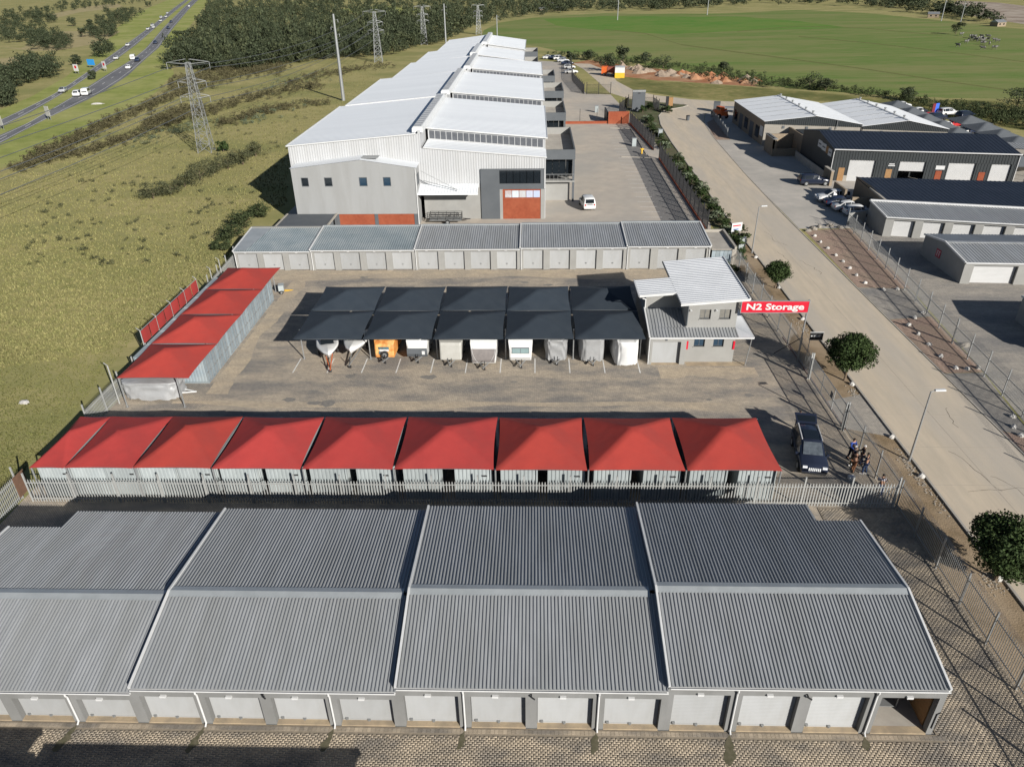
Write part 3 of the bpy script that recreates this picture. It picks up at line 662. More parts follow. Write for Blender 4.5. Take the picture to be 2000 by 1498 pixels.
# ================================================================ palisade fences
def pale_mesh(h, m):
    q = .018 if m == 'galv' else .035
    return MB().add([(-q, -.012, .08), (q, -.012, .08), (q, .004, .08), (-q, .004, .08), (-q, -.012, h-.12), (q, -.012, h-.12), (q, .004, h-.12), (-q, .004, h-.12), (0, -.004, h)],
                                     [(0, 1, 5, 4), (1, 2, 6, 5), (2, 3, 7, 6), (3, 0, 4, 7), (4, 5, 8), (5, 6, 8), (6, 7, 8), (7, 4, 8)]).mesh('pale', K[m])
def palisade(label, p0, p1, h=1.9, step=.17, post=3.0, posth=2.35, single=0, m='palisade', start=0, base=0.0, wires=False):
    """fence whose first 'single' pales (from p0) are separate, the rest joined"""
    p0, p1 = Vector(p0), Vector(p1); d = (p1-p0); L = d.length; d.normalize(); a = math.atan2(d.y, d.x)
    t = thing('palisade_fence', label, 'fence', (p0.x, p0.y, base), a)
    pm = pale_mesh(h, m); n = int(L/step); rest = MB()
    for i in range(n):
        x = (i+.5)*step
        if i < single: mesh_obj('pale', pm, t, (x, 0, 0))
        else:
            q = .018 if m == 'galv' else .035
            rest.add([(x-q, -.012, .08), (x+q, -.012, .08), (x+q, -.012, h-.12), (x-q, -.012, h-.12), (x, -.004, h), (x-q, .004, .08), (x+q, .004, .08), (x+q, .004, h-.12), (x-q, .004, h-.12)],
                     [(0, 1, 2, 3), (3, 2, 4), (6, 5, 8, 7), (7, 8, 4), (1, 6, 7, 2), (5, 0, 3, 8)])
    if n > single: tag(rest.build('pale_run', K[m], t), kind='stuff')
    for z in (.32, h-.32): MB().box(0, .006, z-.03, L, .04, z+.03).build('rail', K[m], t)
    k = int(L/post)+1
    pme = MB().box(-.045, .042, 0, .045, .13, posth).mesh('post', K[m])
    for i in range(k): mesh_obj('post', pme, t, (min(i*L/(k-1), L-.05), 0, 0))
    if wires:
        wm = MB()
        for j in range(5): wm.tube((0, .09, h+.1+.07*j), (L, .09, h+.1+.07*j), .006, n=4)
        tag(wm.build('wire', K['galv'], t), kind='stuff')
    return t
palisade('pale steel palisade fence before the front container row', (-33.9, 38.12), (23.6, 38.12), 1.95, .19, 2.9, 2.35, single=300)
palisade('grey palisade fence between the paved side strip and the road verge', (23.7, 16), (23.7, 38.0), 2.15, .15, 2.75, 2.35, single=150, m='galv', wires=True)
palisade('grey palisade fence along the dirt verge beside the dark car', (23.7, 38.25), (23.7, 47.2), 2.15, .15, 2.9, 2.35, single=60, m='galv', wires=True)
palisade('grey palisade fence between the office and the road', (23.7, 55.2), (23.7, 86.5), 2.15, .15, 3.0, 2.35, single=90, m='galv', wires=True)
palisade('pale palisade fence beside the lawn at the left edge', (-34.75, 26), (-34.75, 38.6), 2.0, .17, 2.8, 2.6)
palisade('pale palisade fence between the lawn and the covered boat', (-34.6, 47.0), (-34.6, 57.6), 1.9, .16, 2.6, 2.3)
palisade('pale palisade fence between the lawn and the far garages', (-35.0, 70.2), (-35.6, 82.5), 1.9, .16, 2.6, 2.6)
MB_ = MB().box(-34.72, 38.2, .3, -34.68, 39.3, 1.9)
tag(MB_.build('wooden_panel', mat('brown_panel', (.16, .09, .06), (.12, .07, .045), 3, .9)), 'brown timber panel closing the fence corner beside the first container', 'panel')
# sliding gate in the road fence
gt = thing('sliding_gate', 'wide grey steel sliding gate in the road fence below the red sign', 'gate', (23.6, 47.3, 0), math.pi/2)
fr = MB()
for z in (.25, 1.05, 2.05): fr.bar((.1, 0, z), (7.7, 0, z), .05)
for x in (.1, 2.6, 5.1, 7.7): fr.bar((x, 0, .2), (x, 0, 2.1), .05)
fr.build('gate_frame', K['galv'], gt)
pm = pale_mesh(2.1, 'galv')
for i in range(50): mesh_obj('pale', pm, gt, (.2+.15*i, -.03, 0))
for x in (-.05, 7.9): MB().box(x-.05, -.09, 0, x+.05, .02, 2.5).box(x-.05, .07, 0, x+.05, .17, 2.5).build('gate_post', K['palisade'], gt)
MB().box(0, -.25, .02, 16, -.13, .06).build('gate_track', mat('rusty_rail', (.16, .06, .035), (.10, .045, .03), 4, .8), gt)
MB().box(2.9, -.06, 1.0, 3.4, -.03, 1.5).build('notice_board', K['dgrey'], gt)
# red banner fence by the side canopies
bf = thing('banner_fence', 'row of red banner panels on tall steel posts beside the lawn', 'banner fence', (-34.85, 57.6, 0), math.pi/2)
for i in range(5): MB().tube((3.08*i, 0, 0), (3.08*i, 0, 3.5), .045, n=8).bar((3.08*i, 0, 3.5), (3.08*i, .3, 3.75), .05).build('post', K['palisade'], bf)
for i in range(8):
    x = 1.54*i
    b = MB(); nn = 6
    for k in range(nn):
        xa, xb_ = x+.06+1.42*k/nn, x+.06+1.42*(k+1)/nn; ya, yb_ = [-.03-.02*math.sin(math.pi*q) for q in (k/nn, (k+1)/nn)]
        b.add([(xa, ya, 2.16), (xb_, yb_, 2.16), (xb_, yb_, 3.4), (xa, ya, 3.4), (xa, ya-.012, 2.16), (xb_, yb_-.012, 2.16), (xb_, yb_-.012, 3.4), (xa, ya-.012, 3.4)], [(3, 2, 1, 0), (4, 5, 6, 7), (0, 1, 5, 4), (7, 6, 2, 3)])
    b.build('banner_panel', K['red'], bf)
MB().bar((0, .02, 2.13), (12.3, .02, 2.13), .04).bar((0, .02, 3.43), (12.3, .02, 3.43), .04).build('rail', K['palisade'], bf)
tag(MB().tube((0, 0, 0), (0, 0, 3.6), .06, n=8).bar((0, 0, 3.6), (-.25, 0, 3.85), .05).build('fence_post', K['palisade'], None, (-34.3, 50.9, 0)), 'tall pale steel post at the fence beside the covered boat', 'post')
for k, (x, y) in enumerate(((-34.9, 73.6), (-35.0, 76.4))):
    tag(MB().tube((0, 0, 0), (0, 0, 3.2), .05, n=8).bar((0, 0, 3.2), (-.3, 0, 3.45), .04).build('fence_post', K['palisade'], None, (x, y, 0)), f'thin pale steel post on the lawn fence, {ORD[k]} beyond the red banners', 'post')

# ================================================================ far row of garages
gb = thing('garage_row', 'row of five stepped grey garage blocks with white roller doors before the warehouse', 'garage building', (0, 81.3, 0))
XB = -26.16; NU = [3, 4, 4, 4, 3]; xs_ = [XB-3*3.03, XB, XB+12.3, XB+24.6, XB+36.95, XB+36.95+9.6]
EB = [2.42, 2.55, 2.62, 2.74, 2.86]
DOORB = slat_door(2.35, 2.05, 'door', 20)
for s in range(5):
    xa, xb = xs_[s], xs_[s+1]; n = NU[s]; u = (xb-xa)/n; e = EB[s]; zb = e+.62; D = 7.0
    w_ = MB()
    for k in range(n):
        x = xa+k*u; q = (u-2.35)/2
        w_.box(x+.001, 0, 0, x+q, .25, e-.36); w_.box(x+u-q, 0, 0, x+u-.001, .25, e-.36)
    w_.box(xa+.001, 0, e-.36, xb-.001, .25, e-.03)
    w_.extr([(.25, 0), (D, 0), (D, zb+.05), (.25, e+.02)], 'x', xa+.001, xa+.2); w_.extr([(.25, 0), (D, 0), (D, zb+.05), (.25, e+.02)], 'x', xb-.2, xb-.001)
    w_.box(xa+.2, D-.2, 0, xb-.2, D-.001, zb)
    w_.build('wall', K['plaster_light'], gb)
    m_ = 'roof_old' if s < 2 else 'roof'
    MB().corr((xa, -.2, e+.02), (xb, -.2, e+.02), (xb, D-.1, zb), (xa, D-.1, zb), .27, .05).build('roof_slope', K[m_], gb)
    MB().bar((xa, -.2, e+.05), (xa, D-.1, zb+.04), .14, .15).build('barge_board', K['trim'], gb)
    MB().box(xa+.08, D-.32, zb+.01, xb, D+.03, zb+.12).build('ridge_cap', K['ridge'] if s else K['plaster_light'], gb)
    if s == 4: MB().bar((xb, -.2, e+.05), (xb, D-.1, zb+.04), .14, .15).build('barge_board', K['trim'], gb)
    if s == 0:
        zf = lambda y: e+.09+(y+.2)/(D+.1)*(zb-e-.02)
        MB().quad((xa+.08, 0, zf(0)), (xa+1.5, 0, zf(0)), (xa+2.6, D-.4, zf(D-.4)), (xa+.08, D-.4, zf(D-.4))).build('flashing_sheet', K['ridge'], gb)
    MB().box(xa+.08, -.32, e-.10, xb-.01, -.2, e).build('gutter', K['trim'], gb)
    for k in range(n):
        x = xa+(k+.5)*u
        dd = mesh_obj('roller_door', DOORB, gb, (x, .22, .06)); dd.scale.z = (e-.42)/2.05
        mesh_obj('door_lock', LOCK_ME, dd, (0, -.03, .6))
        mesh_obj('door_light', LIGHT_ME, gb, (x-.15, -.002, e-.22))
    downpipe(xa+.1, 0, e-.06, gb, .1)
    if s == 4: downpipe(xb-.12, 0, e-.06, gb, .1)
# concrete enclosure and steel gate at the right end of the far garages
en = thing('service_enclosure', 'concrete block enclosure with a grey steel gate beside the far garages', 'enclosure', (20.6, 81.5, 0))
MB().box(0, .1, 2.2, 2.6, 6.4, 2.3).build('slab_roof', K['concrete'], en)
MB().box(2.6, 0, 0, 2.85, 6.6, 2.6).box(0, 6.4, 0, 2.6, 6.6, 2.6).box(2.35, -.05, 0, 2.6, .2, 2.3).build('block_wall', K['plaster_cream'], en)
for k in range(5): MB().box(.05+.46*k, -.02, .1, .48+.46*k, .02, 2.15).build('gate_panel', K['cont2'], en)
# ================================================================ office
of = thing('office_building', 'two storey pale grey office with white lean roof at the charcoal canopies', 'office')
ob = MB()
ob.box(10.3, 57.8, 0, 10.5, 58.4, 2.86); ob.box(12.97, 57.8, 0, 13.45, 58.4, 2.86); ob.box(10.5, 57.8, 2.25, 12.97, 58.4, 2.86)
ob.box(10.3, 58.4, 0, 10.5, 68.4, 3.0); ob.box(10.5, 68.2, 0, 17.8, 68.4, 3.0)
ob.build('garage_wall', K['plaster_light'], of)
gw = MB()
# ground floor front wall with two window openings, side wall
gw.box(13.45, 58.3, 0, 17.8, 58.5, 1.55); gw.box(13.45, 58.3, 2.4, 17.8, 58.5, 3.1)
for a, b in ((13.45, 14.2), (15.15, 15.9), (16.82, 17.8)): gw.box(a, 58.3, 1.55, b, 58.5, 2.4)
gw.box(17.6, 58.5, 0, 17.8, 68.2, 3.2); gw.box(13.45, 58.5, 3.0, 17.6, 58.9, 3.1)
gw.build('ground_wall', K['plaster_light'], of)
uw = MB(); zt = lambda x: 5.50+.082*(x-12.8)
YU = 58.72
def wall_x(b, x0, x1, y0, y1, z0):
    b.add([(x0, y0, z0), (x1, y0, z0), (x1, y1, z0), (x0, y1, z0), (x0, y0, zt(x0)), (x1, y0, zt(x1)), (x1, y1, zt(x1)), (x0, y1, zt(x0))], [(0, 3, 2, 1), (4, 5, 6, 7), (0, 1, 5, 4), (1, 2, 6, 5), (2, 3, 7, 6), (3, 0, 4, 7)])
uw.box(13.4, YU, 3.1, 17.75, YU+.2, 4.03)
for a, b in ((13.4, 14.5), (15.47, 16.22), (17.2, 17.75)): uw.box(a, YU, 4.03, b, YU+.2, 4.92)
wall_x(uw, 13.4, 17.75, YU, YU+.2, 4.92)
wall_x(uw, 17.55, 17.75, YU+.2, 68.3, 3.1); wall_x(uw, 13.4, 13.6, YU+.2, 68.3, 3.1); wall_x(uw, 13.6, 17.55, 68.1, 68.3, 3.1)
wall_x(uw, 10.2, 13.4, 61.5, 61.7, 3.0); wall_x(uw, 10.2, 10.4, 61.7, 64.2, 2.9); wall_x(uw, 10.4, 13.4, 64.0, 64.2, 2.9)
uw.build('upper_wall', K['plaster_light'], of)
for k, (x0, x1, y, z0, z1, dn) in enumerate(((14.5, 15.47, YU, 4.03, 4.92, 0), (16.22, 17.2, YU, 4.03, 4.92, 0), (14.2, 15.15, 58.3, 1.55, 2.4, 1), (15.9, 16.82, 58.3, 1.55, 2.4, 1))):
    wf = MB().box(x0, y+.12, z0, x0+.05, y+.18, z1).box(x1-.05, y+.12, z0, x1, y+.18, z1).box(x0+.05, y+.12, z0, x1-.05, y+.18, z0+.05).box(x0+.05, y+.12, z1-.05, x1-.05, y+.18, z1).box((x0+x1)/2-.02, y+.12, z0+.05, (x0+x1)/2+.02, y+.18, z1-.05).build('window', K['dgrey'], of)
    MB().box(x0+.05, y+.14, z0+.05, x1-.05, y+.16, z1-.05).build('pane', K['glass_blue'] if dn else mat('blind_glass', (.20, .19, .165), (.15, .145, .13), 3, .2, spec=.6), wf)
    MB().box(x0-.05, y-.06, z0-.06, x1+.05, y+.12, z0).build('sill', K['plaster_light'], wf)
zl = lambda y: 2.88+.235*(y-57.4)
MB().corr((10.1, 57.4, zl(57.4)), (17.8, 57.4, zl(57.4)), (17.8, YU, zl(YU)), (10.1, YU, zl(YU)), .27, .05).corr((10.1, YU, zl(YU)), (13.4, YU, zl(YU)), (13.4, 61.5, zl(61.5)), (10.1, 61.5, zl(61.5)), .27, .05).build('lower_roof', K['roof'], of)
MB().corr((19.05, 57.4, 2.88), (19.05, 64, 2.88), (17.75, 64, 3.2), (17.75, YU, zl(YU)), .27, .05).add([(17.8, 57.4, 2.90), (19.05, 57.4, 2.90), (17.78, YU, zl(YU)+.03)], [(0, 1, 2)]).build('veranda_roof', K['zinc'], of)
MB().box(10.1, 57.28, 2.78, 19.1, 57.39, 2.90).box(19.05, 57.39, 2.78, 19.15, 64, 2.9).build('gutter', K['trim'], of)
MB().bar((10.1, 57.4, 2.95), (10.1, 61.5, zl(61.5)+.05), .13, .13).build('barge_board', K['trim'], of)
def zr_(x): return zt(x)+.10
ur = MB()
ur.corr((12.75, 58.35, zr_(12.75)), (12.75, 68.75, zr_(12.75)), (18.5, 68.75, zr_(18.5)), (18.5, 58.35, zr_(18.5)), .42, .05)
ur.corr((9.5, 60.75, zr_(9.5)), (9.5, 64.5, zr_(9.5)), (12.75, 64.5, zr_(12.75)), (12.75, 60.75, zr_(12.75)), .42, .05)
ur.build('upper_roof', K['zinc'], of)
fs = MB(); fs.add([(12.7, 58.25, zr_(12.7)-.16), (18.55, 58.25, zr_(18.55)-.16), (18.55, 58.25, zr_(18.55)+.06), (12.7, 58.25, zr_(12.7)+.06), (12.7, 58.34, zr_(12.7)-.16), (18.55, 58.34, zr_(18.55)-.16), (18.55, 58.34, zr_(18.55)+.06), (12.7, 58.34, zr_(12.7)+.06)], [(0, 1, 2, 3), (7, 6, 5, 4), (3, 2, 6, 7), (0, 4, 5, 1)])
fs.bar((18.55, 58.3, zr_(18.5)), (18.55, 68.75, zr_(18.5)), .10, .2); fs.bar((9.45, 60.7, zr_(9.5)), (12.72, 60.7, zr_(12.7)), .1, .2); fs.bar((9.42, 60.75, zr_(9.5)), (9.42, 64.5, zr_(9.5)), .12, .14)
fs.build('fascia', K['trim'], of)
MB().bar((12.68, 58.4, zr_(12.7)-.02), (12.68, 60.6, zr_(12.7)-.02), .08, .14).bar((12.68, 64.6, zr_(12.7)), (12.68, 68.7, zr_(12.7)), .08, .14).build('dark_edge', K['dgrey'], of)
MB().box(9.55, 61.0, 4.95, 9.8, 61.25, 5.2).build('rain_head', K['black'], of)
MB().tube((9.7, 61.2, 4.95), (10.15, 61.4, 4.75), .05).tube((10.15, 61.42, 4.78), (10.15, 61.42, 3.7), .05).build('downpipe', K['trim'], of)
MB().tube((10.2, 57.72, 2.8), (10.2, 57.72, .1), .05).build('downpipe', K['trim'], of)
dd = mesh_obj('roller_door', slat_door(2.45, 2.2, 'door', 22), of, (11.73, 58.15, .03))
MB().box(10.5, 57.75, 0, 12.97, 58.2, .03).build('door_sill', K['sill'], of)
for x in (13.62, 17.72): MB().box(x-.08, 58.22, 1.3, x+.08, 58.29, 2.1).build('red_panel', K['signred'], of)
MB().tube((18.75, 57.6, 0), (18.95, 57.45, 2.8), .05, n=8).build('veranda_post', K['galv'], of)
MB().box(17.81, 58.6, .0, 17.86, 63.5, .03).box(13.6, 57.5, 0, 18.9, 58.28, .012).build('veranda_floor', K['sill'], of)
MB().box(13.43, YU-.1, 3.4, 13.5, YU-.002, 5.4).build('downpipe', K['dgrey'], of)
for x in (13.62, 15.85): MB().tube((x, YU-.15, 4.95), (x+.12, YU-.25, 4.88), .05, n=6).box(x-.03, YU-.15, 4.9, x+.03, YU, 4.96).build('security_camera', K['white_metal'], of)
MB().box(11.6, 57.72, 2.4, 11.75, 57.8, 2.6).build('wall_light', K['dgrey'], of)

# ================================================================ signs
sg = thing('name_sign', 'long red sign board with white storage lettering beside the office', 'sign', (20.75, 58.35, 0))
MB().box(-2.85, -.04, 4.83, 2.85, .04, 5.85).build('board', K['signred'], sg)
MB().box(-2.92, -.055, 4.77, 2.92, .055, 4.83).box(-2.92, -.055, 5.85, 2.92, .055, 5.91).box(-2.92, -.055, 4.83, -2.85, .055, 5.85).box(2.85, -.055, 4.83, 2.92, .055, 5.85).build('frame', K['galv'], sg)
def lettering(txt, size, loc, parent, m, rot=(math.pi/2, 0, 0), bold=.02, sx=1.2, align='CENTER', width=None):
    c = bpy.data.curves.new('lettering', 'FONT'); c.body = txt; c.size = size; c.align_x = align; c.align_y = 'CENTER'; c.extrude = .008; c.offset = bold; c.resolution_u = 3
    tmp = bpy.data.objects.new('text_outline', c); COL.objects.link(tmp); bpy.context.view_layer.update()
    me = bpy.data.meshes.new_from_object(tmp.evaluated_get(bpy.context.evaluated_depsgraph_get())); bpy.data.objects.remove(tmp)
    me.materials.clear(); me.materials.append(m)
    o = mesh_obj('lettering', me, parent, loc); o.rotation_euler = rot; o.scale = (sx, 1, 1)
    return o
lettering('N2 Storage', .80, (0, -.052, 5.33), sg, K['trim'], bold=.022, sx=1.34)
MB().tube((2.85, .1, 0), (2.85, .1, 5.95), .07, n=10).build('post', K['galv'], sg)
MB().tube((-2.3, .1, 5.0), (-2.95, .1, 5.0), .05, n=8).build('bracket', K['galv'], sg)
MB().bar((2.85, .15, 2.3), (1.2, 1.5, .05), .06).build('brace', K['black'], sg)
s2 = thing('small_sign', 'small black sign board on a thin post below the red storage sign', 'sign', (24.45, 57.5, 0))
MB().box(-.56, -.03, 2.6, .56, .03, 3.3).build('board', K['black'], s2)
MB().box(-.6, -.025, 2.56, .6, .025, 2.599).box(-.6, -.025, 3.301, .6, .025, 3.34).build('frame', K['trim'], s2)
MB().tube((-.42, -.035, 2.97), (-.42, -.045, 2.97), .07, n=10).box(-.25, -.045, 2.99, .4, -.031, 3.03).box(-.25, -.045, 2.90, .3, -.031, 2.93).build('print', K['trim'], s2)
MB().tube((-.48, .05, 0), (-.48, .05, 3.3), .035).build('post', K['galv'], s2)
s3 = thing('board_sign', 'tilted white advertising board beside the far garage enclosure', 'sign', (25.6, 90.4, 0), .35)
MB().box(-.75, -.03, 1.55, .75, .03, 2.65).build('board', K['trim'], s3)
MB().box(-.6, -.04, 2.2, .55, -.031, 2.36).build('red_print', K['signred'], s3); MB().box(-.5, -.04, 1.7, .3, -.031, 1.95).build('blue_print', mat('pale_blue_print', (.2, .25, .4), (.3, .34, .45), 4), s3)
for x in (-.6, .6): MB().tube((x, .06, 0), (x, .06, 2.6), .04).build('post', K['galv'], s3)

# ================================================================ street lamps
def lamp(label, x, y, h=5.75):
    t = thing('street_lamp', label, 'street lamp', (x, y, 0), 0, 'street lamps along the road')
    MB().tube((0, 0, 0), (.02, 0, h), .085, .05, n=10).build('pole', K['galv'], t)
    MB().tube((.02, 0, h-.05), (.30, 0, h+.10), .035, n=8).build('arm', K['galv'], t)
    MB().add([(.25, -.10, h+.06), (.95, -.13, h+.10), (.95, .13, h+.10), (.25, .10, h+.06), (.27, -.08, h+.16), (.93, -.10, h+.19), (.93, .10, h+.19), (.27, .08, h+.16)], [(0, 3, 2, 1), (4, 5, 6, 7), (0, 1, 5, 4), (1, 2, 6, 5), (2, 3, 7, 6), (3, 0, 4, 7)]).build('lamp_head', K['white_metal'], t)
lamp('street lamp on the dirt verge beside the broken road slab', 26.85, 43.3); lamp('street lamp beside the shrubs at the far garage enclosure', 26.8, 86.6)

# ================================================================ street trees
def leaves(centres, radii, n, size, seed):
    """leaf-sized quads spread through clumps"""
    r = np.random.default_rng(seed); c = np.asarray(centres); k = r.integers(0, len(c), n)
    v = r.normal(size=(n, 3)); v /= np.linalg.norm(v, axis=1)[:, None]
    rad = np.asarray(radii)[k]*(r.random(n)**.38)
    P = c[k]+v*rad[:, None]*np.array([1, 1, .85])
    nn = v+r.normal(0, .55, (n, 3)); nn /= np.linalg.norm(nn, axis=1)[:, None]
    t = np.cross(nn, r.normal(size=(n, 3))); t /= np.linalg.norm(t, axis=1)[:, None]; b = np.cross(nn, t)
    s = size*(.6+.8*r.random(n))[:, None]
    V = np.stack([P-t*s*.5, P+b*s*.32, P+t*s*.5, P-b*s*.32], 1).reshape(-1, 3)
    return V, np.arange(4*n).reshape(-1, 4)
def tree(label, x, y, h, rad, trunk_h, seed, n=9000, lm='leaf', name='street_tree', cat='tree', group=None, leaf=.2):
    r = random.Random(seed); t = thing(name, label, cat, (x, y, 0), 0, group)
    tk = MB(); cz = (h+trunk_h)/2; rz_ = (h-trunk_h)/2
    tk.tube((0, 0, 0), (.05, .03, trunk_h+.3), .11*h/4.5, .075*h/4.5, n=8)
    cs, rs = [], []
    for i in range(58):
        a = r.uniform(0, 6.283); q = r.random()**.5; zf = r.uniform(-.9, .95); rr = math.sqrt(max(.03, 1-zf*zf))
        cs.append((math.cos(a)*q*rr*rad*.78, math.sin(a)*q*rr*rad*.78, cz+zf*rz_*.74)); rs.append(rad*r.uniform(.24, .40))
    for c in cs[:9]: tk.tube((.05, .03, trunk_h+.1), c, .05*h/4.5, .015, n=5)
    tk.build('trunk', K['bark'], t)
    V, F = leaves(cs, rs, n, leaf, seed)
    mesh_obj('crown', npmesh('crown', V, F, K[lm]), t)
    return t
tree('small round street tree on the verge beside the office', 26.45, 75.4, 3.1, 1.55, .75, 3, 8000, leaf=.17)
tree('large round street tree below the small black sign', 26.5, 54.9, 4.4, 2.05, .95, 4, 17000, leaf=.17)
tree('large round street tree at the right edge, beside the paved side strip', 26.6, 31.6, 4.3, 2.2, .95, 5, 20000, leaf=.16)

# ================================================================ whitewashed stones and boulders
def rock_mesh(seed, sx, sy, sz, m, n=7):
    r = random.Random(seed); b = MB(); rings = []
    for j in range(5):
        ph = -.35+(math.pi/2+.35)*j/4
        rings.append([(math.cos(2*math.pi*i/n+.2*j)*math.cos(ph)*sx*r.uniform(.82, 1.15), math.sin(2*math.pi*i/n+.2*j)*math.cos(ph)*sy*r.uniform(.82, 1.15), max(-.05, math.sin(ph)*sz*r.uniform(.9, 1.1))) for i in range(n)])
    vs_ = [p for q in rings for p in q]
    fs = [(j*n+i, j*n+(i+1) % n, (j+1)*n+(i+1) % n, (j+1)*n+i) for j in range(4) for i in range(n)]+[tuple(4*n+i for i in range(n))]
    return b.add(vs_, fs).mesh('stone', K[m])
NUM = lambda k: ORD[k]
RM = [rock_mesh(i, .27, .22, .27, 'stone_white') for i in range(5)]
right_st = [(1591, 462), (1602, 474), (1616, 486), (1632, 500), (1646, 512), (1659, 525), (1672, 539), (1689, 554), (1725, 567), (1752, 566), (1802, 612), (1786, 622), (1774, 636), (1793, 654), (1814, 674), (1837, 697), (1866, 720), (1888, 722), (1910, 720), (1977, 815), (1979, 835), (1993, 852)]
left_st = [(1498, 504), (1543, 563), (1597, 625), (1697, 752), (1776, 855), (1841, 932), (1988, 1132)]
for k, p in enumerate(right_st):
    x, y = G(*p); o = mesh_obj('painted_stone', RM[k % 5], None, (x, y, .02), k*1.3)
    tag(o, f'{NUM(k)} whitewashed stone across the road counting from the parked cars', 'stone', 'whitewashed stones across the road')
for k, p in enumerate(left_st):
    x, y = G(*p); o = mesh_obj('painted_stone', RM[(k+2) % 5], None, (min(x, 26.85), y, .02), k*1.7)
    tag(o, f'whitewashed stone on the near road verge, {ORD[k]} from the shrubs', 'stone', 'whitewashed stones on the near verge')
RK = rock_mesh(9, .55, .4, .4, 'rock')
for k, p in enumerate(((1578, 452), (1588, 448), (1600, 444), (1620, 442), (1640, 446))):
    x, y = G(*p); o = mesh_obj('boulder', RK, None, (x, y, 0), k*2.1); o.scale = (.9+.2*(k % 2),)*3
    tag(o, f'brown boulder at the end of the gravel bed, {ORD[k]} from the road', 'boulder', 'boulders at the end of the gravel bed')
o = mesh_obj('grey_boulder', RK, None, (*G(1884, 676), 0), .4); tag(o, 'flat grey boulder lying on the gravel near the right fence', 'boulder')
o = mesh_obj('pale_boulder', rock_mesh(12, .5, .35, .25, 'stone_white'), None, (*G(47, 787), 0)); tag(o, 'pale flat stone lying in the lawn at left', 'stone')
gst = MB(); r = random.Random(5)
for cx, cy_, s_, n_ in ((26.2, 65.3, (.5, 1.6), 90), (26.6, 43.0, (.35, 2.0), 120), (26.55, 40.0, (.3, 2.2), 90), (26.4, 31.4, (.6, .9), 90), (26.5, 53.0, (.4, .8), 70)):
    for _ in range(n_):
        q = r.uniform(.03, .09); x, y = cx+r.gauss(0, s_[0]*.6), cy_+r.gauss(0, s_[1]*.6)
        x = min(26.95, x); gst.add([(x-q, y, 0), (x, y-q, 0), (x+q, y, 0), (x, y+q, 0), (x+.1*q, y, q*1.1)], [(0, 1, 4), (1, 2, 4), (2, 3, 4), (3, 0, 4)])
tag(gst.build('rubble', K['rock']), 'loose grey stones scattered along the road verge', 'stones', kind='stuff')

# ================================================================ caravans, trailers and boats under the charcoal canopies
def wheel_mesh(r=.33, w=.2):
    return MB().tube((0, -w/2, 0), (0, w/2, 0), r, n=16).mesh('wheel', K['rubber']), MB().tube((0, -w/2-.012, 0), (0, w/2+.012, 0), r*.55, n=12).mesh('rim', K['galv'])
WH, RIM = wheel_mesh()
def wheel(parent, loc, rz=0, s=1.0):
    o = mesh_obj('wheel', WH, parent, loc, rz); o.scale = (s, s, s); mesh_obj('rim', RIM, o); return o
def drawbar(t, y0=0, L=1.2, m='galv'):
    MB().bar((-.55, y0+.3, .42), (0, y0-L, .42), .07, .1).bar((.55, y0+.3, .42), (0, y0-L, .42), .07, .1).bar((0, y0-L+.02, .42), (0, y0-L-.2, .46), .09, .1).build('drawbar', K[m], t)
    MB().tube((.1, y0-L+.3, .9), (.1, y0-L+.3, .12), .035, n=6).tube((.05, y0-L+.3, .1), (.15, y0-L+.3, .1), .1, n=10).build('jockey_wheel', K['black'], t)
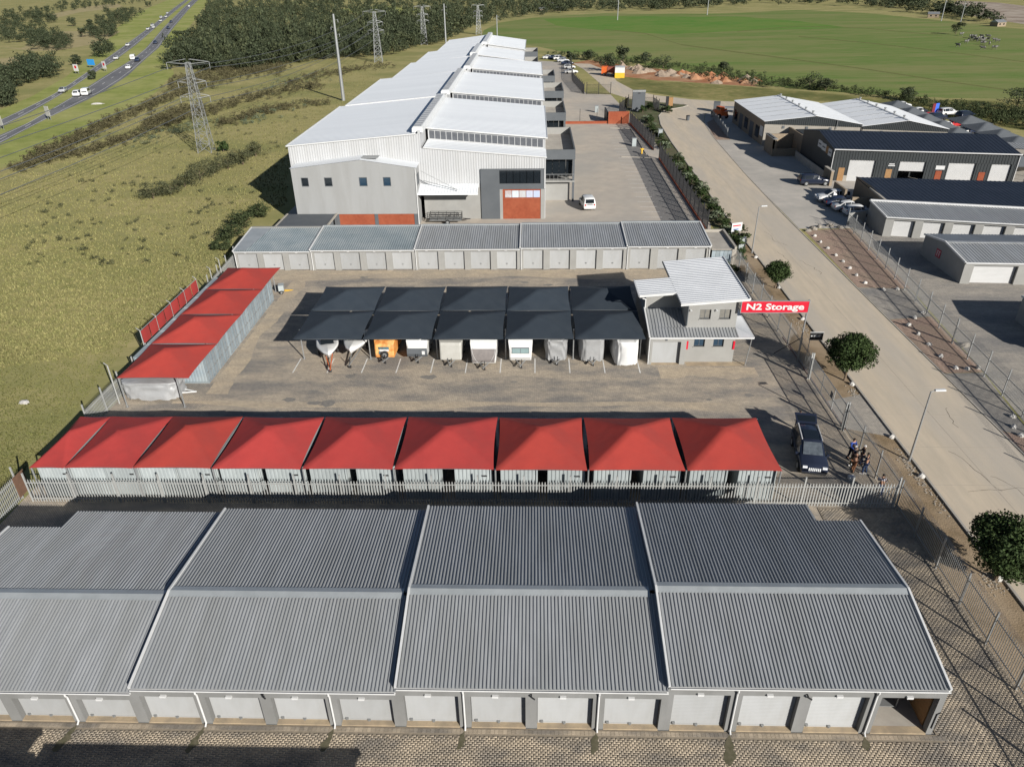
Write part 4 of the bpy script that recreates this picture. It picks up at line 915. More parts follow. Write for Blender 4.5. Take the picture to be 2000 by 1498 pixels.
def caravan(name, label, cat, x, ny, w, L, h, body, prof, nosecover=None, win=None, group='caravans and trailers under the charcoal canopies', rz=0, bar=1.2):
    t = thing(name, label, cat, (x, ny, .012), rz, group)
    b = MB(); pr = [(p*1.0, z) for p, z in prof]
    n = len(pr)
    # rounded in plan: nose narrows a little
    ring = lambda k: [(k*(w/2)*(.90 if y < .35 else 1), y, z) for y, z in pr]
    L_, R_ = ring(-1), ring(1); mL = [(-.8*w/2, y-.05 if y < .3 else y, z) for y, z in pr]; mR = [(.8*w/2, y-.05 if y < .3 else y, z) for y, z in pr]
    vs_ = L_+mL+mR+R_
    fs = [tuple(range(n-1, -1, -1)), tuple(range(3*n, 4*n))]
    for a in range(3): fs += [(a*n+i, a*n+(i+1) % n, (a+1)*n+(i+1) % n, (a+1)*n+i) for i in range(n)]
    b.add(vs_, fs); b.build('body', body, t)
    if win:
        x0, x1, z0, z1, gm = win
        yf = lambda z: np.interp(z, [p[1] for p in pr[:4]], [p[0] for p in pr[:4]])-.075
        f = MB().add([(x0, yf(z0)-.01, z0), (x1, yf(z0)-.01, z0), (x1, yf(z1)-.01, z1), (x0, yf(z1)-.01, z1)], [(0, 1, 2, 3)]).build('window', K['dgrey'], t)
        MB().add([(x0+.05, yf(z0)-.02, z0+.05), ((x0+x1)/2-.02, yf(z0)-.02, z0+.05), ((x0+x1)/2-.02, yf(z1)-.02, z1-.05), (x0+.05, yf(z1)-.02, z1-.05)], [(0, 1, 2, 3)]).build('pane', gm, f)
        MB().add([((x0+x1)/2+.02, yf(z0)-.02, z0+.05), (x1-.05, yf(z0)-.02, z0+.05), (x1-.05, yf(z1)-.02, z1-.05), ((x0+x1)/2+.02, yf(z1)-.02, z1-.05)], [(0, 1, 2, 3)]).build('pane', gm, f)
    if nosecover:
        z0, z1, gm = nosecover; yf = lambda z: np.interp(z, [p[1] for p in pr[:5]], [p[0] for p in pr[:5]])-.07
        c = MB(); N = 8
        for i in range(N):
            a, q = z0+(z1-z0)*i/N, z0+(z1-z0)*(i+1)/N
            wa, wq = [w/2*(.80+.16*(k/N)) for k in (i, i+1)]
            c.quad((-wa, yf(a)-.03, a), (wa, yf(a)-.03, a), (wq, yf(q)-.03, q), (-wq, yf(q)-.03, q))
        c.build('nose_cover', gm, t)
        for sx in (-1, 1):
            sm = MB(); pts = [(sx*w/2*(.45+.42*math.sin(k/8*1.57)), z0+(z1-z0)*k/8) for k in range(9)]
            for (xa, za), (xb, zb_) in zip(pts[:-1], pts[1:]): sm.bar((xa, yf(za)-.045, za), (xb, yf(zb_)-.045, zb_), .025, .02)
            sm.build('cover_seam', K['trim'], t)
    drawbar(t, .2, bar)
    for sx in (-1, 1): wheel(t, (sx*(w/2-.12), L*.58, .33), math.pi/2 if False else math.pi/2)
    return t
PCAR = lambda L, h: [(.22, .42), (0, .8), (.08, 1.45), (.36, h-.25), (.62, h-.05), (1.0, h), (L-.5, h), (L-.1, h-.25), (L, .42)]
caravan('box_trailer', 'orange printed box trailer with a spare wheel on its nose', 'trailer', -13.45, 58.4, 1.9, 3.6, 1.95, K['orange'] if False else mat('orange_print_wrap', (.62, .25, .06), (.36, .12, .04), 1.7, .5, big=(.70, .42, .16), bigscale=1.4, bigamt=.9), [(.05, .4), (0, .55), (0, 1.2), (.1, 1.7), (.5, 1.95), (1.0, 1.98), (3.2, 1.98), (3.55, 1.9), (3.6, .4)], bar=1.0)
ot = [o for o in bpy.data.objects if o.name.startswith('box_trailer')][0]
MB().box(-.42, -.115, 1.05, .42, -.085, 1.25).build('white_print', K['trim'], ot); MB().box(-.5, -.11, 1.27, .45, -.085, 1.48).box(-.5, -.11, .75, .2, -.085, 1.03).build('blue_print', K['blue'] if False else mat('teal_print', (.05, .16, .2), (.10, .05, .03), 6, .5), ot)
wheel(ot, (.05, -.22, .78), math.pi/2*0, 1.0)
caravan('grey_nose_trailer', 'white pod caravan with a dark grey lower nose, fourth in the parked row', 'caravan', -10.5, 58.4, 1.95, 3.8, 2.15, K['white'], PCAR(3.8, 2.15), bar=.9)
gnt = [o for o in bpy.data.objects if o.name.startswith('grey_nose')][0]
MB().extr([(.06, .44), (-.12, .8), (-.05, 1.25), (.02, 1.3), (.1, .8), (.28, .44)], 'x', -.9, .9).build('lower_nose', K['dgrey'], gnt); MB().box(.45, -.15, .75, .72, -.125, 1.1).build('number_board', K['trim'], gnt)
caravan('box_caravan', 'plain off white box caravan with a flat nose', 'caravan', -7.4, 57.85, 2.1, 4.0, 2.1, K['offwhite'], [(.02, .45), (0, .6), (.02, 1.3), (.06, 1.85), (.2, 2.08), (.6, 2.12), (3.4, 2.12), (3.9, 1.95), (4.0, .45)], bar=1.1)
caravan('nose_cover_caravan', 'white caravan with a grey brown zipped nose cover', 'caravan', -4.4, 57.1, 2.35, 4.8, 2.55, K['white'], PCAR(4.8, 2.55), nosecover=(.55, 1.85, mat('grey_brown_cover', (.20, .18, .17), (.16, .145, .14), 3, .8)), bar=.9)
caravan('window_caravan', 'white caravan with a wide front window', 'caravan', -1.15, 57.65, 2.15, 4.4, 2.45, K['white'], PCAR(4.4, 2.45), win=(-.78, .78, 1.18, 1.72, K['glass_pale']), bar=1.1)
def tarp_cover(name, label, cat, x, y, w, L, h, seed, m, z0=.28, rz=0, nose=1.0, group='silver covered caravans', amp=.07, nu=64, nv=36, pw=.32):
    r = np.random.default_rng(seed); u = np.linspace(0, 2*np.pi, nu, endpoint=False); v = np.linspace(0, 1, nv)
    U, V_ = np.meshgrid(u, v)
    sx = np.sign(np.cos(U))*np.abs(np.cos(U))**pw; sy_ = np.sign(np.sin(U))*np.abs(np.sin(U))**pw
    top = np.clip(V_, 0, 1); shr = np.where(top > .72, np.sqrt(np.clip(1-((top-.72)/.28)**2.4, 0, 1)), 1)
    shr = shr*(1-.05*(1-top))
    Z = z0+(h-z0)*np.sin(np.minimum(top/.97, 1)*np.pi/2)**.8
    fold = np.zeros_like(U)
    for k in range(11):
        a, b_, ph = r.integers(3, 16), r.normal(0, 4.5), r.uniform(0, 6.28); fold += np.abs(np.sin(a*U/2+b_*V_+ph))**2*r.uniform(.3, 1)
    fold = (fold-fold.mean())/fold.std()
    X = sx*w/2*shr; Y = sy_*L/2*shr
    X = X*np.where(Y < 0, 1-(1-nose)*np.abs(Y/(L/2))**2, 1)
    nrm = np.sqrt(X**2+Y**2)+1e-6; A = amp*(1-.6*V_)*fold*(V_ < .97)
    P = np.stack([X+X/nrm*A, Y+Y/nrm*A, Z+A*.35*(V_ > .5)+.0], -1)
    P[0, :, 2] += r.normal(0, .05, nu)
    idx = np.arange(nu*nv).reshape(nv, nu); F = np.stack([idx[:-1], np.roll(idx[:-1], -1, 1), np.roll(idx[1:], -1, 1), idx[1:]], -1).reshape(-1, 4)
    me = npmesh('cover', P.reshape(-1, 3), F, m); me.polygons.foreach_set('use_smooth', [True]*len(me.polygons))
    t = thing(name, label, cat, (x, y, .012), rz, group); mesh_obj('cover', me, t)
    rope = MB()
    return t
for k, (x, y, w_, L_, h_, nose, lab) in enumerate(((2.05, 60.0, 2.15, 4.2, 2.35, .8, 'caravan under a creased silver cover, nearest the one with the window'), (5.25, 60.1, 2.35, 4.6, 2.5, .9, 'caravan under a smooth silver cover with a drawbar showing'), (8.2, 59.5, 2.45, 5.0, 2.6, .75, 'caravan under a loose white silver cover beside the office garage'))):
    t = tarp_cover('covered_caravan', lab, 'caravan', x, y, w_, L_, h_, 30+k, K['tarp'] if k < 2 else mat('white_tarpaulin', (.62, .62, .61), (.55, .55, .545), 1.5, .55, .1, bump=.3, bscale=6), nose=nose, amp=.05 if k != 1 else .03)
    if k < 2: drawbar(t, -L_/2+.2, .8)
    for sx in (-1, 1): wheel(t, (sx*(w_/2-.25), .4, .33), math.pi/2)
K['gel'] = mat('boat_gelcoat', (.74, .74, .73), (.68, .68, .67), 1, .3)
def boat(name, label, x, y, L, w, rz, m, trailer, stripe=True):
    t = thing(name, label, 'boat', (x, y, .012), rz, 'boats under the charcoal canopies'); b = MB(); N = 10; M_ = 7
    P = []
    for i in range(N+1):
        s = i/N; hw = w/2*min(1, (s*2.2)**.62)*(1 if s < .8 else 1-.08*(s-.8)/.2); keel = .55+.45*(1-s)**3; sheer = 1.25+.28*(1-s)**1.6; yy = -L/2+L*s
        P.append([(0, yy+.25*(1-s)**2, keel), (hw*.72, yy+.08*(1-s), keel+.30), (hw*.98, yy, sheer-.12), (hw, yy, sheer), (hw*.86, yy+.06, sheer+.04), (hw*.5, yy+.08, sheer+.12*(s < .45)), (0, yy+.08, sheer+.16*(s < .45)-.35*(s > .55))])
    vs_ = [p for q in P for p in q]; n = 7
    fs = [(i*n+j, i*n+j+1, (i+1)*n+j+1, (i+1)*n+j) for i in range(N) for j in range(n-1)]
    b.add(vs_, fs); b.add([(-x_, y_, z_) for x_, y_, z_ in vs_], [f[::-1] for f in fs]); b.build('hull', m, t, smooth=True)
    if stripe:
        st = MB()
        for sx in (-1, 1):
            for i in range(1, N): a, c = P[i][2], P[i+1][2]; st.bar((sx*(a[0]+.015), a[1], a[2]-.06), (sx*(c[0]+.015), c[1], c[2]-.06), .03, .09)
        st.build('stripe', K['black'], t)
    MB().add([(-w*.3, -.05*L, 1.45), (w*.3, -.05*L, 1.45), (w*.26, .05*L, 1.85), (-w*.26, .05*L, 1.85)], [(0, 1, 2, 3)]).build('windscreen', K['glass'], t)
    MB().box(-w*.28, .08*L, 1.0, -.1, .22*L, 1.4).box(.1, .08*L, 1.0, w*.28, .22*L, 1.4).build('seat', K['black'], t)
    MB().bar((-.55, L*.4, .42), (0, -L/2-.9, .42), .07, .1).bar((.55, L*.4, .42), (0, -L/2-.9, .42), .07, .1).bar((-.8, .8, .4), (.8, .8, .4), .07).build('trailer_frame', trailer, t)
    MB().tube((0, -L/2-.5, .4), (0, -L/2-.45, 1.0), .04).tube((-.1, -L/2-.6, .12), (.1, -L/2-.6, .12), .12, n=10).build('winch_post', K['black'], t)
    for sx in (-1, 1): wheel(t, (sx*.85, .8, .33), math.pi/2, .95)
    return t
boat('ski_boat', 'white ski boat on a red trailer at the grass end of the parked row', -18.8, 59.2, 4.8, 2.0, .28, K['gel'], K['orange'])
boat('cabin_boat', 'round nosed white boat beside the ski boat in the parked row', -16.4, 60.0, 4.6, 2.15, 0, K['gel'], K['galv'], False)
# covered boat below the first side canopy
cb = tarp_cover('covered_boat', 'boat under a wrinkled grey cover beneath the first side canopy', 'boat', -31.75, 52.3, 2.3, 4.9, 1.75, 77, K['tarp'], rz=-math.pi/2, nose=1.0, group=None, amp=.06, z0=.2, pw=.5)
MB().tube((.2, 2.2, .35), (0, 3.4, .35), .06).tube((-.5, 2.2, .3), (0, 3.4, .35), .06).build('drawbar', K['white_metal'], cb)
rp_ = MB(); pts = [(-1.22, -1.0+.25*i, .4+.45*i*.55) for i in range(5)]
for a, b in zip(pts[:-1], pts[1:]): rp_.tube(a, b, .02, n=5)
rp_.build('tie_rope', K['black'], cb)
tr = thing('flat_trailer', 'small yellow and white trailer at the far end of the side containers', 'trailer', (-27.75, 74.5, 0), .25); tr.scale = (.7, .7, .7)
MB().box(-.5, -.6, .5, .3, .6, 1.4).build('body', K['cont'], tr); MB().bar((.3, -.2, .3), (1.6, 0, .3), .08).bar((.3, .3, .3), (1.6, 0, .3), .08).build('drawbar', K['yellow'], tr)
for sy in (-1, 1): wheel(tr, (-.1, sy*.65, .28), 0, .85)
# ================================================================ cars
def paint(name, c, rough=.25): return mat('paint_'+name, c, tuple(x*.92 for x in c), .4, rough, .0, spec=.6)
P_BLACK, P_WHITE, P_SILVER, P_NAVY, P_RED = paint('black', (.018, .023, .040), .15), paint('white', (.60, .60, .59)), paint('silver', (.45, .46, .47)), paint('navy', (.02, .03, .06)), paint('red', (.42, .03, .03))
K['lamp'] = mat('headlamp_glass', (.75, .76, .78), (.6, .62, .64), 4, .1, spec=.8); K['tail'] = mat('tail_lamp', (.4, .01, .01), (.3, .01, .01), 4, .2)
# station: x/L, z low, z belt, half width at belt (of W/2), z roof, half width at roof
SHAPES = dict(
    suv=(4.85, 1.92, [(-.50, .50, .82, .88, .86, .84), (-.485, .34, 1.02, .97, 1.08, .90), (-.45, .32, 1.03, .985, 1.58, .70), (-.36, .30, 1.03, 1.0, 1.68, .73), (-.10, .28, 1.03, 1.0, 1.71, .75), (.06, .28, 1.02, 1.0, 1.65, .73), (.25, .28, 1.0, 1.0, 1.08, .88), (.42, .30, .97, .97, 1.02, .86), (.48, .36, .78, .93, .84, .84), (.50, .48, .62, .86, .66, .80)], (2, 3, 4, 5, 6), .38),
    sedan=(4.5, 1.75, [(-.50, .45, .72, .86, .76, .80), (-.48, .30, .90, .95, .96, .86), (-.33, .26, .92, .98, 1.0, .84), (-.20, .24, .92, 1.0, 1.38, .70), (0, .24, .92, 1.0, 1.43, .72), (.08, .24, .91, 1.0, 1.40, .71), (.22, .24, .90, 1.0, .97, .86), (.42, .26, .80, .96, .84, .84), (.485, .34, .62, .90, .66, .80), (.50, .42, .54, .82, .57, .76)], (2, 3, 4, 5, 6), .31),
    hatch=(4.0, 1.70, [(-.50, .45, .78, .86, .82, .80), (-.485, .30, .95, .95, 1.0, .86), (-.43, .26, .97, .98, 1.36, .70), (-.30, .24, .97, 1.0, 1.47, .72), (0, .24, .96, 1.0, 1.50, .73), (.06, .24, .95, 1.0, 1.46, .72), (.24, .24, .93, 1.0, 1.0, .88), (.42, .26, .82, .96, .86, .84), (.485, .34, .62, .90, .66, .80), (.50, .42, .54, .82, .57, .76)], (2, 3, 4, 5, 6), .31),
    van=(4.9, 1.85, [(-.50, .45, .9, .94, .95, .92), (-.495, .32, 1.15, .98, 1.3, .94), (-.48, .30, 1.18, .99, 1.92, .86), (-.30, .28, 1.18, 1.0, 1.98, .88), (.10, .28, 1.16, 1.0, 1.98, .87), (.20, .28, 1.15, 1.0, 1.90, .84), (.36, .28, 1.12, .99, 1.20, .90), (.44, .30, .98, .96, 1.05, .86), (.485, .36, .76, .92, .82, .84), (.50, .44, .62, .86, .66, .80)], (2, 3, 4, 5, 6), .33),
    caddy=(4.4, 1.78, [(-.50, .45, .9, .94, .95, .92), (-.495, .32, 1.05, .98, 1.12, .92), (-.47, .30, 1.06, .99, 1.74, .82), (-.30, .28, 1.06, 1.0, 1.82, .84), (.0, .28, 1.05, 1.0, 1.82, .84), (.06, .28, 1.05, 1.0, 1.76, .82), (.24, .28, 1.02, .99, 1.10, .90), (.42, .30, .92, .96, .98, .86), (.485, .36, .72, .92, .76, .84), (.50, .44, .62, .86, .64, .80)], (2, 3, 4, 5, 6), .32))
def car_parts(shape, body, full=True):
    L, W, st, gh, wr = SHAPES[shape]
    rings = []
    for (xf, zl_, zb, wb, zt_, wt) in st:
        w, wt_ = wb*W/2, wt*W/2; x = xf*L
        rings.append([(x, 0, zl_), (x, w*.90, zl_), (x, w*.99, zl_+.25*(zb-zl_)), (x, w, zl_+.7*(zb-zl_)), (x, w*.985, zb), (x, wt_, zt_-.05), (x, wt_*.86, zt_), (x, 0, zt_+.03)])
    b = MB(); n = 8
    for sgn in (1, -1):
        vs_ = [(x, sgn*y, z) for rg in rings for x, y, z in rg]
        fs = [(i*n+j, (i+1)*n+j, (i+1)*n+j+1, i*n+j+1) for i in range(len(st)-1) for j in range(n-1)]
        fs += [tuple(range(n)), tuple((len(st)-1)*n+k for k in range(n))]
        b.add(vs_, fs if sgn > 0 else [f[::-1] for f in fs])
    me = {'body': b.mesh('body', body)}
    me['body'].polygons.foreach_set('use_smooth', [True]*len(me['body'].polygons))
    def glassquad(a, b_, c, d, out, ins=.12):
        pts = [Vector(p) for p in (a, b_, c, d)]; cen = sum(pts, Vector())/4; o = Vector(out)
        return [p.lerp(cen, ins)+o*.014 for p in pts]
    sw = []
    for i in gh[:-1]:
        if i+1 >= len(st): continue
        a, b_ = rings[i], rings[i+1]
        if st[i+1][4] < 1.25 and i > gh[0]:
            q = MB()
            for s in (1,): q.add(glassquad((a[4][0], a[4][1], a[4][2]), (b_[4][0], b_[4][1]*.99, b_[4][2]+.02), (a[4][0]*.35+b_[4][0]*.65, a[5][1]*.5+b_[5][1]*.5+.02, a[5][2]*.35+b_[5][2]*.65), (a[5][0], a[5][1], a[5][2]), (0, 1, .25), .10), [(0, 1, 2, 3)])
            sw.append(q.mesh('side_window', K['glass']))
        else:
            sw.append(MB().add(glassquad(a[4], b_[4], b_[5], a[5], (0, 1, .25), .09), [(0, 1, 2, 3)]).mesh('side_window', K['glass']))
    me['side'] = sw
    j = max(i for i in range(len(st)-1) if st[i][4] > 1.25 and st[i+1][4] < 1.25)
    a, c = rings[j], rings[j+1]
    ws = MB(); mm = lambda r, k: (r[6][0], k*r[6][1], r[6][2]+.012)
    ws.add([(c[6][0]-.02, -c[6][1]*.93, c[6][2]+.035), (c[6][0]-.02, c[6][1]*.93, c[6][2]+.035), (a[6][0]+.06, a[6][1]*.98, a[6][2]-.01), (a[6][0]+.06, -a[6][1]*.98, a[6][2]-.01)], [(0, 1, 2, 3)])
    for p in range(len(ws.v)): ws.v[p] = (ws.v[p][0]+.02, ws.v[p][1], ws.v[p][2]+.03)
    me['windscreen'] = ws.mesh('windscreen', K['glass'])
    j = min(i for i in range(len(st)-1) if st[i+1][4] > 1.25)
    a, c = rings[j], rings[j+1]
    ws = MB().add([(a[6][0]-.02, a[6][1]*.9, a[6][2]+.05), (a[6][0]-.02, -a[6][1]*.9, a[6][2]+.05), (c[6][0]-.025, -c[6][1]*.95, c[6][2]-.02), (c[6][0]-.025, c[6][1]*.95, c[6][2]-.02)], [(0, 1, 2, 3)])
    me['rear_window'] = ws.mesh('rear_window', K['glass'])
    me['hl'] = MB().box(L*.468, -.14, -.07, L*.492, .16, .07).mesh('headlight', K['lamp'])
    me['tl'] = MB().box(-L*.505, -.10, -.12, -L*.485, .10, .12).mesh('tail_light', K['tail'])
    me['mir'] = MB().box(-.06, 0, -.06, .08, .2, .08).mesh('mirror', body)
    me['meta'] = (L, W, st, wr)
    return me
def car(me, label, x, y, head, cat='car', name='parked_car', group=None, detail=2, z=.02):
    L, W, st, wr = me['meta']
    t = thing(name, label, cat, (x, y, z), head, group)
    mesh_obj('body', me['body'], t)
    mesh_obj('windscreen', me['windscreen'], t); mesh_obj('rear_window', me['rear_window'], t)
    for s in (1, -1):
        for m_ in me['side']:
            o = mesh_obj('side_window', m_, t); o.scale.y = s
    for s in (1, -1):
        for xx in (-.30, .315):
            o = mesh_obj('wheel', WH, t, (xx*L, s*(W/2-.085), wr*.98)); o.scale = (wr/.33, 1, wr/.33)
            if detail > 1: mesh_obj('rim', RIM, o)
        if detail > 1:
            mesh_obj('headlight', me['hl'], t, (0, s*W*.34, st[-3][2]-.12)); mesh_obj('tail_light', me['tl'], t, (.02, s*W*.37, st[1][2]-.12))
            o = mesh_obj('mirror', me['mir'], t, (st[6][0]*L-.25, s*W/2*.97, st[6][2]+.03)); o.scale.y = s
    return t
SUV_K, SUV_W, SED_W, SED_K, HAT_W, VAN_W, CAD_W = car_parts('suv', P_BLACK), car_parts('suv', P_WHITE), car_parts('sedan', P_WHITE), car_parts('sedan', P_NAVY), car_parts('hatch', P_WHITE), car_parts('van', P_WHITE), car_parts('caddy', P_WHITE)
SED_S, SED_R = car_parts('sedan', P_SILVER), car_parts('sedan', P_RED)
HEAD = math.atan2(-5.6, -.95)
SUV_WS = SUV_K['windscreen'].copy(); SUV_WS.materials[0] = mat('reflection_toned_windscreen', (.10, .115, .13), (.05, .06, .07), 2.5, .1, spec=.8)  # glass colour lightened to stand for grey reflections and the interior
suv = car(SUV_K, 'black estate car with its tailgate open beside the last red canopy', 19.75, 43.55, HEAD)
MB().bar((-1.9, .66, 1.735), (.2, .68, 1.76), .04, .05).bar((-1.9, -.66, 1.735), (.2, -.68, 1.76), .06, .06).build('roof_rail', K['trim'], suv)
MB().add([(-1.1, -.5, 1.745), (.1, -.52, 1.752), (.1, .52, 1.752), (-1.1, .5, 1.745)], [(0, 1, 2, 3)]).build('sunroof', K['glass'], suv)
[c for c in suv.children if c.name.startswith('windscreen')][0].data = SUV_WS
tg = MB().add([(-2.2, -.70, 1.63), (-2.2, .70, 1.63), (-3.2, .78, 1.87), (-3.2, -.78, 1.87), (-2.2, -.70, 1.57), (-2.2, .70, 1.57), (-3.2, .78, 1.79), (-3.2, -.78, 1.79)], [(0, 1, 2, 3), (7, 6, 5, 4), (0, 3, 7, 4), (1, 5, 6, 2), (3, 2, 6, 7), (0, 4, 5, 1)]).build('tailgate', P_BLACK, suv)
MB().add([(-2.35, -.6, 1.675), (-2.35, .6, 1.675), (-2.95, .66, 1.82), (-2.95, -.66, 1.82)], [(0, 1, 2, 3)]).build('tailgate_window', K['glass'], tg)
for k in range(7): MB().box(2.405, -.36+.12*k-.035, .62, 2.43, -.36+.12*k+.035, .86).build('grille_bar', K['lamp'], suv)
MB().box(2.3, -.8, .35, 2.44, .8, .5).build('bumper', K['black'], suv)

# ================================================================ people
def skin_obj(name, pts, edges, rad, m, parent, root=0):
    me = bpy.data.meshes.new(name); me.from_pydata(pts, edges, []); me.materials.append(m)
    o = mesh_obj(name, me, parent); md = o.modifiers.new('skin', 'SKIN'); md.use_smooth_shade = True
    for i, sv in enumerate(me.skin_vertices[0].data): sv.radius = (rad[i], rad[i]); sv.use_root = (i == root)
    o.modifiers.new('sub', 'SUBSURF').levels = 1; o.modifiers['sub'].render_levels = 1
    return o
def person(label, x, y, face, top, bottom, hair, shoes, h=1.74, lean=0., arm=(0.1, .25), stride=.06, shirt=None):
    t = thing('person', label, 'person', (x, y, .012), face, 'people beside the road fence'); s = h/1.74; t.scale = (s, s, s)
    # faces +X; y is sideways
    J = {}; N = []; E = []; R = []
    def add(k, p, r, par=None):
        J[k] = len(N); N.append((p[0]+lean*max(0, p[2]-.95), p[1], p[2])); R.append(r)
        if par is not None: E.append((J[par], J[k]))
    add('pel', (0, 0, .95), .13); add('sp', (-.01, 0, 1.15), .12, 'pel'); add('ch', (0, 0, 1.36), .13, 'sp'); add('nk', (.01, 0, 1.49), .055, 'ch'); add('hd', (.02, 0, 1.60), .085, 'nk'); add('tp', (.01, 0, 1.69), .075, 'hd'); add('no', (.115, 0, 1.595), .016, 'hd')
    for q, sd in (('l', 1), ('r', -1)):
        a = arm[0 if sd > 0 else 1]
        add('sh'+q, (0, sd*.18, 1.40), .06, 'ch'); add('el'+q, (.02+a*.25, sd*.25, 1.14), .042, 'sh'+q); add('wr'+q, (.10+a, sd*.22, .94+a*.55), .030, 'el'+q); add('pa'+q, (.14+a*1.15, sd*.215, .88+a*.62), .036, 'wr'+q)
        for k in range(4): add(f'f{k}'+q, (.17+a*1.25+.012*(k % 2), sd*(.185+.02*k), .80+a*.66+(.012 if k in (0, 3) else 0)), .0095, 'pa'+q)
        add('th'+q, (.18+a*1.2, sd*.165, .86+a*.62), .011, 'pa'+q)
        st_ = stride*sd
        add('hp'+q, (0, sd*.095, .88), .095, 'pel'); add('kn'+q, (.03+st_, sd*.105, .50), .062, 'hp'+q); add('an'+q, (st_*1.6-.03, sd*.11, .10), .042, 'kn'+q); add('to'+q, (st_*1.6+.13, sd*.12, .035), .034, 'an'+q)
    skin_obj('body', N, E, R, K['skin'], t)
    def sub(name, keys, grow, m, cut=None):
        idx = {k: i for i, k in enumerate(keys)}; pts = [list(N[J[k]]) for k in keys]
        inv = {v: k for k, v in J.items()}
        ed = [(idx[inv[a]], idx[inv[b]]) for a, b in E if inv[a] in idx and inv[b] in idx]
        skin_obj(name, [tuple(p) for p in pts], ed, [R[J[k]]+grow for k in keys], m, t)
    sub('top', ['sp', 'ch', 'shl', 'ell', 'wrl', 'shr', 'elr', 'wrr'], .022, top)
    sub('trousers', ['pel', 'hpl', 'knl', 'anl', 'hpr', 'knr', 'anr'], .024, bottom)
    for q in 'lr':
        a, b = Vector(N[J['an'+q]]), Vector(N[J['to'+q]])
        MB().add([(a.x-.07, a.y-.05, 0), (b.x+.05, a.y-.055, 0), (b.x+.05, a.y+.055, 0), (a.x-.07, a.y+.05, 0), (a.x-.06, a.y-.045, .10), (b.x+.02, a.y-.045, .06), (b.x+.02, a.y+.045, .06), (a.x-.06, a.y+.045, .10)], [(0, 3, 2, 1), (4, 5, 6, 7), (0, 1, 5, 4), (1, 2, 6, 5), (2, 3, 7, 6), (3, 0, 4, 7)]).build('shoe', shoes, t)
    hb = MB(); hc = Vector(N[J['hd']])+Vector((-.012, 0, .045))
    for jj in range(5):
        for ii in range(10):
            th, ph = 2*math.pi*ii/10, math.pi/2*jj/4-.25
            hb.v.append((hc.x+.108*math.cos(ph)*math.cos(th), hc.y+.096*math.cos(ph)*math.sin(th), hc.z+.11*math.sin(ph)+(.05 if (math.cos(th) > .5 and jj < 2) else 0)))
    for jj in range(4):
        for ii in range(10): hb.f.append((jj*10+ii, jj*10+(ii+1) % 10, (jj+1)*10+(ii+1) % 10, (jj+1)*10+ii)); hb.m.append(0)
    hb.f.append(tuple(40+i for i in range(10))); hb.m.append(0)
    hb.build('hair', hair, t, smooth=True)
    return t
cl = lambda n, c: mat('cloth_'+n, c, tuple(x*.8 for x in c), 6, .9)
TB, TN, TK, TG, TW = cl('blue', (.03, .07, .30)), cl('navy', (.012, .018, .04)), cl('black', (.012, .012, .014)), cl('grey', (.38, .38, .42)), cl('white', (.7, .7, .7))
JE, BR, KH = cl('jeans', (.03, .05, .11)), cl('brown', (.20, .09, .045)), cl('khaki', (.2, .17, .1))
HG = mat('grey_hair', (.55, .53, .50), (.42, .40, .38), 6, .8); HB = K['hair']
SHW, SHB = cl('white_shoe', (.65, .65, .63)), cl('dark_shoe', (.03, .025, .02))
person('person in a dark top and brown trousers standing nearest the dark car', 22.35, 42.0, .6, TK, BR, HB, SHB, 1.72)
person('person in a navy top and blue jeans with white shoes beside the fence', 23.05, 41.75, 2.4, TN, JE, HB, SHW, 1.76, arm=(.22, .28))
person('person in a bright blue shirt at the back of the group', 22.75, 43.55, -1.2, TB, TN, HB, SHB, 1.75)
person('grey haired person in a dark jacket beside the fence', 23.2, 42.75, 2.9, TK, TN, HG, SHB, 1.72)
person('grey haired person in a navy coat among the group', 22.55, 42.75, -.4, TN, KH, HG, SHW, 1.68)
person('person in a grey top at the corner where the two fences meet', 23.1, 39.35, 1.2, TG, JE, HB, SHW, 1.7, lean=.12, arm=(.3, .3))
person('person in black leaning behind the open tailgate of the dark car', 20.15, 47.35, -1.7, TK, TN, HB, SHB, 1.74, lean=.15, arm=(.3, .3))
tag(MB().box(-.2, -.14, 0, .2, .14, .22).box(-.21, -.15, .19, .21, .15, .24).build('cool_box', K['white'], None, (21.95, 41.15, .012), .2), 'small white box on the ground beside the group of people', 'box')
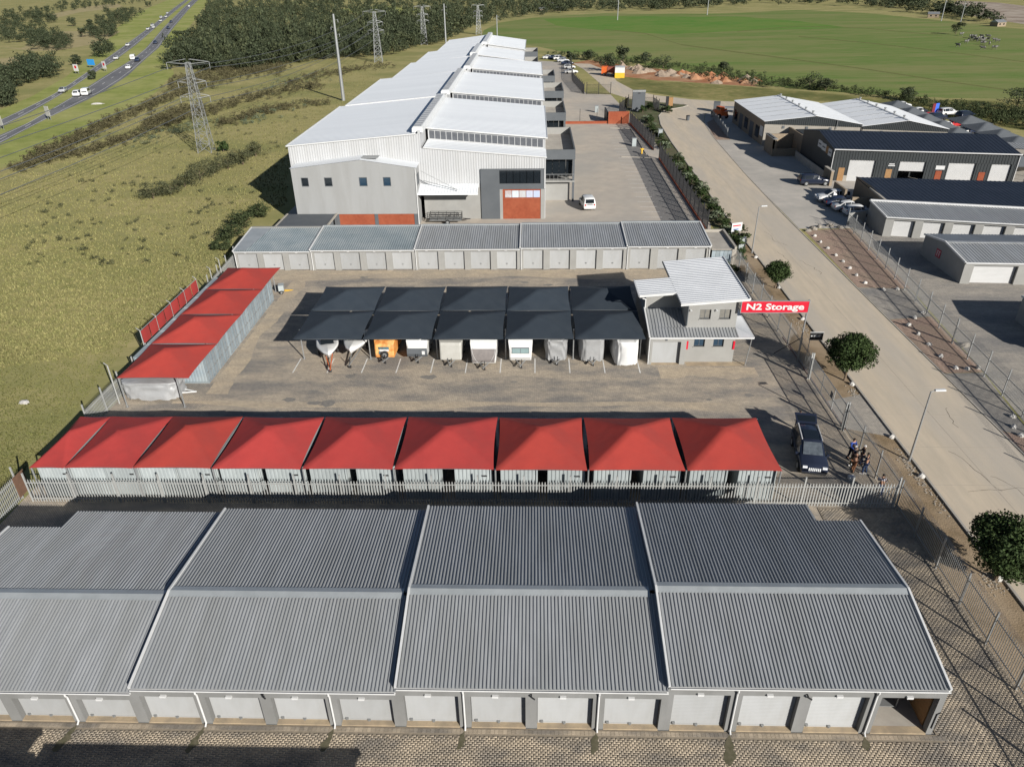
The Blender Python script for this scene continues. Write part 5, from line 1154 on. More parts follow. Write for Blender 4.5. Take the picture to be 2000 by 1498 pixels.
# ================================================================ white warehouse row
wh = thing('warehouse', 'long white warehouse row with stepped roofs, ridge vents and clerestory glazing', 'warehouse', (0, 0, 0))
WY = [101.3, 133.2, 166.8, 195.0, 221.5, 257.0]
LX = [-33.4, -32.4, -30.0, -29.0, -26.7]; RX = [1.65, 1.65, 1.65, -2.7, -2.7]; MXs = [-15.9, -15.5, -14.4, -15.2, -14.0]
zs = [0, .15, .25, .2, .3]
K['wroof'] = mat('white_roof_sheet', (.70, .72, .735), (.66, .68, .695), .12, .45, .0, big=(.62, .64, .66), bigscale=.1, bigamt=.4, stretch=(.3, 2, 1))
K['wclad'] = mat('white_cladding', (.42, .425, .43), (.39, .395, .40), .6, .5, big=(.35, .35, .345), bigscale=.5, bigamt=.5, stretch=(1.6, 1.6, .18))
for s in range(5):
    y0, y1 = WY[s], WY[s+1]; lx, rx, mx = LX[s], RX[s], MXs[s]; dz = zs[s]
    zl0, zm, zr0, zr1 = 10.2+dz, 11.65+dz, 9.83+dz, 8.41+dz
    yb = y0+5.2; hb = 1.55; rxm = mx+.9
    # roofs
    MB().corr((lx-.2, y0-.15, zl0-.02), (lx-.2, y1, zl0-.02), (mx, y1, zm), (mx, y0-.15, zm), .9, .03).build('left_roof', K['wroof'], wh)
    MB().corr((rx+.1, y0-.1, zr1), (rx+.1, yb+.05, zr1), (rxm, yb+.05, zr0), (rxm, y0-.1, zr0), .9, .03).build('low_roof', K['wroof'], wh)
    MB().corr((rx+.25, yb-.25, zr1+hb), (rx+.25, y1, zr1+hb), (mx+.6, y1, zr0+hb+.1), (mx+.6, yb-.25, zr0+hb+.1), .9, .03).build('high_roof', K['wroof'], wh)
    # walls
    wl = MB()
    if s == 0:
        wl.corr((lx, y0, 0), (mx+.6, y0, 0), (mx+.6, y0, zm-.05), (lx, y0, zl0-.08), .3, .04) if False else None
    wl.box(lx, y0+.1, 0, lx+.2, y1, zl0-.1)
    wl.add([(lx+.2, y1-.25, 0), (mx, y1-.25, 0), (mx, y1-.25, zm-.06), (lx+.2, y1-.25, zl0-.1), (lx+.2, y1-.02, 0), (mx, y1-.02, 0), (mx, y1-.02, zm-.06), (lx+.2, y1-.02, zl0-.1)], [(0, 1, 2, 3), (7, 6, 5, 4), (3, 2, 6, 7)])
    wl.box(rx-.2, y0+.1, 0, rx, y1, zr1-.05); wl.box(rx-.2, yb, zr1-.05, rx, y1, zr1+hb-.06)
    wl.box(mx+.3, y0+.1, zr0-.6, mx+.6, y1-.02, zm+.3)
    wl.add([(rx, y1-.2, 0), (mx+.6, y1-.2, 0), (mx+.6, y1-.2, zr0+hb), (rx, y1-.2, zr1+hb-.05), (rx, y1-.02, 0), (mx+.6, y1-.02, 0), (mx+.6, y1-.02, zr0+hb), (rx, y1-.02, zr1+hb-.05)], [(3, 2, 1, 0), (4, 5, 6, 7), (3, 7, 6, 2)])
    wl.build('wall', K['wclad'], wh)
    # front gable of each section (stepped out before the one behind)
    g = MB(); n = 80 if s == 0 else 2
    def gable(xa, za, xb, zb, z0, y):
        N_ = max(2, int((xb-xa)/.34)); 
        for i in range(N_):
            for a, b, o0, o1 in ((0, .5, 0, 0), (.5, .6, 0, -.035), (.6, .9, -.035, -.035), (.9, 1, -.035, 0)):
                xa_, xb_ = xa+(xb-xa)*(i+a)/N_, xa+(xb-xa)*(i+b)/N_; f = lambda x: za+(zb-za)*(x-xa)/(xb-xa)
                g.quad((xa_, y+o0, z0), (xb_, y+o1, z0), (xb_, y+o1, f(xb_)), (xa_, y+o0, f(xa_)))
    if s == 0:
        gable(lx, zl0-.05, mx+.6, zm+.05, 4.4, y0); gable(mx+.6, zr0-.02, rx, zr1-.05, 6.9, y0); gable(mx+.6, 6.9, -7.3, 6.9, 4.4, y0)
    else:
        gable(lx, zl0-.05, mx+.6, zm, 6, y0+.05)
    g.build('gable_cladding', K['wclad'], wh)
    MB().bar((lx-.2, y0-.14, zl0+.0), (mx+.1, y0-.14, zm+.02), .12, .14).bar((lx-.22, y0-.15, zl0), (lx-.22, y1, zl0), .12, .12).bar((rx+.15, y0-.12, zr1+.02), (rxm, y0-.12, zr0+.02), .1, .12).bar((rx+.3, yb-.26, zr1+hb), (mx+.7, yb-.26, zr0+hb+.1), .1, .14).bar((rx+.28, yb-.2, zr1+hb), (rx+.28, y1, zr1+hb), .1, .14).build('trim', K['trim'], wh)
    # clerestory glazing: separate panes
    nP = 20; cf = MB()
    fz = lambda x, o: zr0+(zr1-zr0)*(x-rxm)/(rx-rxm)+o
    xs0 = rxm+.1; xs1 = rx-.15
    cf.add([(xs0, yb, fz(xs0, 0)), (xs1, yb, fz(xs1, 0)), (xs1, yb, fz(xs1, hb)), (xs0, yb, fz(xs0, hb))], [(0, 1, 2, 3)]).build('clerestory', K['wclad'], wh)
    cfo = wh.children[-1] if False else [o for o in bpy.data.objects if o.name.startswith('clerestory')][-1]
    if s < 4:
        for i in range(nP):
            a, b = xs0+.15+(xs1-xs0-.3)*(i+.06)/nP, xs0+.15+(xs1-xs0-.3)*(i+.94)/nP
            MB().add([(a, yb-.03, fz(a, .22)), (b, yb-.03, fz(b, .22)), (b, yb-.03, fz(b, 1.3)), (a, yb-.03, fz(a, 1.3))], [(0, 1, 2, 3)]).build('pane', K['polyc'] if 'polyc' in K else K.setdefault('polyc', mat('grey_polycarbonate', (.095, .10, .11), (.07, .075, .085), 2, .3, spec=.5)), cfo)
    # ridge ventilator
    rv = MB(); vx = mx+.25; va, vb = y0+.6, y1-2.5
    prof = [(vx-.75, zm+.05), (vx-.75, zm+.55), (vx-.55, zm+.82), (vx+.55, zm+.82), (vx+.75, zm+.55), (vx+.75, zm+.05)]
    rv.extr(prof, 'y', va, vb); rv.build('ridge_vent', K['white_metal'], wh)
    sl_ = MB(); nv = int((vb-va)/1.6)
    for i in range(nv):
        if s < 3: sl_.box(vx-.45, va+1.6*i+.25, zm+.825, vx+.45, va+1.6*i+1.25, zm+.85)
    if s < 3: sl_.build('vent_louvre', mat('louvre_grey', (.36, .37, .38), (.28, .29, .30), 2, .6) if s == 0 else bpy.data.materials['louvre_grey'], wh)
# fascia wall of loading bay and showroom
MB().box(-15.3, 101.25, 0, -7.3, 101.45, 4.45).build('loading_wall', K['plaster_light'], wh)
MB().corr((-15.9, 98.6, 4.35), (-7.6, 98.6, 4.35), (-7.6, 101.25, 4.95), (-15.9, 101.25, 4.95), .4, .03).box(-15.9, 98.5, 4.15, -7.55, 98.62, 4.38).build('loading_canopy', K['wroof'], wh)
MB().tube((-15.2, 99, 7.3), (-10.2, 98.8, 4.7), .05).tube((-15.2, 100.6, 5.6), (-10.2, 98.9, 4.7), .04).build('stay_rod', K['galv'], wh)
sh = MB().box(-7.3, 101.05, 0, -4.7, 101.3, 6.95).box(-4.7, 101.05, 4.2, 1.4, 101.3, 4.95).box(.95, 101.05, 4.95, 1.4, 101.3, 6.95).box(-4.7, 101.05, 6.75, .95, 101.3, 6.95)
sh.build('dark_frame_wall', K['dgrey'], wh)
MB().box(-4.7, 101.05, 0, -4.3, 101.3, 4.2).box(1.0, 101.05, 0, 1.55, 101.3, 4.2).build('white_pier', K['plaster_light'], wh)
bp_ = MB().box(-4.3, 101.1, 0, 1.0, 101.3, 4.2).build('brick_panel', K['brickred'], wh)
for i in range(5):
    o = MB().box(-3.95+i*.98, 101.05, 3.05, -3.05+i*.98, 101.098, 4.0).build('poster', mat(f'poster_{i}', ((.42, .45, .47), (.42, .47, .5), (.4, .44, .46), (.39, .42, .48), (.38, .42, .5))[i], ((.35, .28, .27), (.5, .58, .64), (.40, .36, .36), (.42, .44, .58), (.36, .42, .6))[i], 2.2, .6), wh)
for i in range(6):
    o = MB().box(-4.7+i*.94+.03, 101.16, 5.0, -4.7+(i+1)*.94-.03, 101.19, 6.72).build('showroom_pane', K['glass'], wh)
# grey annex with four windows and brick plinth
AX0, AX1, AY, AZ, AP = -32.55, -15.75, 98.3, 7.85, 8.92; PX = -23.1
an = MB()
WN = [(-31.36, -30.36), (-28.22, -27.14), (-23.5, -22.4), (-20.25, -19.2)]; z0w, z1w = 5.45, 6.65
cuts = [AX0]+[v for p in WN for v in p]+[AX1]
an.box(AX0, AY, 1.65, AX1, AY+.25, z0w)
for i in range(0, len(cuts), 2): an.box(cuts[i], AY, z0w, cuts[i+1], AY+.25, z1w)
an.add([(AX0, AY, z1w), (AX1, AY, z1w), (AX1, AY, AZ), (PX, AY, AP), (AX0, AY, AZ), (AX0, AY+.25, z1w), (AX1, AY+.25, z1w), (AX1, AY+.25, AZ), (PX, AY+.25, AP), (AX0, AY+.25, AZ)], [(0, 1, 2, 3, 4), (9, 8, 7, 6, 5), (2, 7, 8, 3), (3, 8, 9, 4)])
an.box(AX0, AY+.25, 0, AX0+.25, 101.2, AZ-.1); an.box(AX1-.25, AY+.25, 0, AX1, 101.2, AZ-.1)
an.build('annex_wall', mat('smooth_grey_plaster', (.285, .288, .285), (.265, .268, .265), .3, .85, big=(.235, .235, .228), bigscale=.45, bigamt=.6, stretch=(1.5, 1, .22)), wh)
MB().box(AX0, AY+.03, 0, -27.2, AY+.25, 1.65).box(-27.2, AY, 0, -26.8, AY+.25, 1.65).box(-21.9, AY, 0, -21.4, AY+.25, 1.65).box(-16.4, AY, 0, AX1, AY+.25, 1.65).build('plinth_pier', K['dgrey'], wh)
for a, b in ((-26.8, -21.9), (-21.4, -16.4)): MB().box(a, AY+.05, 0, b, AY+.25, 1.65).build('brick_panel', K['brickred'], wh)
MB().add([(AX0-.15, AY-.1, AZ+.02), (PX, AY-.1, AP+.06), (PX, 101.3, AP+.06), (AX0-.15, 101.3, AZ+.02), (AX1+.15, AY-.1, AZ+.02), (AX1+.15, 101.3, AZ+.02)], [(0, 1, 2, 3), (1, 4, 5, 2)]).build('annex_roof', K['wroof'], wh)
MB().box(PX+.1, 99.0, AP+.08, PX+2.3, 100.4, AP+.16).build('roof_vent', K['galv'], wh)
for k, (a, b) in enumerate(WN):
    f = MB().box(a, AY+.05, z0w, a+.08, AY+.15, z1w).box(b-.08, AY+.05, z0w, b, AY+.15, z1w).box(a+.08, AY+.05, z0w, b-.08, AY+.15, z0w+.08).box(a+.08, AY+.05, z1w-.08, b-.08, AY+.15, z1w).build('window', K['dgrey'], wh)
    MB().box(a+.08, AY+.09, z0w+.08, b-.08, AY+.12, z1w-.08).build('pane', K['glass'] if k < 2 else K['glass_blue'], f)
f = MB().box(AX1-.02, 99.0, 5.3, AX1+.02, 100.6, 6.8).build('window', K['dgrey'], wh)
MB().box(-.1+AX1, AY-.12, 0, AX1+.02, AY-.01, AZ).build('downpipe', K['trim'], wh)
# flat carport roof against the annex
cpt = thing('flat_carport', 'flat dark roofed carport against the grey warehouse annex', 'carport', (-30.4, 94.4, 0))
MB().box(-3.4, -3.6, 1.62, 3.2, 3.8, 1.72).build('roof_slab', K['dgrey'], cpt); MB().box(-3.6, -3.6, 1.6, -3.41, 3.8, 1.82).box(3.21, -3.6, 1.6, 3.4, 3.8, 1.82).build('edge_trim', K['plaster_cream'], cpt)
for x in (-3.3, 3.1):
    for y in (-3.4, 3.5): MB().box(x-.08, y-.08, 0, x+.08, y+.08, 1.62).build('post', K['dgrey'], cpt)
# balcony blocks along the yard side
for k, (y0, x1, ztop, ln) in enumerate(((109.5, 6.1, 7.65, 17), (140.5, 5.9, 7.6, 13), (166, 6.4, 7.7, 13), (193, 5.2, 7.4, 12), (222, 1.2, 7.6, 12), (240, 1.2, 8.4, 12))):
    x0 = (1.7 if k < 4 else -2.65)
    t = thing('balcony_block', f'{ORD[k]} flat roofed entrance block along the warehouse yard from the white van', 'entrance block', (0, 0, 0), 0, 'entrance blocks along the warehouse yard'); y1 = y0+ln
    MB().box(x0+.02, y0, ztop-1.4, x1, y0+.2, ztop).build('front_fascia', K['dgrey'], t)
    MB().box(x1-.2, y0+.2, ztop-1.4, x1, y1, ztop).build('side_parapet', K['dgrey'], t)
    MB().box(x0+.02, y1-.25, 0, x1, y1, ztop+.0).build('rear_wall', K['plaster_light'], t)
    MB().box(x0+.02, y0+.2, ztop-1.15, x1-.2, y1-.25, ztop-1.05).build('roof_deck', K['concrete'], t)
    MB().box(x0+.02, y0+.9, 0, x1-.7, y1-.25, 2.9).build('ground_wall', K['plaster_light'], t)
    for i in range(4):
        w_ = (x1-.4-x0)/4; MB().box(x0+.1+w_*i, y0+.9, 3.6, x0+.04+w_*(i+1), y0+.95, ztop-1.45).build('glazing_pane', K['glass'], t)
    MB().box(x0+.02, y0, 2.95, x1, y0+1.2, 3.15).build('balcony_slab', K['plaster_light'], t)
    rl = MB().bar((x0+.1, y0+.05, 4.1), (x1-.05, y0+.05, 4.1), .05)
    for i in range(8): rl.bar((x0+.1+(x1-x0-.2)*i/7, y0+.05, 3.15), (x0+.1+(x1-x0-.2)*i/7, y0+.05, 4.1), .03)
    rl.build('balcony_rail', K['galv'], t)
    MB().box(x1-.35, y0+.05, 0, x1-.05, y0+.4, ztop-1.41).build('column', K['dgrey'], t)
    for i in range(4): MB().box(x1-.02, y0+1.5+i*3, 3.6, x1+.0, y0+4.1+i*3, 6.0).build('side_pane', K['glass'], t) if i*3+4.1 < ln else None
# bench-like utility trailer and van in the yard, brick wall, gates
tl = thing('utility_trailer', 'galvanised cage trailer parked before the loading bay', 'trailer', (-12.2, 99.6, 0), 0)
fr = MB()
for x in (-2.2, -1.1, 0, 1.1, 2.2):
    for y in (-.8, .8): fr.bar((x, y, .55), (x, y, 1.35), .05)
for z in (.8, 1.1, 1.35):
    for y in (-.8, .8): fr.bar((-2.2, y, z), (2.2, y, z), .05)
    for x in (-2.2, 2.2): fr.bar((x, -.8, z), (x, .8, z), .05)
fr.build('cage', K['black'], tl); MB().box(-2.25, -.85, .5, 2.25, .85, .56).build('bed', K['galv'], tl); MB().bar((2.2, -.3, .5), (3.4, 0, .5), .08).bar((2.2, .3, .5), (3.4, 0, .5), .08).build('drawbar', K['black'], tl)
for s in (-1, 1): wheel(tl, (.3, s*.98, .33))
vn = car(CAD_W, 'white panel van with rear lettering parked in the warehouse yard', 7.85, 106.6, math.radians(97), cat='van', name='parked_van')
MB().box(-2.23, -.5, .92, -2.205, .5, 1.0).box(-2.23, -.35, 1.06, -2.205, .35, 1.11).build('rear_lettering', K['dgrey'], vn)
bw = thing('brick_wall', 'terracotta brick wall across the warehouse yard with steel posts', 'wall')
MB().box(5.2, 171.2, 0, 16.6, 171.5, .55).build('low_wall', K['brickred'], bw); MB().box(16.6, 170.9, 0, 21.2, 171.3, 2.6).build('tall_wall', K['brickred'], bw); MB().box(16.3, 171.5, 0, 16.6, 178, 2.4).build('side_wall', K['black'], bw)
for x in (6.5, 10.3, 14.1): MB().bar((x, 171.35, .5), (x, 171.35, 3.2), .09).build('post', K['black'], bw)
def blackfence(label, pts, h=2.5, step=3.0, base=.3, m='black', fine=.2):
    t = thing('steel_fence', label, 'fence'); rails = MB(); bars_ = MB(); wall_ = MB(); posts = []
    for (xa, ya), (xb, yb) in zip(pts[:-1], pts[1:]):
        L = math.hypot(xb-xa, yb-ya); n = max(1, int(L/step))
        for i in range(n+1): posts.append((xa+(xb-xa)*i/n, ya+(yb-ya)*i/n))
        for z in (base+.15, h-.1): rails.bar((xa, ya, z), (xb, yb, z), .04)
        if base > .1: wall_.bar((xa, ya, base/2), (xb, yb, base/2), .2, base)
        for i in range(int(L/fine)): k = (i+.5)*fine/L; bars_.bar((xa+(xb-xa)*k, ya+(yb-ya)*k, base), (xa+(xb-xa)*k, ya+(yb-ya)*k, h), .034)
    rails.build('rail', K[m], t); tag(bars_.build('bar_run', K[m], t), kind='stuff')
    if base > .1: wall_.build('plinth', K['brickred'], t)
    pm_ = MB().box(-.075, -.075, 0, .075, .075, h+.5).mesh('post', K[m])
    for x, y in posts: mesh_obj('post', pm_, t, (x, y, 0))
    return t
blackfence('black steel fence on a brick plinth between warehouse yard and road planting', [(23.0, 95), (22.9, 137)])
blackfence('black steel fence between the brick wall and the yard entrance', [(22.9, 144), (21.4, 171)])
blackfence('black steel gate fence at the far warehouse entrance', [(14.5, 214), (21, 213.5)], 2.6, 2.2, 0)
blackfence('black steel fence beside the far parked cars', [(13.8, 214.5), (11.8, 240), (13.2, 283)], 2.4, 3, 0)
blackfence('black steel fence round the grey guard tower', [(20.8, 172), (20.4, 184), (23.5, 193), (29.5, 192), (30, 186)], 2.4, 2.4, 0)
# guard tower, gate post and odds and ends
gt_ = thing('guard_tower', 'grey upright gate pylon beside the far warehouse entrance', 'gate pylon', (25.2, 187, 0))
MB().box(-1.5, -.35, 0, 1.5, .35, 4.6).build('slab', K['dgrey'], gt_); MB().box(-1.55, -.4, 4.4, 1.55, .4, 4.75).build('cap', K['galv'], gt_); MB().box(-.3, -.37, 4.0, .3, -.351, 4.2).build('plate', K['black'], gt_)
bb = thing('timber_pillar', 'brown timber and black sign pillar at the tip of the planted island', 'pillar', (33.6, 193.3, 0))
MB().box(-.75, -.3, 0, -.1, .3, 2.3).build('black_half', K['black'], bb); MB().box(-.095, -.32, 0, .95, .32, 2.1).build('timber_half', K['wood'], bb)
yb_ = thing('site_container', 'white and yellow site cabin at the bend of the back road', 'cabin', (*G(1210, 152), 0), -.1)
MB().box(-1.5, -1.3, 0, 1.5, 3.5, 1.5).build('lower_body', K['yellow'], yb_); MB().box(-1.5, -1.3, 1.5, 1.5, 3.5, 3.0).build('upper_body', K['white'], yb_)
rt_ = thing('red_truck', 'red truck standing behind the white and yellow site cabin', 'truck', (*G(1190, 148), 0), 2.9)
MB().box(-3.6, -1.2, .9, .6, 1.2, 2.6).build('load_body', mat('rusty_red', (.26, .07, .045), (.2, .05, .035), 2, .8), rt_); MB().box(.7, -1.15, .6, 2.4, 1.15, 2.7).build('cab', K['orange'], rt_); MB().box(2.4, -1.0, 1.6, 2.43, 1.0, 2.5).build('windscreen', K['glass'], rt_)
for x in (-2.6, -1.4, 1.6):
    for s in (-1, 1): wheel(rt_, (x, s*1.05, .45), 0, 1.35)
hy = thing('hydrant', 'yellow standpipe hydrant beside the warehouse yard entrance', 'hydrant', (20.3, 141.2, 0))
MB().tube((0, 0, 0), (0, 0, 1.0), .14, n=8).box(-.35, -.1, .75, .35, .1, .95).build('standpipe', K['yellow'], hy)
for k, (p, lab) in enumerate((((1238, 286), 'pale grey meter box at the end of the dark parking bays'), ((1289, 268), 'pale blue meter box among the road planting'), ((1447, 488), 'pale meter box beside the shrubs by the far enclosure'), ((1165, 220), 'white pedestal on the yard behind the low brick wall'))):
    x, y = G(*p); t = thing('meter_box', lab, 'meter box', (x, y, 0)); MB().box(-.4, -.3, 0, .4, .3, 1.5).build('cabinet', K['cont'], t); MB().box(-.44, -.34, 1.5, .44, .34, 1.58).build('cap', K['galv'], t)
# cars in the far warehouse yard
far = [(1071, 116, SED_W, 'white'), (1082, 116, SED_K, 'dark'), (1093, 118, SUV_W, 'white tall'), (1100, 122, SED_S, 'silver'), (1108, 127, SED_K, 'dark blue'), (1114, 135, HAT_W, 'white hatchback'), (1118, 144, SED_W, 'white saloon')]
for k, (u, v, me, c) in enumerate(far):
    x, y = G(u, v); car(me, f'{c} car parked in the far warehouse yard, {ORD[k]} from the building', min(x, 12.2), y, .1, group='cars parked in the far warehouse yard', detail=1)
# ================================================================ sheds across the road
def skew(ox, oy, deg):
    a = math.radians(deg); return lambda x, y: (ox+x*math.cos(a), oy+x*math.sin(a)+y)
def hexa(b, f, x0, y0, x1, y1, z0, z1):
    """upright block on a skewed plan"""
    p = [f(x0, y0), f(x1, y0), f(x1, y1), f(x0, y1)]; b.prism(p, z0, z1); return b
def P3(f, x, y, z): return (*f(x, y), z)
K['tanbrick'] = mat('tan_face_brick', (.27, .215, .155), (.22, .175, .125), 3, .9, bump=.25, bscale=30)
K['slate'] = mat('slate_shade_cloth', (.12, .13, .14), (.10, .11, .12), .8, .85)
K['wroof2'] = mat('white_shed_roof', (.82, .83, .83), (.77, .78, .78), .2, .5)
# white roofed double warehouse
ws_ = thing('double_warehouse', 'white roofed twin gable warehouse with charcoal gable ends', 'warehouse')
f = skew(44.2, 147.1, -13.5); D = 24.5
for k, (x0, x1, ze) in enumerate(((0, 17.3, 4.6), (17.3, 31.8, 4.3))):
    xm = (x0+x1)/2+.3; zp = ze+1.25
    g = MB(); N = 48
    for sgn, xa, xb, za, zb in ((0, x0, xm, ze, zp), (1, xm, x1, zp, ze)):
        for i in range(24):
            for a, b, o0, o1 in ((0, .5, 0, 0), (.5, .6, 0, -.04), (.6, .9, -.04, -.04), (.9, 1, -.04, 0)):
                u0, u1 = xa+(xb-xa)*(i+a)/24, xa+(xb-xa)*(i+b)/24; z_ = lambda x: za+(zb-za)*(x-xa)/(xb-xa)
                g.quad(P3(f, u0, o0, ze-.55), P3(f, u1, o1, ze-.55), P3(f, u1, o1, z_(u1)), P3(f, u0, o0, z_(u0)))
    g.build('gable_cladding', K['charcoal'], ws_)
    b = MB(); hexa(b, f, x0+.02, .05, x1-.02, .3, 0, ze-.55); b.build('cream_wall', K['plaster_cream'], ws_)
    b = MB(); hexa(b, f, x0+.02, .3, x0+.25, D, 0, ze-.05) if k == 0 else hexa(b, f, x1-.25, .3, x1-.02, D, 0, ze-.05); hexa(b, f, x0+.25, D-.2, x1-.25, D, 0, ze-.05); b.build('brick_wall', K['tanbrick'], ws_)
    for (xa, xb, za, zb) in ((x0-.2, xm, ze-.02, zp), (xm, x1+.02, zp, ze)):
        n = 6
        for i in range(n):
            ya, yb = -.2+(D+.4)*i/n, -.2+(D+.4)*(i+.985)/n
            MB().add([P3(f, xa, ya, za+.03), P3(f, xb, ya, zb+.03), P3(f, xb, yb, zb+.03), P3(f, xa, yb, za+.03), P3(f, xa, ya, za-.03), P3(f, xb, ya, zb-.03), P3(f, xb, yb, zb-.03), P3(f, xa, yb, za-.03)], [(0, 1, 2, 3), (7, 6, 5, 4), (0, 4, 5, 1), (3, 2, 6, 7), (0, 3, 7, 4)]).build('roof_sheet', K['wroof2'], ws_)
        if (xa == xm) == False or k == 1:
            lm = MB()
            for i in range(1, n): y = -.2+(D+.4)*i/n; lm.bar(P3(f, xa+.1, y, za+.05), P3(f, xb-.9, y, zb-.03), .10, .035)
            lm.build('roof_seam', K['galv'], ws_)
    rv = MB()
    rv.bar(P3(f, xm, -.2, zp+.04), P3(f, xm, D+.2, zp+.04), .4, .08); rv.build('ridge_cap', K['trim'], ws_)
    for i in range(6): x, y = f(xm, 2+i*4.2); MB().tube((x, y, zp), (x, y, zp+.45), .16, n=8).tube((x, y, zp+.4), (x, y, zp+.55), .26, n=8).build('whirly_vent', K['galv'], ws_)
    if k == 0:
        for i in range(5): x, y = f(0, 3.2+4.3*i); MB().box(x-.04, y, 0 if i % 2 else .9, x+.03, y+2.6, 3.0).build('side_door', K['glass'] if i % 2 == 0 else K['dgrey'], ws_)
        x, y = f(0, .6); MB().box(x-.05, y, 1.6, x+.03, y+2.0, 3.4).build('white_board', K['trim'], ws_)
    for i in range(3): x, y = f(x0+3.2+4.2*i, 0); MB().box(x, y-.06, ze-1.25, x+1.5, y+.02, ze-.75).build('window', K['dgrey'], ws_)
MB().tube(P3(f, 17.3, -.15, 0), P3(f, 17.3, -.15, 4.3), .07).build('downpipe', K['black'], ws_)
MB().tube(P3(f, 12.8, -.15, 3.6), P3(f, 12.8, -.15, 5.3), .06).build('vent_pipe', K['galv'], ws_)
# face brick bin enclosure and yard walls before it
be = thing('bin_enclosure', 'tan brick enclosure with cut away walls before the twin gable warehouse', 'enclosure', (0, 0, 0))
MB().box(43.6, 138.3, 0, 43.9, 143.5, 3.0).box(43.9, 143.2, 0, 48.6, 143.5, 3.0).box(43.9, 138.3, 0, 48.0, 138.6, 1.3).box(43.6, 138.3, 3.0, 43.9, 143.5, 3.12).build('brick_wall', K['tanbrick'], be)
MB().prism([(43.6, 138.3), (44.2, 138.3), (44.2, 138.6), (43.6, 138.6)], 1.3, 3.0).build('brick_wall', K['tanbrick'], be)
MB().box(43.5, 138.2, 3.0, 44.3, 143.6, 3.12).build('coping', K['galv'], be)
by = thing('yard_wall', 'tan brick wall with a green roller door between twin gable and black shed', 'wall')
MB().box(48.6, 137.0, 0, 48.9, 148, 3.7).box(48.9, 143.0, 0, 55, 143.3, 3.7).build('brick_wall', K['tanbrick'], by); o = mesh_obj('roller_door', slat_door(3.0, 2.6, 'dgrey', 20), by, (51.2, 142.98, 0)); MB().box(48.9, 139, 3.7, 55, 143.3, 3.8).build('flat_roof', K['charcoal'], by)
MB().box(47.4, 121.5, 0, 47.55, 137, 1.25).build('low_wall', K['concrete'], by)
# black shed with white roller doors
bs = thing('black_shed', 'black clad shed with navy roof and white roller doors', 'shed')
f2 = skew(48.0, 120.9, -9.9); Wd, Dp, ze, zp = 26.8, 15.4, 5.0, 6.35
DRS = [(2.6, 6.5, 1), (10.1, 13.9, .45), (17.2, 21.1, 1), (23.3, 26.1, 1)]
cl_ = MB()
edges = [0]+[v for d_ in DRS for v in d_[:2]]+[Wd]
def clad(b, f, xa, xb, y, za, zb):
    n = max(1, int((xb-xa)/.42))
    for i in range(n):
        for a, c, o0, o1 in ((0, .55, 0, 0), (.55, .65, 0, -.045), (.65, .9, -.045, -.045), (.9, 1, -.045, 0)):
            u0, u1 = xa+(xb-xa)*(i+a)/n, xa+(xb-xa)*(i+c)/n
            b.quad(P3(f, u0, y+o0, za), P3(f, u1, y+o1, za), P3(f, u1, y+o1, zb), P3(f, u0, y+o0, zb))
for i in range(0, len(edges), 2): clad(cl_, f2, edges[i], edges[i+1], 0, 0, 3.4)
clad(cl_, f2, 0, Wd, 0, 3.4, ze-.05); cl_.build('front_cladding', K['charcoal'], bs)
gb_ = MB(); p = [P3(f2, 0, 0, 0), P3(f2, 0, Dp, 0), P3(f2, 0, Dp, ze), P3(f2, 0, Dp/2, zp), P3(f2, 0, 0, ze)]
gb_.add(p, [(0, 4, 3, 2, 1)]); p = [P3(f2, Wd, 0, 0), P3(f2, Wd, Dp, 0), P3(f2, Wd, Dp, ze), P3(f2, Wd, Dp/2, zp), P3(f2, Wd, 0, ze)]; gb_.add(p, [(0, 1, 2, 3, 4)])
hexa(gb_, f2, .05, Dp-.2, Wd-.05, Dp, 0, ze); hexa(gb_, f2, .05, 4.2, Wd-.05, 4.4, 0, 4.4); gb_.build('gable_wall', K['charcoal'], bs)
for ya, yb, za, zb in ((-.25, Dp/2, ze-.02, zp), (Dp+.2, Dp/2, ze, zp)):
    MB().corr(P3(f2, -.15, ya, za), P3(f2, Wd+.15, ya, za), P3(f2, Wd+.15, yb, zb), P3(f2, -.15, yb, zb), .6, .035).build('roof_slope', K['navyroof'], bs)
MB().bar(P3(f2, -.15, -.32, ze-.02), P3(f2, Wd+.15, -.32, ze-.02), .14, .14).build('gutter', K['trim'], bs)
for x in (-.05, Wd+.02): MB().tube(P3(f2, x, -.35, ze-.1), P3(f2, x, -.1, ze-.4), .06).tube(P3(f2, x, -.1, ze-.4), P3(f2, x, -.1, 0), .06).build('downpipe', K['trim'], bs)
for (xa, xb, cl_f) in DRS:
    h = 3.4*cl_f; xm = (xa+xb)/2; x, y = f2(xm, .25); o = mesh_obj('roller_door', slat_door(xb-xa, h, 'door_white', int(20*cl_f)+4), bs, (x, y, 3.4-h), math.radians(-9.9))
for x, c in ((1.6, 'wood'), (8.7, 'wood'), (16.0, 'brickred'), (22.2, 'brickred')):
    b = MB(); hexa(b, f2, x-.45, -.06, x+.45, .02, 0, 2.1); b.build('side_door', K[c], bs)
b = MB(); hexa(b, f2, 1.2, -.05, 2.6, .02, 0, .9); b.build('cream_plinth', K['plaster_cream'], bs)
for x0_, x1_, z0_, z1_ in ((16.0, 17.3, 2.3, 2.9), (9.0, 10.0, 2.6, 2.75), (9.1, 9.9, 2.85, 3.0)):
    b = MB(); hexa(b, f2, x0_-.6, -.08, x1_-.6, -.05, z0_, z1_); b.build('wall_sign', K['trim'], bs)
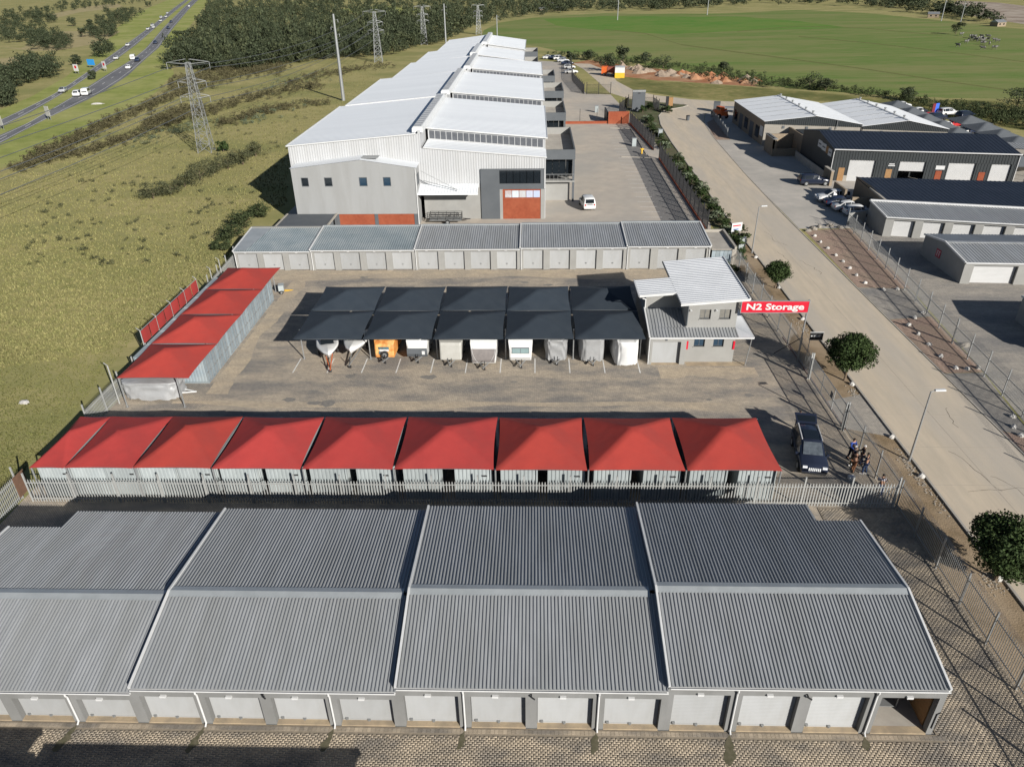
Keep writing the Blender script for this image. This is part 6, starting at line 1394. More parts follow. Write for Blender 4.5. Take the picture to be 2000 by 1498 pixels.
for i, (ya, yb, c) in enumerate(((5.6, 7.4, 'trim'), (3.6, 5.5, 'trim'), (2.5, 3.5, 'wood'), (.9, 2.4, 'trim'))):
    zc = 3.9-.12*i
    o = MB().add([P3(f2, -.06, ya, zc), P3(f2, -.06, yb, zc), P3(f2, -.06, yb, zc+1.1), P3(f2, -.06, ya, zc+1.1), P3(f2, 0, ya, zc), P3(f2, 0, yb, zc), P3(f2, 0, yb, zc+1.1), P3(f2, 0, ya, zc+1.1)], [(0, 3, 2, 1), (0, 1, 5, 4), (3, 7, 6, 2), (0, 4, 7, 3), (1, 2, 6, 5)]).build('gable_sign', K[c], bs)
    if c == 'trim': MB().box(f2(-.07, 0)[0]-.01, f2(0, ya)[1]+.3, zc+.45, f2(-.07, 0)[0]+.0, f2(0, yb)[1]-.3, zc+.65).build('sign_print', K['dgrey'], o)
pw_ = thing('end_pillar', 'tan brick pillar wall at the corner of the black shed', 'wall', (47.0, 117.4, 0)); MB().box(-.2, 0, 0, .2, 3.2, 2.3).build('brick_wall', K['tanbrick'], pw_); MB().box(-.25, -.05, 2.3, .25, 3.2, 2.4).build('coping', K['concrete'], pw_)
# navy roofed low unit
nu_ = thing('navy_roof_unit', 'low brick unit with a wide navy roof beside the black shed', 'shed')
f3 = skew(47.8, 97.8, -8.5)
MB().add([P3(f3, 0, 0, 0), P3(f3, 0, 12.6, 0), P3(f3, 0, 12.6, 3.3), P3(f3, 0, 7, 3.3), P3(f3, 0, 0, 2.5)], [(0, 4, 3, 2, 1)]).build('gable_wall', K['tanbrick'], nu_)
b = MB(); hexa(b, f3, .02, 0, 34, .2, 0, 2.4); hexa(b, f3, .02, 12.4, 34, 12.6, 0, 2.9); b.build('wall', K['tanbrick'], nu_)
MB().corr(P3(f3, -.1, -.2, 2.5), P3(f3, 34, -.2, 2.5), P3(f3, 34, 12.7, 3.15), P3(f3, -.1, 12.7, 3.15), .6, .03).build('roof_slope', K['navyroof'], nu_)
MB().bar(P3(f3, -.1, -.1, 2.62), P3(f3, -.1, 7, 3.0), .3, .25).build('coping', K['plaster_cream'], nu_)
b = MB(); hexa(b, f3, -2.6, 9.0, -2.3, 13.5, 0, 2.2); hexa(b, f3, -2.6, 6, -.02, 6.3, 0, 1.9); b.build('screen_wall', K['tanbrick'], nu_)
# grey garages inside the right fence
def rgarage(name, label, ox, oy, deg, W_, D_, ze, doors, ridge=True, dw=2.4, steps=1):
    t = thing(name, label, 'garage building'); f = skew(ox, oy, deg); ym = D_/2 if ridge else D_; zp = ze+.14*ym if ridge else ze+.55
    b = MB(); cur = 0
    for (a, c) in doors: hexa(b, f, cur, 0, a, .25, 0, ze-.4); cur = c
    hexa(b, f, cur, 0, W_, .25, 0, ze-.4); hexa(b, f, 0, 0, W_, .25, ze-.4, ze-.05)
    pr = [(0, .0), (0, ze-.06), (ym, zp-.06)]+([(D_, ze-.06)] if ridge else [])+[(D_, 0)]
    for x in (.002, W_-.2): b.add([P3(f, x, y+.002 if y == 0 else y, z) for y, z in pr]+[P3(f, x+.2, y, z) for y, z in pr], [tuple(range(len(pr)))[::-1], tuple(range(len(pr), 2*len(pr)))])
    hexa(b, f, .2, D_-.2, W_-.2, D_, 0, ze-.08 if ridge else zp-.1)
    b.build('wall', K['plaster_light'], t)
    MB().corr(P3(f, -.1, -.2, ze), P3(f, W_+.1, -.2, ze), P3(f, W_+.1, ym, zp), P3(f, -.1, ym, zp), .35, .035).build('roof_slope', K['roof'], t)
    if ridge: MB().corr(P3(f, W_+.1, D_+.2, ze), P3(f, -.1, D_+.2, ze), P3(f, -.1, ym, zp), P3(f, W_+.1, ym, zp), .35, .035).bar(P3(f, -.1, ym, zp+.04), P3(f, W_, ym, zp+.04), .5, .06).build('roof_slope', K['roof'], t)
    MB().bar(P3(f, -.12, -.2, ze+.02), P3(f, -.12, ym, zp+.03), .16, .2).bar(P3(f, -.1, -.26, ze-.02), P3(f, W_, -.26, ze-.02), .12, .14).build('trim', K['trim'], t)
    if ridge: MB().bar(P3(f, -.12, ym, zp+.03), P3(f, -.12, D_, ze+.02), .16, .2).build('trim', K['trim'], t)
    else: MB().bar(P3(f, -.1, D_-.1, zp+.08), P3(f, W_, D_-.1, zp+.08), .3, .2).build('trim', K['trim'], t)
    for a, c in doors:
        x, y = f((a+c)/2, .4); mesh_obj('roller_door', slat_door(c-a, ze-.42, 'door_white', 14), t, (x, y, .02), math.radians(deg))
    return t, f
g1, fg1 = rgarage('garage_block', 'long pale garage block with white doors beside the navy roofed unit', 45.1, 92.8, -12.5, 34, 5.4, 2.6, [(1.0+3.45*i, 3.5+3.45*i) for i in range(9)], False)
g2, fg2 = rgarage('garage_block', 'pale gabled garage block with a red emblem on its shaded side', 46.9, 76.6, -3.4, 26, 9.4, 2.5, [(1.0, 5.6), (7.6, 11.6), (13.6, 17.6)], True)
g3, fg3 = rgarage('garage_block', 'pale gabled garage block cut off by the right edge of the picture', 47.6, 57.5, -3.0, 20, 9.6, 2.5, [(1.0, 5.6), (7.6, 11.6)], True)
for g_, ff, yy in ((g2, fg2, 5.6), (g3, fg3, 5.4)):
    x, y = ff(0, yy); e_ = MB().box(x-.05, y-.5, 1.0, x-.005, y+.5, 1.95).build('emblem', mat('emblem_red', (.42, .05, .07), (.36, .04, .06), 3, .6) if 'emblem_red' not in bpy.data.materials else bpy.data.materials['emblem_red'], g_)
    mk = MB()
    for d_ in (-.2, .22): mk.box(x-.06, y+d_-.05, 1.15, x-.051, y+d_+.05, 1.8).box(x-.06, y+d_-.16, 1.42, x-.051, y+d_-.05, 1.5).box(x-.06, y+d_-.22, 1.7, x-.051, y+d_-.05, 1.8)
    mk.build('emblem_mark', K['trim'], e_)
bwl = thing('boundary_wall', 'low pale wall beside the parked cars and the long garage block', 'wall'); MB().add([(42.2, 97.2, 0), (45.0, 98.4, 0), (45.0, 98.4, 1.7), (42.2, 97.2, 1.7), (42.2, 97.4, 0), (45.0, 98.6, 0), (45, 98.6, 1.7), (42.2, 97.4, 1.7)], [(0, 1, 2, 3), (7, 6, 5, 4), (3, 2, 6, 7), (0, 3, 7, 4)]).build('panel', K['plaster_light'], bwl)
palisade('grey palisade fence along the gravel beds across the road', (36.9, 30), (39.05, 62), 1.9, .17, 3.0, 2.5, m='galv', wires=True, single=60)
palisade('grey mesh fence before the pale garage blocks across the road', (39.1, 62.1), (42.2, 97.0), 1.9, .17, 3.0, 2.5, m='galv', wires=True, single=0)
palisade('low grey fence beside the twin gable warehouse yard', (39.4, 155), (41.0, 178), 1.8, .3, 3.0, 2.0, m='galv')
# cars and machines across the road
car(SUV_K, 'black off road car parked before the black shed', 44.7, 118.4, .0)
car(SUV_W, 'white off road car parked nearest the black shed', 44.3, 109.0, math.pi+.1)
car(SED_K, 'dark saloon parked between the two white cars across the road', 44.5, 106.6, .05)
car(SED_W, 'white saloon parked beside the dark saloon across the road', 44.9, 104.2, .05); car(HAT_W, 'white hatchback parked at the low pale wall across the road', 45.4, 101.9, .1)
om = thing('telehandler', 'orange telehandler standing in the yard of the twin gable warehouse', 'telehandler', (42.6, 177.5, 0), 1.9)
MB().box(-2.2, -.8, .7, 1.4, .8, 1.6).box(-1.6, -.2, 1.6, .4, .75, 2.5).build('chassis', K['orange'], om); MB().bar((-2.0, -.45, 2.0), (3.0, -.45, 1.2), .35, .4).build('boom', K['orange'], om); MB().box(-1.4, -.15, 1.75, .2, .76, 2.4).build('cab_glass', K['glass'], om); MB().box(3.0, -.9, .3, 3.2, .3, 1.2).build('fork', K['black'], om)
for x in (-1.6, 1.1):
    for s in (-1, 1): wheel(om, (x, s*.95, .55), 0, 1.65)
tk = thing('flat_bed', 'grey flat bed truck behind the orange telehandler', 'truck', (46, 184.5, 0), 2.9)
MB().box(-3, -1.1, .9, 1.6, 1.1, 1.15).build('bed', K['galv'], tk); MB().box(1.7, -1.05, .6, 3.2, 1.05, 2.2).build('cab', K['dgrey'], tk); MB().box(3.2, -.9, 1.5, 3.22, .9, 2.2).build('windscreen', K['glass'], tk)
for x in (-2.0, 2.4):
    for s in (-1, 1): wheel(tk, (x, s*.95, .42), 0, 1.25)
bx = thing('litter_bin', 'dark litter bin at the start of the gravel bed by the bend', 'bin', (*G(1343, 236), 0)); MB().tube((0, 0, 0), (0, 0, 1.0), .35, .42, n=10).build('drum', K['dgrey'], bx); MB().tube((0, 0, 1.0), (0, 0, 1.1), .44, n=10).build('lid', K['black'], bx)
# slate carports behind the sheds with cars
for k in range(9):
    x, y = G(1752+29*k, 206+13.6*k, 2.8)
    canopy(f'{ORD[k]} slate carport from the pasture, behind the twin gable warehouse', x-3.1, x+3.1, y-3.4, y+3.4, 2.7, 1.15, 'slate', 'slate carports nearest the twin gable warehouse', [(x-2.8, y-3.2), (x+2.8, y-3.2)], 2.6, name='carport')
for k in range(6):
    x, y = G(1893+31*k, 236+14*k, 2.8)
    canopy(f'{ORD[k]} slate carport canopy from the pasture in the outer row', x-3.2, x+3.2, y-3.4, y+3.4, 2.7, 1.15, 'slate', 'slate carports in the outer row', [(x-2.9, y-3.2), (x+2.9, y-3.2)], 2.6, name='carport')
for k, (p, me, c) in enumerate((((1812, 233), SED_R, 'red saloon'), ((1850, 226), SUV_W, 'white off road car'), ((1885, 232), SUV_K, 'black off road car'), ((1905, 248), SED_K, 'dark saloon'), ((1935, 262), SED_W, 'white saloon'), ((1960, 272), SED_S, 'silver saloon'), ((1985, 285), SED_K, 'dark blue saloon'))):
    x, y = G(*p); car(me, f'{c} parked at the slate carports, {ORD[k]} from the blue banner', x, y, .2+k*.1, group='cars at the slate carports', detail=1)
for k in range(14):
    u = 1760+17*k; v = 214+6.2*k+(6 if k % 2 else -3); x, y = G(u, v); me = (SED_W, SED_K, HAT_W, SED_S, SUV_K, SED_W, SED_R)[k % 7]
    car(me, f'{("white saloon", "dark saloon", "white hatchback", "silver saloon", "black off road car", "pale saloon", "red saloon")[k % 7]} under the slate carports, {ORD[k]} from the twin gable warehouse', x, y, .25+.05*k, group='cars under the slate carports', detail=1)
bn = thing('banner_sign', 'red and blue upright banner beside the slate carports', 'sign', (*G(1823, 226), 0), .3)
MB().box(-.8, -.06, .3, 0, .06, 2.6).build('red_panel', mat('maroon', (.16, .02, .03), (.12, .015, .02), 3), bn); MB().box(.002, -.06, .3, .9, .06, 2.6).build('blue_panel', mat('vivid_blue', (.03, .12, .6), (.03, .1, .5), 3), bn)
wv = car(VAN_W, 'white delivery van at the far end of the black shed', 77.2, 115.2, 1.3, cat='van', name='parked_van', detail=1)
car(SED_R, 'red saloon behind the navy roofed unit at the right edge', 74.5, 110.6, .3, detail=1)
wl_ = thing('long_wall', 'long grey wall roof behind the black shed at the right edge', 'wall'); f4 = skew(77.5, 128, -28); b = MB(); hexa(b, f4, 0, 0, 30, .3, 0, 3.6); b.build('wall', K['concrete'], wl_); MB().corr(P3(f4, 0, -.1, 3.6), P3(f4, 30, -.1, 3.6), P3(f4, 30, 3, 4.0), P3(f4, 0, 3, 4.0), .5, .03).build('roof_slope', K['roof'], wl_)
# ================================================================ vegetation
def crown_tpl(n, seed, leaf, lumps=12, rx=1., rz=1.):
    r = random.Random(seed); cs, rs = [], []
    for i in range(lumps):
        a = r.uniform(0, 6.283); q = r.random()**.5; zf = r.uniform(-.75, .95)
        cs.append((math.cos(a)*q*rx*.7, math.sin(a)*q*rx*.7, rz*(1+zf*.7))); rs.append(r.uniform(.3, .5)*rx)
    return leaves(cs, rs, n, leaf, seed)
def scatter(name, pts, tpls, m, label, cat, z=0):
    """pts: x, y, radius, height; every plant is a turned and scaled template; one object"""
    Vs, Fs, off = [], [], 0; r = np.random.default_rng(len(pts))
    for (x, y, rad, h) in pts:
        V, F = tpls[r.integers(0, len(tpls))]; a = r.uniform(0, 6.283); c, s = math.cos(a), math.sin(a)
        W = np.empty_like(V); W[:, 0] = (V[:, 0]*c-V[:, 1]*s)*rad+x; W[:, 1] = (V[:, 0]*s+V[:, 1]*c)*rad+y; W[:, 2] = np.maximum(V[:, 2]*h/2, -.05)+z
        Vs.append(W); Fs.append(F+off); off += len(V)
    return tag(mesh_obj(name, npmesh(name, np.concatenate(Vs), np.concatenate(Fs), m)), label, cat, kind='stuff')
def in_poly(u, v, poly):
    c = False; j = len(poly)-1
    for i in range(len(poly)):
        xi, yi = poly[i]; xj, yj = poly[j]
        if (yi > v) != (yj > v) and u < (xj-xi)*(v-yi)/(yj-yi)+xi: c = not c
        j = i
    return c
R8 = random.Random(21); K['leaf_olive'] = leaf_mat('olive_leaf', (.062, .066, .032), (.085, .088, .045))
def poly_pts(poly, n, rad, h, jit=.35, dens=None):
    """n plants inside a region outlined in the photograph, thinner far away only in size on screen"""
    us = [p[0] for p in poly]; vs_ = [p[1] for p in poly]; out = []
    while len(out) < n:
        u, v = R8.uniform(min(us), max(us)), R8.uniform(min(vs_), max(vs_))
        if not in_poly(u, v, poly): continue
        x, y = G(u, v); k = R8.uniform(1-jit, 1+jit); out.append((x, y, rad*k, h*k*R8.uniform(.8, 1.25)))
    return out
TW_ = [crown_tpl(230, 100+i, .20, 22) for i in range(6)]; TM_ = [crown_tpl(110, 150+i, .27, 16) for i in range(6)]      # wood trees
TS_ = [crown_tpl(75, 200+i, .26, 10) for i in range(6)]       # scrub
wood1 = [(408, 4), (395, 40), (380, 90), (345, 110), (338, 128), (400, 142), (470, 140), (560, 128), (640, 118), (760, 112), (835, 92), (875, 82), (930, 55), (985, 40), (1060, 32), (1120, 24), (1120, -14), (420, -14)]
wood2 = [(1040, -14), (1050, 28), (1120, 24), (1300, 22), (1420, 15), (1560, 10), (1700, 16), (1850, 34), (1960, 50), (1930, 36), (1850, 18), (1700, -14)]
wp = poly_pts(wood1, 3300, 2.35, 5.2, .45)+poly_pts(wood2, 900, 3.2, 5.0, .45)
# drop trees that would stand on the motorway verge
wp = [p for p in wp if not (p[0] < -150 and p[1] > 250 and p[0] < -.40*p[1]-30)]
def clearing(x, y): return math.sin(x*.023+1.3*math.sin(y*.011))*math.sin(y*.019+.9*math.sin(x*.013)) > .86
wp = [(x, y, q*(1.5 if R8.random() < .08 else 1), h*(1.7 if R8.random() < .08 else 1)) for (x, y, q, h) in wp if not (clearing(x, y) and R8.random() < .85)]
mixp = lambda p: (int(p[0]*7.3)+int(p[1]*3.1)) % 4
scatter('woodland', [p for p in wp if p[1] < 420 and mixp(p)], TW_, K['leaf_wood'], 'dark green woodland edge nearest the dry field and pylons', 'woodland')
scatter('woodland', [p for p in wp if p[1] >= 420 and mixp(p)], TM_, K['leaf_wood'], 'dark green woodland far beyond the warehouse and pasture', 'woodland')
scatter('woodland', [p for p in wp if not mixp(p)], TM_, leaf_mat('mixed_wood_leaf', (.040, .050, .024), (.062, .068, .034)), 'paler olive trees mixed through the woodland', 'woodland')
lw = []
for poly, n in (([(0, 55), (60, 45), (90, 60), (100, 75), (40, 85), (0, 88)], 60), ([(50, 72), (90, 68), (140, 75), (150, 95), (120, 100), (60, 98)], 90), ([(170, 62), (200, 52), (235, 55), (230, 72), (180, 78)], 60), ([(185, 48), (200, 32), (260, 22), (285, 25), (270, 42), (230, 54), (195, 54)], 80), ([(100, 28), (150, 22), (220, 14), (330, 0), (330, -10), (150, 5), (80, 20), (70, 38)], 170), ([(0, 30), (60, 22), (110, 30), (105, 48), (60, 50), (0, 60)], 90), ([(0, 150), (50, 135), (110, 120), (118, 150), (60, 165), (20, 178), (0, 185)], 150), ([(0, 185), (30, 175), (20, 205), (0, 215)], 40), ([(195, 98), (215, 96), (222, 104), (195, 118), (188, 112)], 18), ([(0, 0), (60, 5), (200, -12), (0, -12)], 60)):
    lw += poly_pts(poly, int(n*.8), 2.2, 4.2, .5)
scatter('roadside_thicket', lw, TW_, K['leaf_wood'], 'dark bush thickets in the fields beyond the motorway', 'thicket')
# brown scrub bands across the dry field
sb = []
for line, wv_, n, sz in (([(60, 318), (120, 290), (200, 250), (280, 215), (340, 190), (420, 160), (500, 140), (560, 132)], 9, 620, .95), ([(330, 170), (400, 150), (480, 140), (540, 135)], 10, 420, .95), ([(150, 305), (250, 272), (330, 243), (400, 222), (480, 196), (560, 180), (630, 168)], 7, 420, .85), ([(280, 250), (340, 225), (400, 208)], 7, 160, .85), ([(430, 248), (500, 222), (560, 212), (640, 200)], 6, 170, .8), ([(560, 168), (620, 150), (680, 140), (760, 128)], 6, 150, .9), ([(20, 335), (80, 318), (150, 300)], 6, 100, .8)):
    for _ in range(n):
        i = R8.randrange(len(line)-1); k = R8.random(); u = line[i][0]+(line[i+1][0]-line[i][0])*k+R8.gauss(0, 6); v = line[i][1]+(line[i+1][1]-line[i][1])*k+R8.gauss(0, wv_*.6)
        x, y = G(u, v); q = R8.uniform(.6, 1.5)*sz; sb.append((x, y, q, q*R8.uniform(.9, 1.6)))
scatter('brown_scrub', sb, TS_, K['leaf_brown'], 'brown scrub in bands across the dry field', 'scrub')
sg_ = []
for line, n in (([(470, 240), (520, 225), (600, 200)], 60), ([(250, 285), (330, 260), (420, 240)], 60), ([(500, 190), (560, 160), (640, 150)], 60)):
    for _ in range(n):
        i = R8.randrange(len(line)-1); k = R8.random(); x, y = G(line[i][0]+(line[i+1][0]-line[i][0])*k+R8.gauss(0, 8), line[i][1]+(line[i+1][1]-line[i][1])*k+R8.gauss(0, 6)); q = R8.uniform(.4, .9); sg_.append((x, y, q, q*1.2))
scatter('grey_scrub', sg_, TS_, K['leaf_pale'], 'pale grey green scrub in the dry field', 'scrub')
sc2 = []
for _ in range(330):
    u, v = R8.uniform(40, 620), R8.uniform(150, 520)
    if not in_poly(u, v, [(0, 430), (200, 290), (420, 180), (640, 150), (640, 210), (560, 300), (540, 380), (450, 450), (380, 520), (0, 560)]): continue
    x, y = G(u, v); q = R8.uniform(.25, .75); sc2.append((x, y, q, q*1.1))
scatter('sparse_scrub', sc2, TS_, K['leaf_olive'], 'small scattered scrub plants over the dry field', 'scrub')
# green weedy belt between pasture and sheds
gbelt = poly_pts([(1060, 108), (1150, 108), (1260, 118), (1420, 140), (1560, 165), (1700, 182), (1850, 205), (2060, 225), (2060, 262), (1900, 238), (1780, 205), (1640, 180), (1500, 172), (1400, 158), (1300, 140), (1180, 128)], 900, .9, 1.5)
scatter('green_scrub', gbelt, TS_, K['leaf_dark'], 'green weedy belt along the near edge of the pasture', 'scrub')
# grass tufts in the field and lawn so the low sun rakes them
def tufts(name, pts, hmin, hmax, m, label):
    n = len(pts); r = np.random.default_rng(n); P = np.asarray(pts); a = r.uniform(0, np.pi, n); h = r.uniform(hmin, hmax, n)
    V = []; F = []
    for k in range(3):
        an = a+k*np.pi/3; dx, dy = np.cos(an)*h*.45, np.sin(an)*h*.45; lx, ly = r.normal(0, .3, (2, n))*h
        z0 = np.zeros(n); t = np.stack([np.stack([P[:, 0]-dx, P[:, 1]-dy, z0], -1), np.stack([P[:, 0]+dx, P[:, 1]+dy, z0], -1), np.stack([P[:, 0]+lx, P[:, 1]+ly, h], -1)], 1)
        V.append(t)
    V = np.stack(V, 1).reshape(-1, 3); return tag(mesh_obj(name, npmesh(name, V, np.arange(len(V)).reshape(-1, 3), m)), label, 'grass', kind='stuff')
def tuft_pts(poly, n):
    us = [p[0] for p in poly]; vs_ = [p[1] for p in poly]; u = RNG.uniform(min(us), max(us), n*3); v = RNG.uniform(min(vs_), max(vs_), n*3)
    out = []
    for a, b in zip(u, v):
        if in_poly(a, b, poly): out.append(G(a, b))
        if len(out) >= n: break
    return out
tufts('dry_grass', tuft_pts([(-5, 560), (-5, 345), (120, 300), (300, 215), (420, 150), (560, 132), (760, 118), (690, 200), (565, 300), (560, 400), (470, 440), (440, 520), (330, 600), (200, 690), (-5, 720)], 30000), .08, .26, K['leaf_grass'], 'tussocks of dry grass in the field beside the warehouse')
tufts('lawn_grass', tuft_pts([(0, 470), (440, 480), (400, 540), (270, 650), (150, 800), (30, 940), (-5, 960)], 16000), .05, .13, leaf_mat('lawn_blade', (.15, .142, .055), (.11, .118, .038)), 'short grass of the lawn at left')

def bush(label, u, v, rad, h, m='leaf_dark', group=None, n=700, seed=0, name='bush', leaf=.28, stem=True):
    x, y = G(u, v); t = thing(name, label, 'bush' if h < 3.2 else 'tree', (x, y, 0), 0, group)
    V, F = crown_tpl(n, seed, leaf/rad, 16); V = V*np.array([rad, rad, h/2]); V[:, 2] = np.maximum(V[:, 2], .02)
    mesh_obj('crown', npmesh('crown', V, F, K[m]), t)
    MB().tube((0, 0, 0), (.05, 0, h*.55), .05+.03*rad, .03, n=6).tube((0, 0, h*.2), (rad*.5, .1, h*.6), .04, .02, n=5).tube((0, 0, h*.2), (-rad*.45, .2, h*.65), .04, .02, n=5).build('stem', K['bark'], t)
    return t
for k, (u, v, r_, h_) in enumerate(((300, 388, 2.0, 1.9), (335, 380, 1.8, 1.9), (362, 366, 1.9, 2.0), (392, 352, 2.0, 2.2), (418, 340, 1.9, 2.1), (446, 330, 1.9, 2.3), (475, 322, 2.0, 2.4), (500, 306, 1.9, 2.2))):
    bush(f'{ORD[k]} bush from the left in the row of bushes on the dry field', u, v, r_*1.35, h_*1.3, 'leaf_olive', 'row of bushes on the dry field', 1500, 300+k, leaf=.26)
for k, (u, v, r_, h_, lab) in enumerate(((452, 470, 2.2, 2.4, 'broad green bush at the corner of the far garages'), (478, 445, 2.2, 2.6, 'dark bush against the shaded fence by the far garages'), (505, 425, 2.0, 2.4, 'green bush nearest the grey annex at the field edge'), (432, 490, 1.4, 1.4, 'low bush on the lawn behind the far garages'), (437, 297, 1.1, 2.2, 'small round tree beside the lattice pylon'))):
    bush(lab, u, v, r_, h_, 'leaf_dark' if k != 4 else 'leaf', None, 1300, 330+k)
for k, (u, v, r_, h_, lab) in enumerate(((1116, 120, 2.2, 3.6, 'leafy tree at the near edge of the pasture beside the back road'), (1147, 118, 2.4, 3.8, 'second tree along the pasture edge from the warehouse'), (1183, 140, 3.6, 7.0, 'tall dark tree beside the red truck and site cabin'), (1217, 122, 2.8, 6.0, 'tall slender tree at the pasture edge above the site cabin'), (1260, 124, 2.4, 4.2, 'round tree at the pasture edge above the earth heaps'), (1295, 134, 4.4, 4.4, 'wide dark bush at the pasture edge above the earth heaps'), (1414, 138, 2.4, 3.0, 'small bush at the pasture edge beyond the twin gable warehouse'), (1580, 172, 4.4, 4.4, 'dark tree behind the twin gable warehouse'), (1612, 178, 3.2, 3.6, 'bushy tree behind the ridge of the twin gable warehouse'), (1770, 196, 3.0, 3.2, 'dark bush behind the slate carports'), (1985, 212, 4.6, 5.0, 'big dark tree at the right edge beyond the carports'), (1866, 68, 3.6, 6.0, 'lone tree standing in the pasture beside the cattle'))):
    bush(lab, u, v, r_, h_, 'leaf_wood', None, 900, 350+k, 'field_tree', .5)
lt = sorted([(142, 52, 3.4, 6), (178, 52, 2.4, 4.2), (196, 46, 4.6, 6.5), (211, 30, 4, 7), (232, 42, 5, 7.5), (245, 30, 4, 7), (162, 73, 3, 5), (291, 14, 3.5, 6), (95, 44, 4, 6.5), (72, 44, 4, 6), (181, 156, 1.6, 3.0), (150, 128, 2.5, 4), (16, 192, 1.8, 3), (335, 136, 4.2, 6.5), (350, 78, 2.6, 4.5), (378, 122, 4.5, 7), (362, 74, 2, 3.5), (372, 100, 4, 7)])
for k, (u, v, r_, h_) in enumerate(lt):
    bush(f'{ORD[k]} from the left of the dark trees standing singly beside the motorway', u, v, r_, h_, 'leaf_wood', 'single trees beside the motorway', 500, 400+k, 'roadside_tree', .7)
# shrubs in the planting strip by the road
r = random.Random(3); sv = [crown_tpl(420, 500+i, .26, 12) for i in range(4)]
sme = [npmesh('crown', s_[0]*np.array([.8, .8, .5]), s_[1], K[('leaf', 'leaf_dark', 'leaf_pale', 'leaf')[i]]) for i, s_ in enumerate(sv)]
stm = MB().tube((0, 0, 0), (0, 0, .5), .05, .02, n=5).tube((0, 0, .1), (.25, .1, .55), .03, .01, n=4).tube((0, 0, .1), (-.25, .05, .5), .03, .01, n=4).mesh('stem', K['bark'])
for i in range(58):
    y = 89+1.85*i if i < 48 else r.uniform(183, 194)
    if 137.5 < y < 143.5: continue
    x = r.uniform(24.9, 26.5) if i < 48 else r.uniform(26, 33)
    if y > 172 and i < 48: x = r.uniform(25, 28.2)
    t = thing('shrub', f'{ORD[i]} low shrub along the road planting strip, counting away from the street lamp', 'shrub', (x, y, .02), r.uniform(0, 6), 'shrubs in the planting strip'); q = r.uniform(.65, 1.5); t.scale = (q, q, q*r.uniform(.8, 1.3))
    mesh_obj('crown', sme[i % 4], t); mesh_obj('stem', stm, t)
for k, (x, y, q, lab) in enumerate(((25.2, 88.4, 1.6, 'leafy shrub beside the tilted white board'), (26.1, 90.2, 1.8, 'wide shrub behind the street lamp at the far enclosure'), (24.6, 84.2, 1.3, 'dark shrub inside the road fence behind the office'), (22.7, 79.8, 1.2, 'dark bush against the fence beside the office roof'))):
    t = thing('shrub', lab, 'shrub', (x, y, .02), k, None); t.scale = (q, q, q*1.2); mesh_obj('crown', sme[k % 2], t); mesh_obj('stem', stm, t)

# ================================================================ pylons, poles, cables
def pylon(label, x, y, h, wb, rz=0, th=.055):
    t = thing('lattice_pylon', label, 'pylon', (x, y, 0), rz, 'lattice pylons'); leg = MB(); br = MB(); c = lambda z: wb/2*(1-z/h)**.9+.36*h/16
    lv = [h*k for k in (0, .11, .22, .33, .44, .55, .65, .75, .84, .92, 1)]
    for a, b in zip(lv[:-1], lv[1:]):
        ca, cb_ = c(a), c(b); co = ((-1, -1), (1, -1), (1, 1), (-1, 1))
        for (sx, sy_) in co: leg.bar((sx*ca, sy_*ca, a), (sx*cb_, sy_*cb_, b), th*1.7)
        for (p, q) in zip(co, co[1:]+co[:1]):
            br.bar((p[0]*ca, p[1]*ca, a), (q[0]*cb_, q[1]*cb_, b), th); br.bar((q[0]*ca, q[1]*ca, a), (p[0]*cb_, p[1]*cb_, b), th); br.bar((p[0]*cb_, p[1]*cb_, b), (q[0]*cb_, q[1]*cb_, b), th)
    leg.build('leg_frame', K['galv'], t); tag(br.build('lattice', K['galv'], t), kind='stuff')
    for z, s in ((.62, .17), (.78, .16), (.985, .24)):
        a = MB(); L = h*s; q = c(h*z)
        for sx in (-1, 1):
            for sy_ in (-1, 1): a.bar((sx*q, sy_*q, h*z), (sx*L, 0, h*z+.3), th); a.bar((sx*q, sy_*q, h*z+h*.05), (sx*L, 0, h*z+.3), th)
            a.tube((sx*L, 0, h*z+.3), (sx*L, 0, h*z-.9), .05, n=5)
        a.build('cross_arm', K['galv'], t)
    return t
x, y = G(404, 297); pylon('nearest lattice pylon standing in the dry field', x, y, 16.2, 1.9, .1)
x, y = G(740, 122); pylon('second lattice pylon at the edge of the woodland', x, y, 17.0, 2.2, .1, .075)
x, y = G(829, 88); pylon('third lattice pylon in the woodland clearing', x, y, 15.5, 2.2, .1, .085)
x, y = G(935, 68); pylon('fourth lattice pylon behind the far end of the warehouse', x, y, 13.5, 2.2, .1, .085)
def mono(label, u, v, ut, vt, r1=.42, r2=.25, name='power_pole'):
    x, y = G(u, v); lo, hi = 0, 60
    d = Vector((x, y, 0))
    # height from the pixel of the top
    for _ in range(40):
        mz = (lo+hi)/2; X, Y, Z = x, y, mz-CH; xx, yy = YC*X-YS*Y, YS*X+YC*Y; dd = PC*yy-PS*Z; uu = PS*yy+PC*Z; q = (RS*xx+RC*uu)/dd
        if 749-FPX*q > vt: lo = mz
        else: hi = mz
    t = thing(name, label, 'pole', (x, y, 0), 0, 'power poles'); MB().tube((0, 0, 0), (0, 0, lo), r1, r2, n=12).build('shaft', K['galv'], t)
    a = MB()
    for k, z in enumerate((.93, .85, .77)):
        s = -1 if k % 2 else 1; a.tube((0, 0, lo*z), (s*1.0, 0, lo*z+.15), .05, n=6).tube((s*1.0, 0, lo*z+.15), (s*1.0, 0, lo*z-.5), .06, n=6)
    a.build('insulator_arm', K['galv'], t); return t, (x, y, lo)
mono('thick grey power pole nearest the warehouse in the dry field', 671, 197, 655, 28, .5, .26)
mono('slim grey power pole behind the warehouse roof', 871, 87, 869, 8, .42, .25); mono('slim pole behind the far warehouse gable', 971, 72, 971, 30, .3, .2)
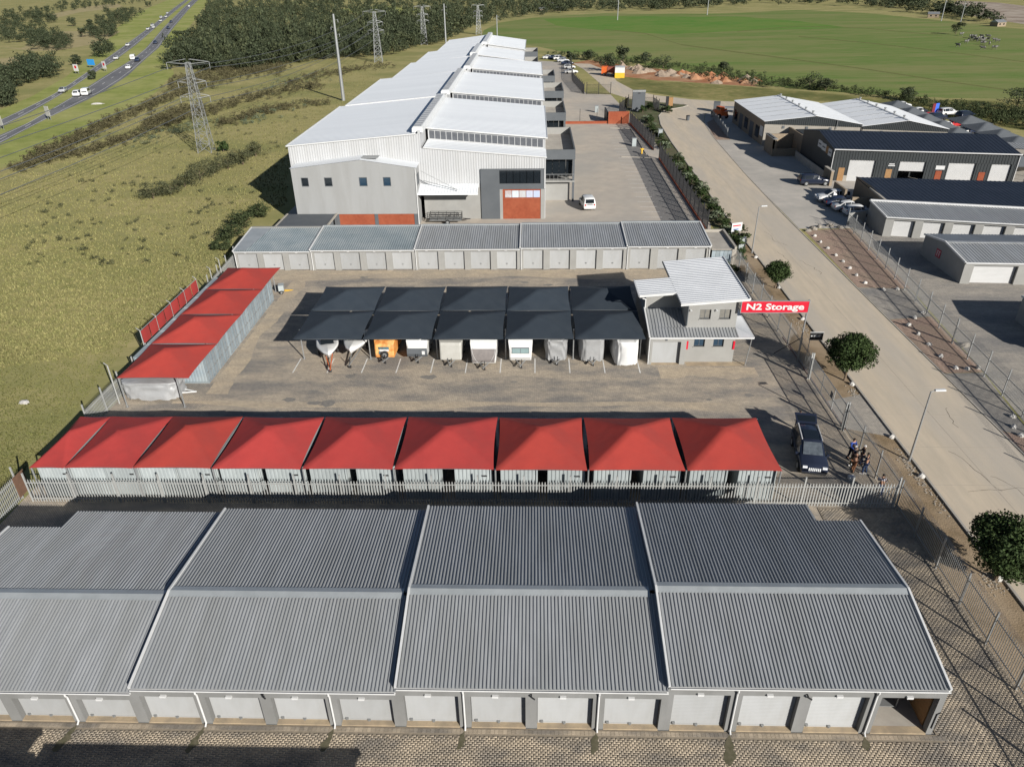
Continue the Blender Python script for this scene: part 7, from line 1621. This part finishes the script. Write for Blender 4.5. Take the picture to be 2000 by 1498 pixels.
mono('white pole standing in the middle of the green pasture', 1206, 40, 1207, -4, .3, .2); mono('white pole at the far edge of the pasture, nearest the tracks', 1381, 30, 1383, -8, .3, .2)
mono('tall lamp pole at the far right of the pasture', 1838, 42, 1841, -8, .3, .2); mono('slim lamp pole beside the tall one at far right', 1876, 44, 1879, 5, .25, .15)
cb_ = MB(); p0 = G(404, 297)
def sag(a, b, s, n=14):
    a, b = Vector(a), Vector(b); L = [a.lerp(b, i/n)-Vector((0, 0, s*4*(i/n)*(1-i/n))) for i in range(n+1)]
    for p, q in zip(L[:-1], L[1:]): cb_.tube(p, q, .05, n=4, caps=False)
q0 = G(740, 122)
for sx in (-1, 1):
    for z, s in ((10.0, 2.7), (12.6, 2.6), (16.0, 3.9)):
        sag((p0[0]+sx*s, p0[1], z-.7), (q0[0]+sx*s, q0[1], z+.2), 3); sag((p0[0]+sx*s, p0[1], z-.7), (-92+sx*s, -40, z-.7), 4)
tag(cb_.build('power_cable', K['dgrey']), 'thin power cables strung between the lattice pylons', 'cables', kind='stuff')

# ================================================================ motorway traffic and signs
def mdir(x, y, line):
    i = min(range(len(line)-1), key=lambda k: (line[k].x-x)**2+(line[k].y-y)**2); d_ = line[i+1]-line[i]; return math.atan2(d_.y, d_.x)
tr_f = [((123.6, 181), SED_S, 'silver car'), ((227.5, 117), SED_W, 'white car'), ((250, 91), SED_W, 'white car'), ((289, 59.5), SED_W, 'white car'), ((300, 56), HAT_W, 'white hatchback'), ((298, 52.5), SUV_W, 'white off road car'), ((314, 43), SED_W, 'white car'), ((315, 36.5), SUV_W, 'white off road car'), ((324.5, 35), SED_W, 'white car'), ((327, 28), SED_W, 'white car')]
for k, (p, me, c) in enumerate(tr_f):
    x, y = G(*p); car(me, f'{c} driving on the far carriageway, {ORD[k]} counted from the left edge', x, y, mdir(x, y, FARC)+math.pi, 'car', 'driving_car', 'cars on the far carriageway', 1)
tr_n = [((153, 188), SUV_W, 'white off road car'), ((170, 186), VAN_W, 'white minibus'), ((252, 135), SED_W, 'white car'), ((269, 120.5), SED_K, 'dark car'), ((261, 117), VAN_W, 'white van'), ((304, 86), SED_K, 'dark car'), ((329, 57), SED_K, 'dark car'), ((334.5, 45), SED_K, 'dark car'), ((369.5, 14), SED_W, 'white car')]
for k, (p, me, c) in enumerate(tr_n):
    x, y = G(*p); car(me, f'{c} driving on the near carriageway, {ORD[k]} counted from the left edge', x, y, mdir(x, y, NEARC), 'van' if me is VAN_W else 'car', 'driving_van' if me is VAN_W else 'driving_car', 'cars on the near carriageway', 1)
for k, (u, v, w_, h_, m_, lab) in enumerate(((97, 235, 1.7, 2.3, 'offwhite', 'white square road sign on the near motorway verge'), (5, 254, 1.8, 2.3, 'offwhite', 'white square road sign between the carriageways at the left edge'), (206, 140, 2.0, 2.4, 'trim', 'white square road sign between the carriageways beyond the minibus'), (151, 145, 2.2, 2.2, 'trim', 'white square road sign beyond the far carriageway'), (180, 133, 3.6, 2.0, 'blue', 'blue motorway direction sign beyond the far carriageway'))):
    x, y = G(u, v); t = thing('road_sign', lab, 'sign', (x, y, 0), -.5 if k < 3 else -.35); z0 = .9
    MB().box(-w_/2, -.04, z0, w_/2, .04, z0+h_).build('board', K[m_] if m_ != 'blue' else mat('motorway_blue', (.03, .26, .62), (.03, .23, .56), 3, .5), t)
    for s in (-1, 1): MB().tube((s*w_*.3, .08, 0), (s*w_*.3, .08, z0+h_*.8), .06, n=6).build('post', K['galv'], t)
    if m_ == 'trim': MB().tube((0, -.05, z0+h_*.6), (0, -.06, z0+h_*.6), .5, n=14).build('red_ring', K['signred'], t)
x, y = G(190, 204); tag(mesh_obj('verge_rock', rock_mesh(33, 1.8, .8, .4, 'stone_white'), None, (x, y, 0), .2), 'pale rock slab lying on the near motorway verge', 'rock')

# ================================================================ earth heaps, cattle, far buildings
hp = MB(); r = random.Random(8)
for i in range(60):
    u = r.uniform(1205, 1480); v = 128+(u-1200)*.115+r.gauss(3, 3.5); x, y = G(u, v); q = r.uniform(1.0, 2.6); n = 9; vs_ = [(x, y, q*.62*r.uniform(.7, 1.1))]
    for ring, zf in ((.5, .5), (1, 0)):
        for k in range(n): a = 6.283*k/n; vs_.append((x+math.cos(a)*q*ring*r.uniform(.8, 1.2), y+math.sin(a)*q*ring*r.uniform(.8, 1.2), q*.62*zf*r.uniform(.7, 1.2)))
    hp.cur = 0 if (u > 1330 and r.random() < .75) else 1
    hp.add(vs_, [(0, 1+k, 1+(k+1) % n) for k in range(n)]+[(1+k, 1+n+k, 1+n+(k+1) % n, 1+(k+1) % n) for k in range(n)])
tag(hp.build('spoil_heap', [K['redsoil'], mat('pale_rubble', (.33, .26, .195), (.23, .175, .13), 1.5, 1, bump=.8, bscale=5)]), 'heaps of red and pale earth along the pasture edge', 'earth heaps', kind='stuff')
def cow_mesh(m):
    b = MB(); rings = []
    for x_, z_, ry, rz_ in ((-.85, 1.05, .12, .16), (-.75, 1.02, .27, .32), (-.3, .98, .33, .36), (.3, 1.0, .32, .38), (.7, 1.08, .24, .34), (.95, 1.2, .13, .22), (1.15, 1.28, .10, .14), (1.45, 1.18, .08, .10)):
        rings.append([(x_, ry*math.cos(t), z_+rz_*math.sin(t)) for t in (2*math.pi*i/8 for i in range(8))])
    vs_ = [p for q in rings for p in q]; b.add(vs_, [(j*8+i, j*8+(i+1) % 8, (j+1)*8+(i+1) % 8, (j+1)*8+i) for j in range(7) for i in range(8)]+[tuple(range(7, -1, -1)), tuple(56+i for i in range(8))])
    for x_ in (-.65, .6):
        for s in (-.18, .18): b.tube((x_, s, .75), (x_+.04, s, .38), .09, .06, n=6).tube((x_+.04, s, .4), (x_, s, 0), .055, .05, n=6)
    b.tube((-.85, 0, 1.15), (-1.0, 0, .5), .03, n=5).box(1.2, -.22, 1.32, 1.26, -.08, 1.38).box(1.2, .08, 1.32, 1.26, .22, 1.38)
    return b.mesh('cow', m)
hide = mat('cow_hide', (.02, .018, .015), (.32, .31, .29), 1.1, .8); CM = cow_mesh(hide)
for i in range(24):
    u, v = (r.gauss(1907, 20), r.gauss(78, 4.5)) if i < 18 else (r.uniform(1870, 1975), r.uniform(78, 100)); x, y = G(u, v); o = mesh_obj('cow', CM, None, (x, y, 0), r.uniform(0, 6.28)); o.scale = (1.05,)*3
    tag(o, 'black and white cow grazing in the distant pasture', 'cow', 'cattle in the distant pasture')
HM = MB().box(-4, -3, 0, 4, 3, 2.6).mesh('wall', K['tanbrick']); HR = MB().add([(-4.3, -3.3, 2.6), (4.3, -3.3, 2.6), (4.3, 0, 4.2), (-4.3, 0, 4.2), (4.3, 3.3, 2.6), (-4.3, 3.3, 2.6)], [(0, 1, 2, 3), (3, 2, 4, 5), (0, 3, 5), (1, 4, 2)]).mesh('roof', K['galv']); HW = MB().box(-.6, -3.05, 1.0, .6, -3.0, 2.0).mesh('window', K['glass'])
for k, p in enumerate(((1075, 14), (1090, 22), (1060, 24), (1822, 35), (1948, 52))):
    x, y = G(*p); t = thing('distant_house', f'small pale house beyond the pasture, {ORD[k]} from the left', 'house', (x, y, 0), r.uniform(-.4, .4), 'small houses beyond the pasture'); t.scale = (.75, .75, .75)
    mesh_obj('wall', HM, t); mesh_obj('roof', HR, t); mesh_obj('window', HW, t, (-1.8, 0, 0)); mesh_obj('window', HW, t, (1.8, 0, 0))
# pale field patches far away
for pts in (((90, 30), (180, 12), (230, 8), (240, 14), (150, 26), (110, 36)), ((0, 92), (60, 100), (110, 100), (200, 84), (235, 62), (120, 62), (40, 95)), ((0, 115), (60, 110), (90, 122), (40, 138), (0, 145)), ((660, 18), (760, 12), (850, 22), (780, 30), (700, 28))):
    sheet('field', [G(*p) for p in pts], .008, K['verge_grass'] if pts[0][0] == 660 else bpy.data.materials.get('hay_field') or mat('hay_field', (.34, .28, .14), (.28, .235, .11), .2, 1, bump=.4, bscale=2))
# garage row behind the camera whose shadow crosses the near paving
hb = thing('rear_garage_row', 'garage row just below the picture whose shadow falls on the near paving', 'garage building')
for x0, x1, h in ((-48, -18.2, 3.7), (-18.2, -3.5, 3.3), (-3.5, 26, 2.5)):
    MB().box(x0, 6, 0, x1, 13.6, h-.2).build('wall', K['plaster'], hb)
    MB().corr((x1, 14.2, h), (x0, 14.2, h), (x0, 9.8, h+.25), (x1, 9.8, h+.25), .25, .05).box(x0, 14.15, h-.08, x1, 14.3, h+.08).corr((x0, 5.8, h), (x1, 5.8, h), (x1, 9.8, h+.25), (x0, 9.8, h+.25), .25, .05).build('roof_slope', K['roof'], hb)
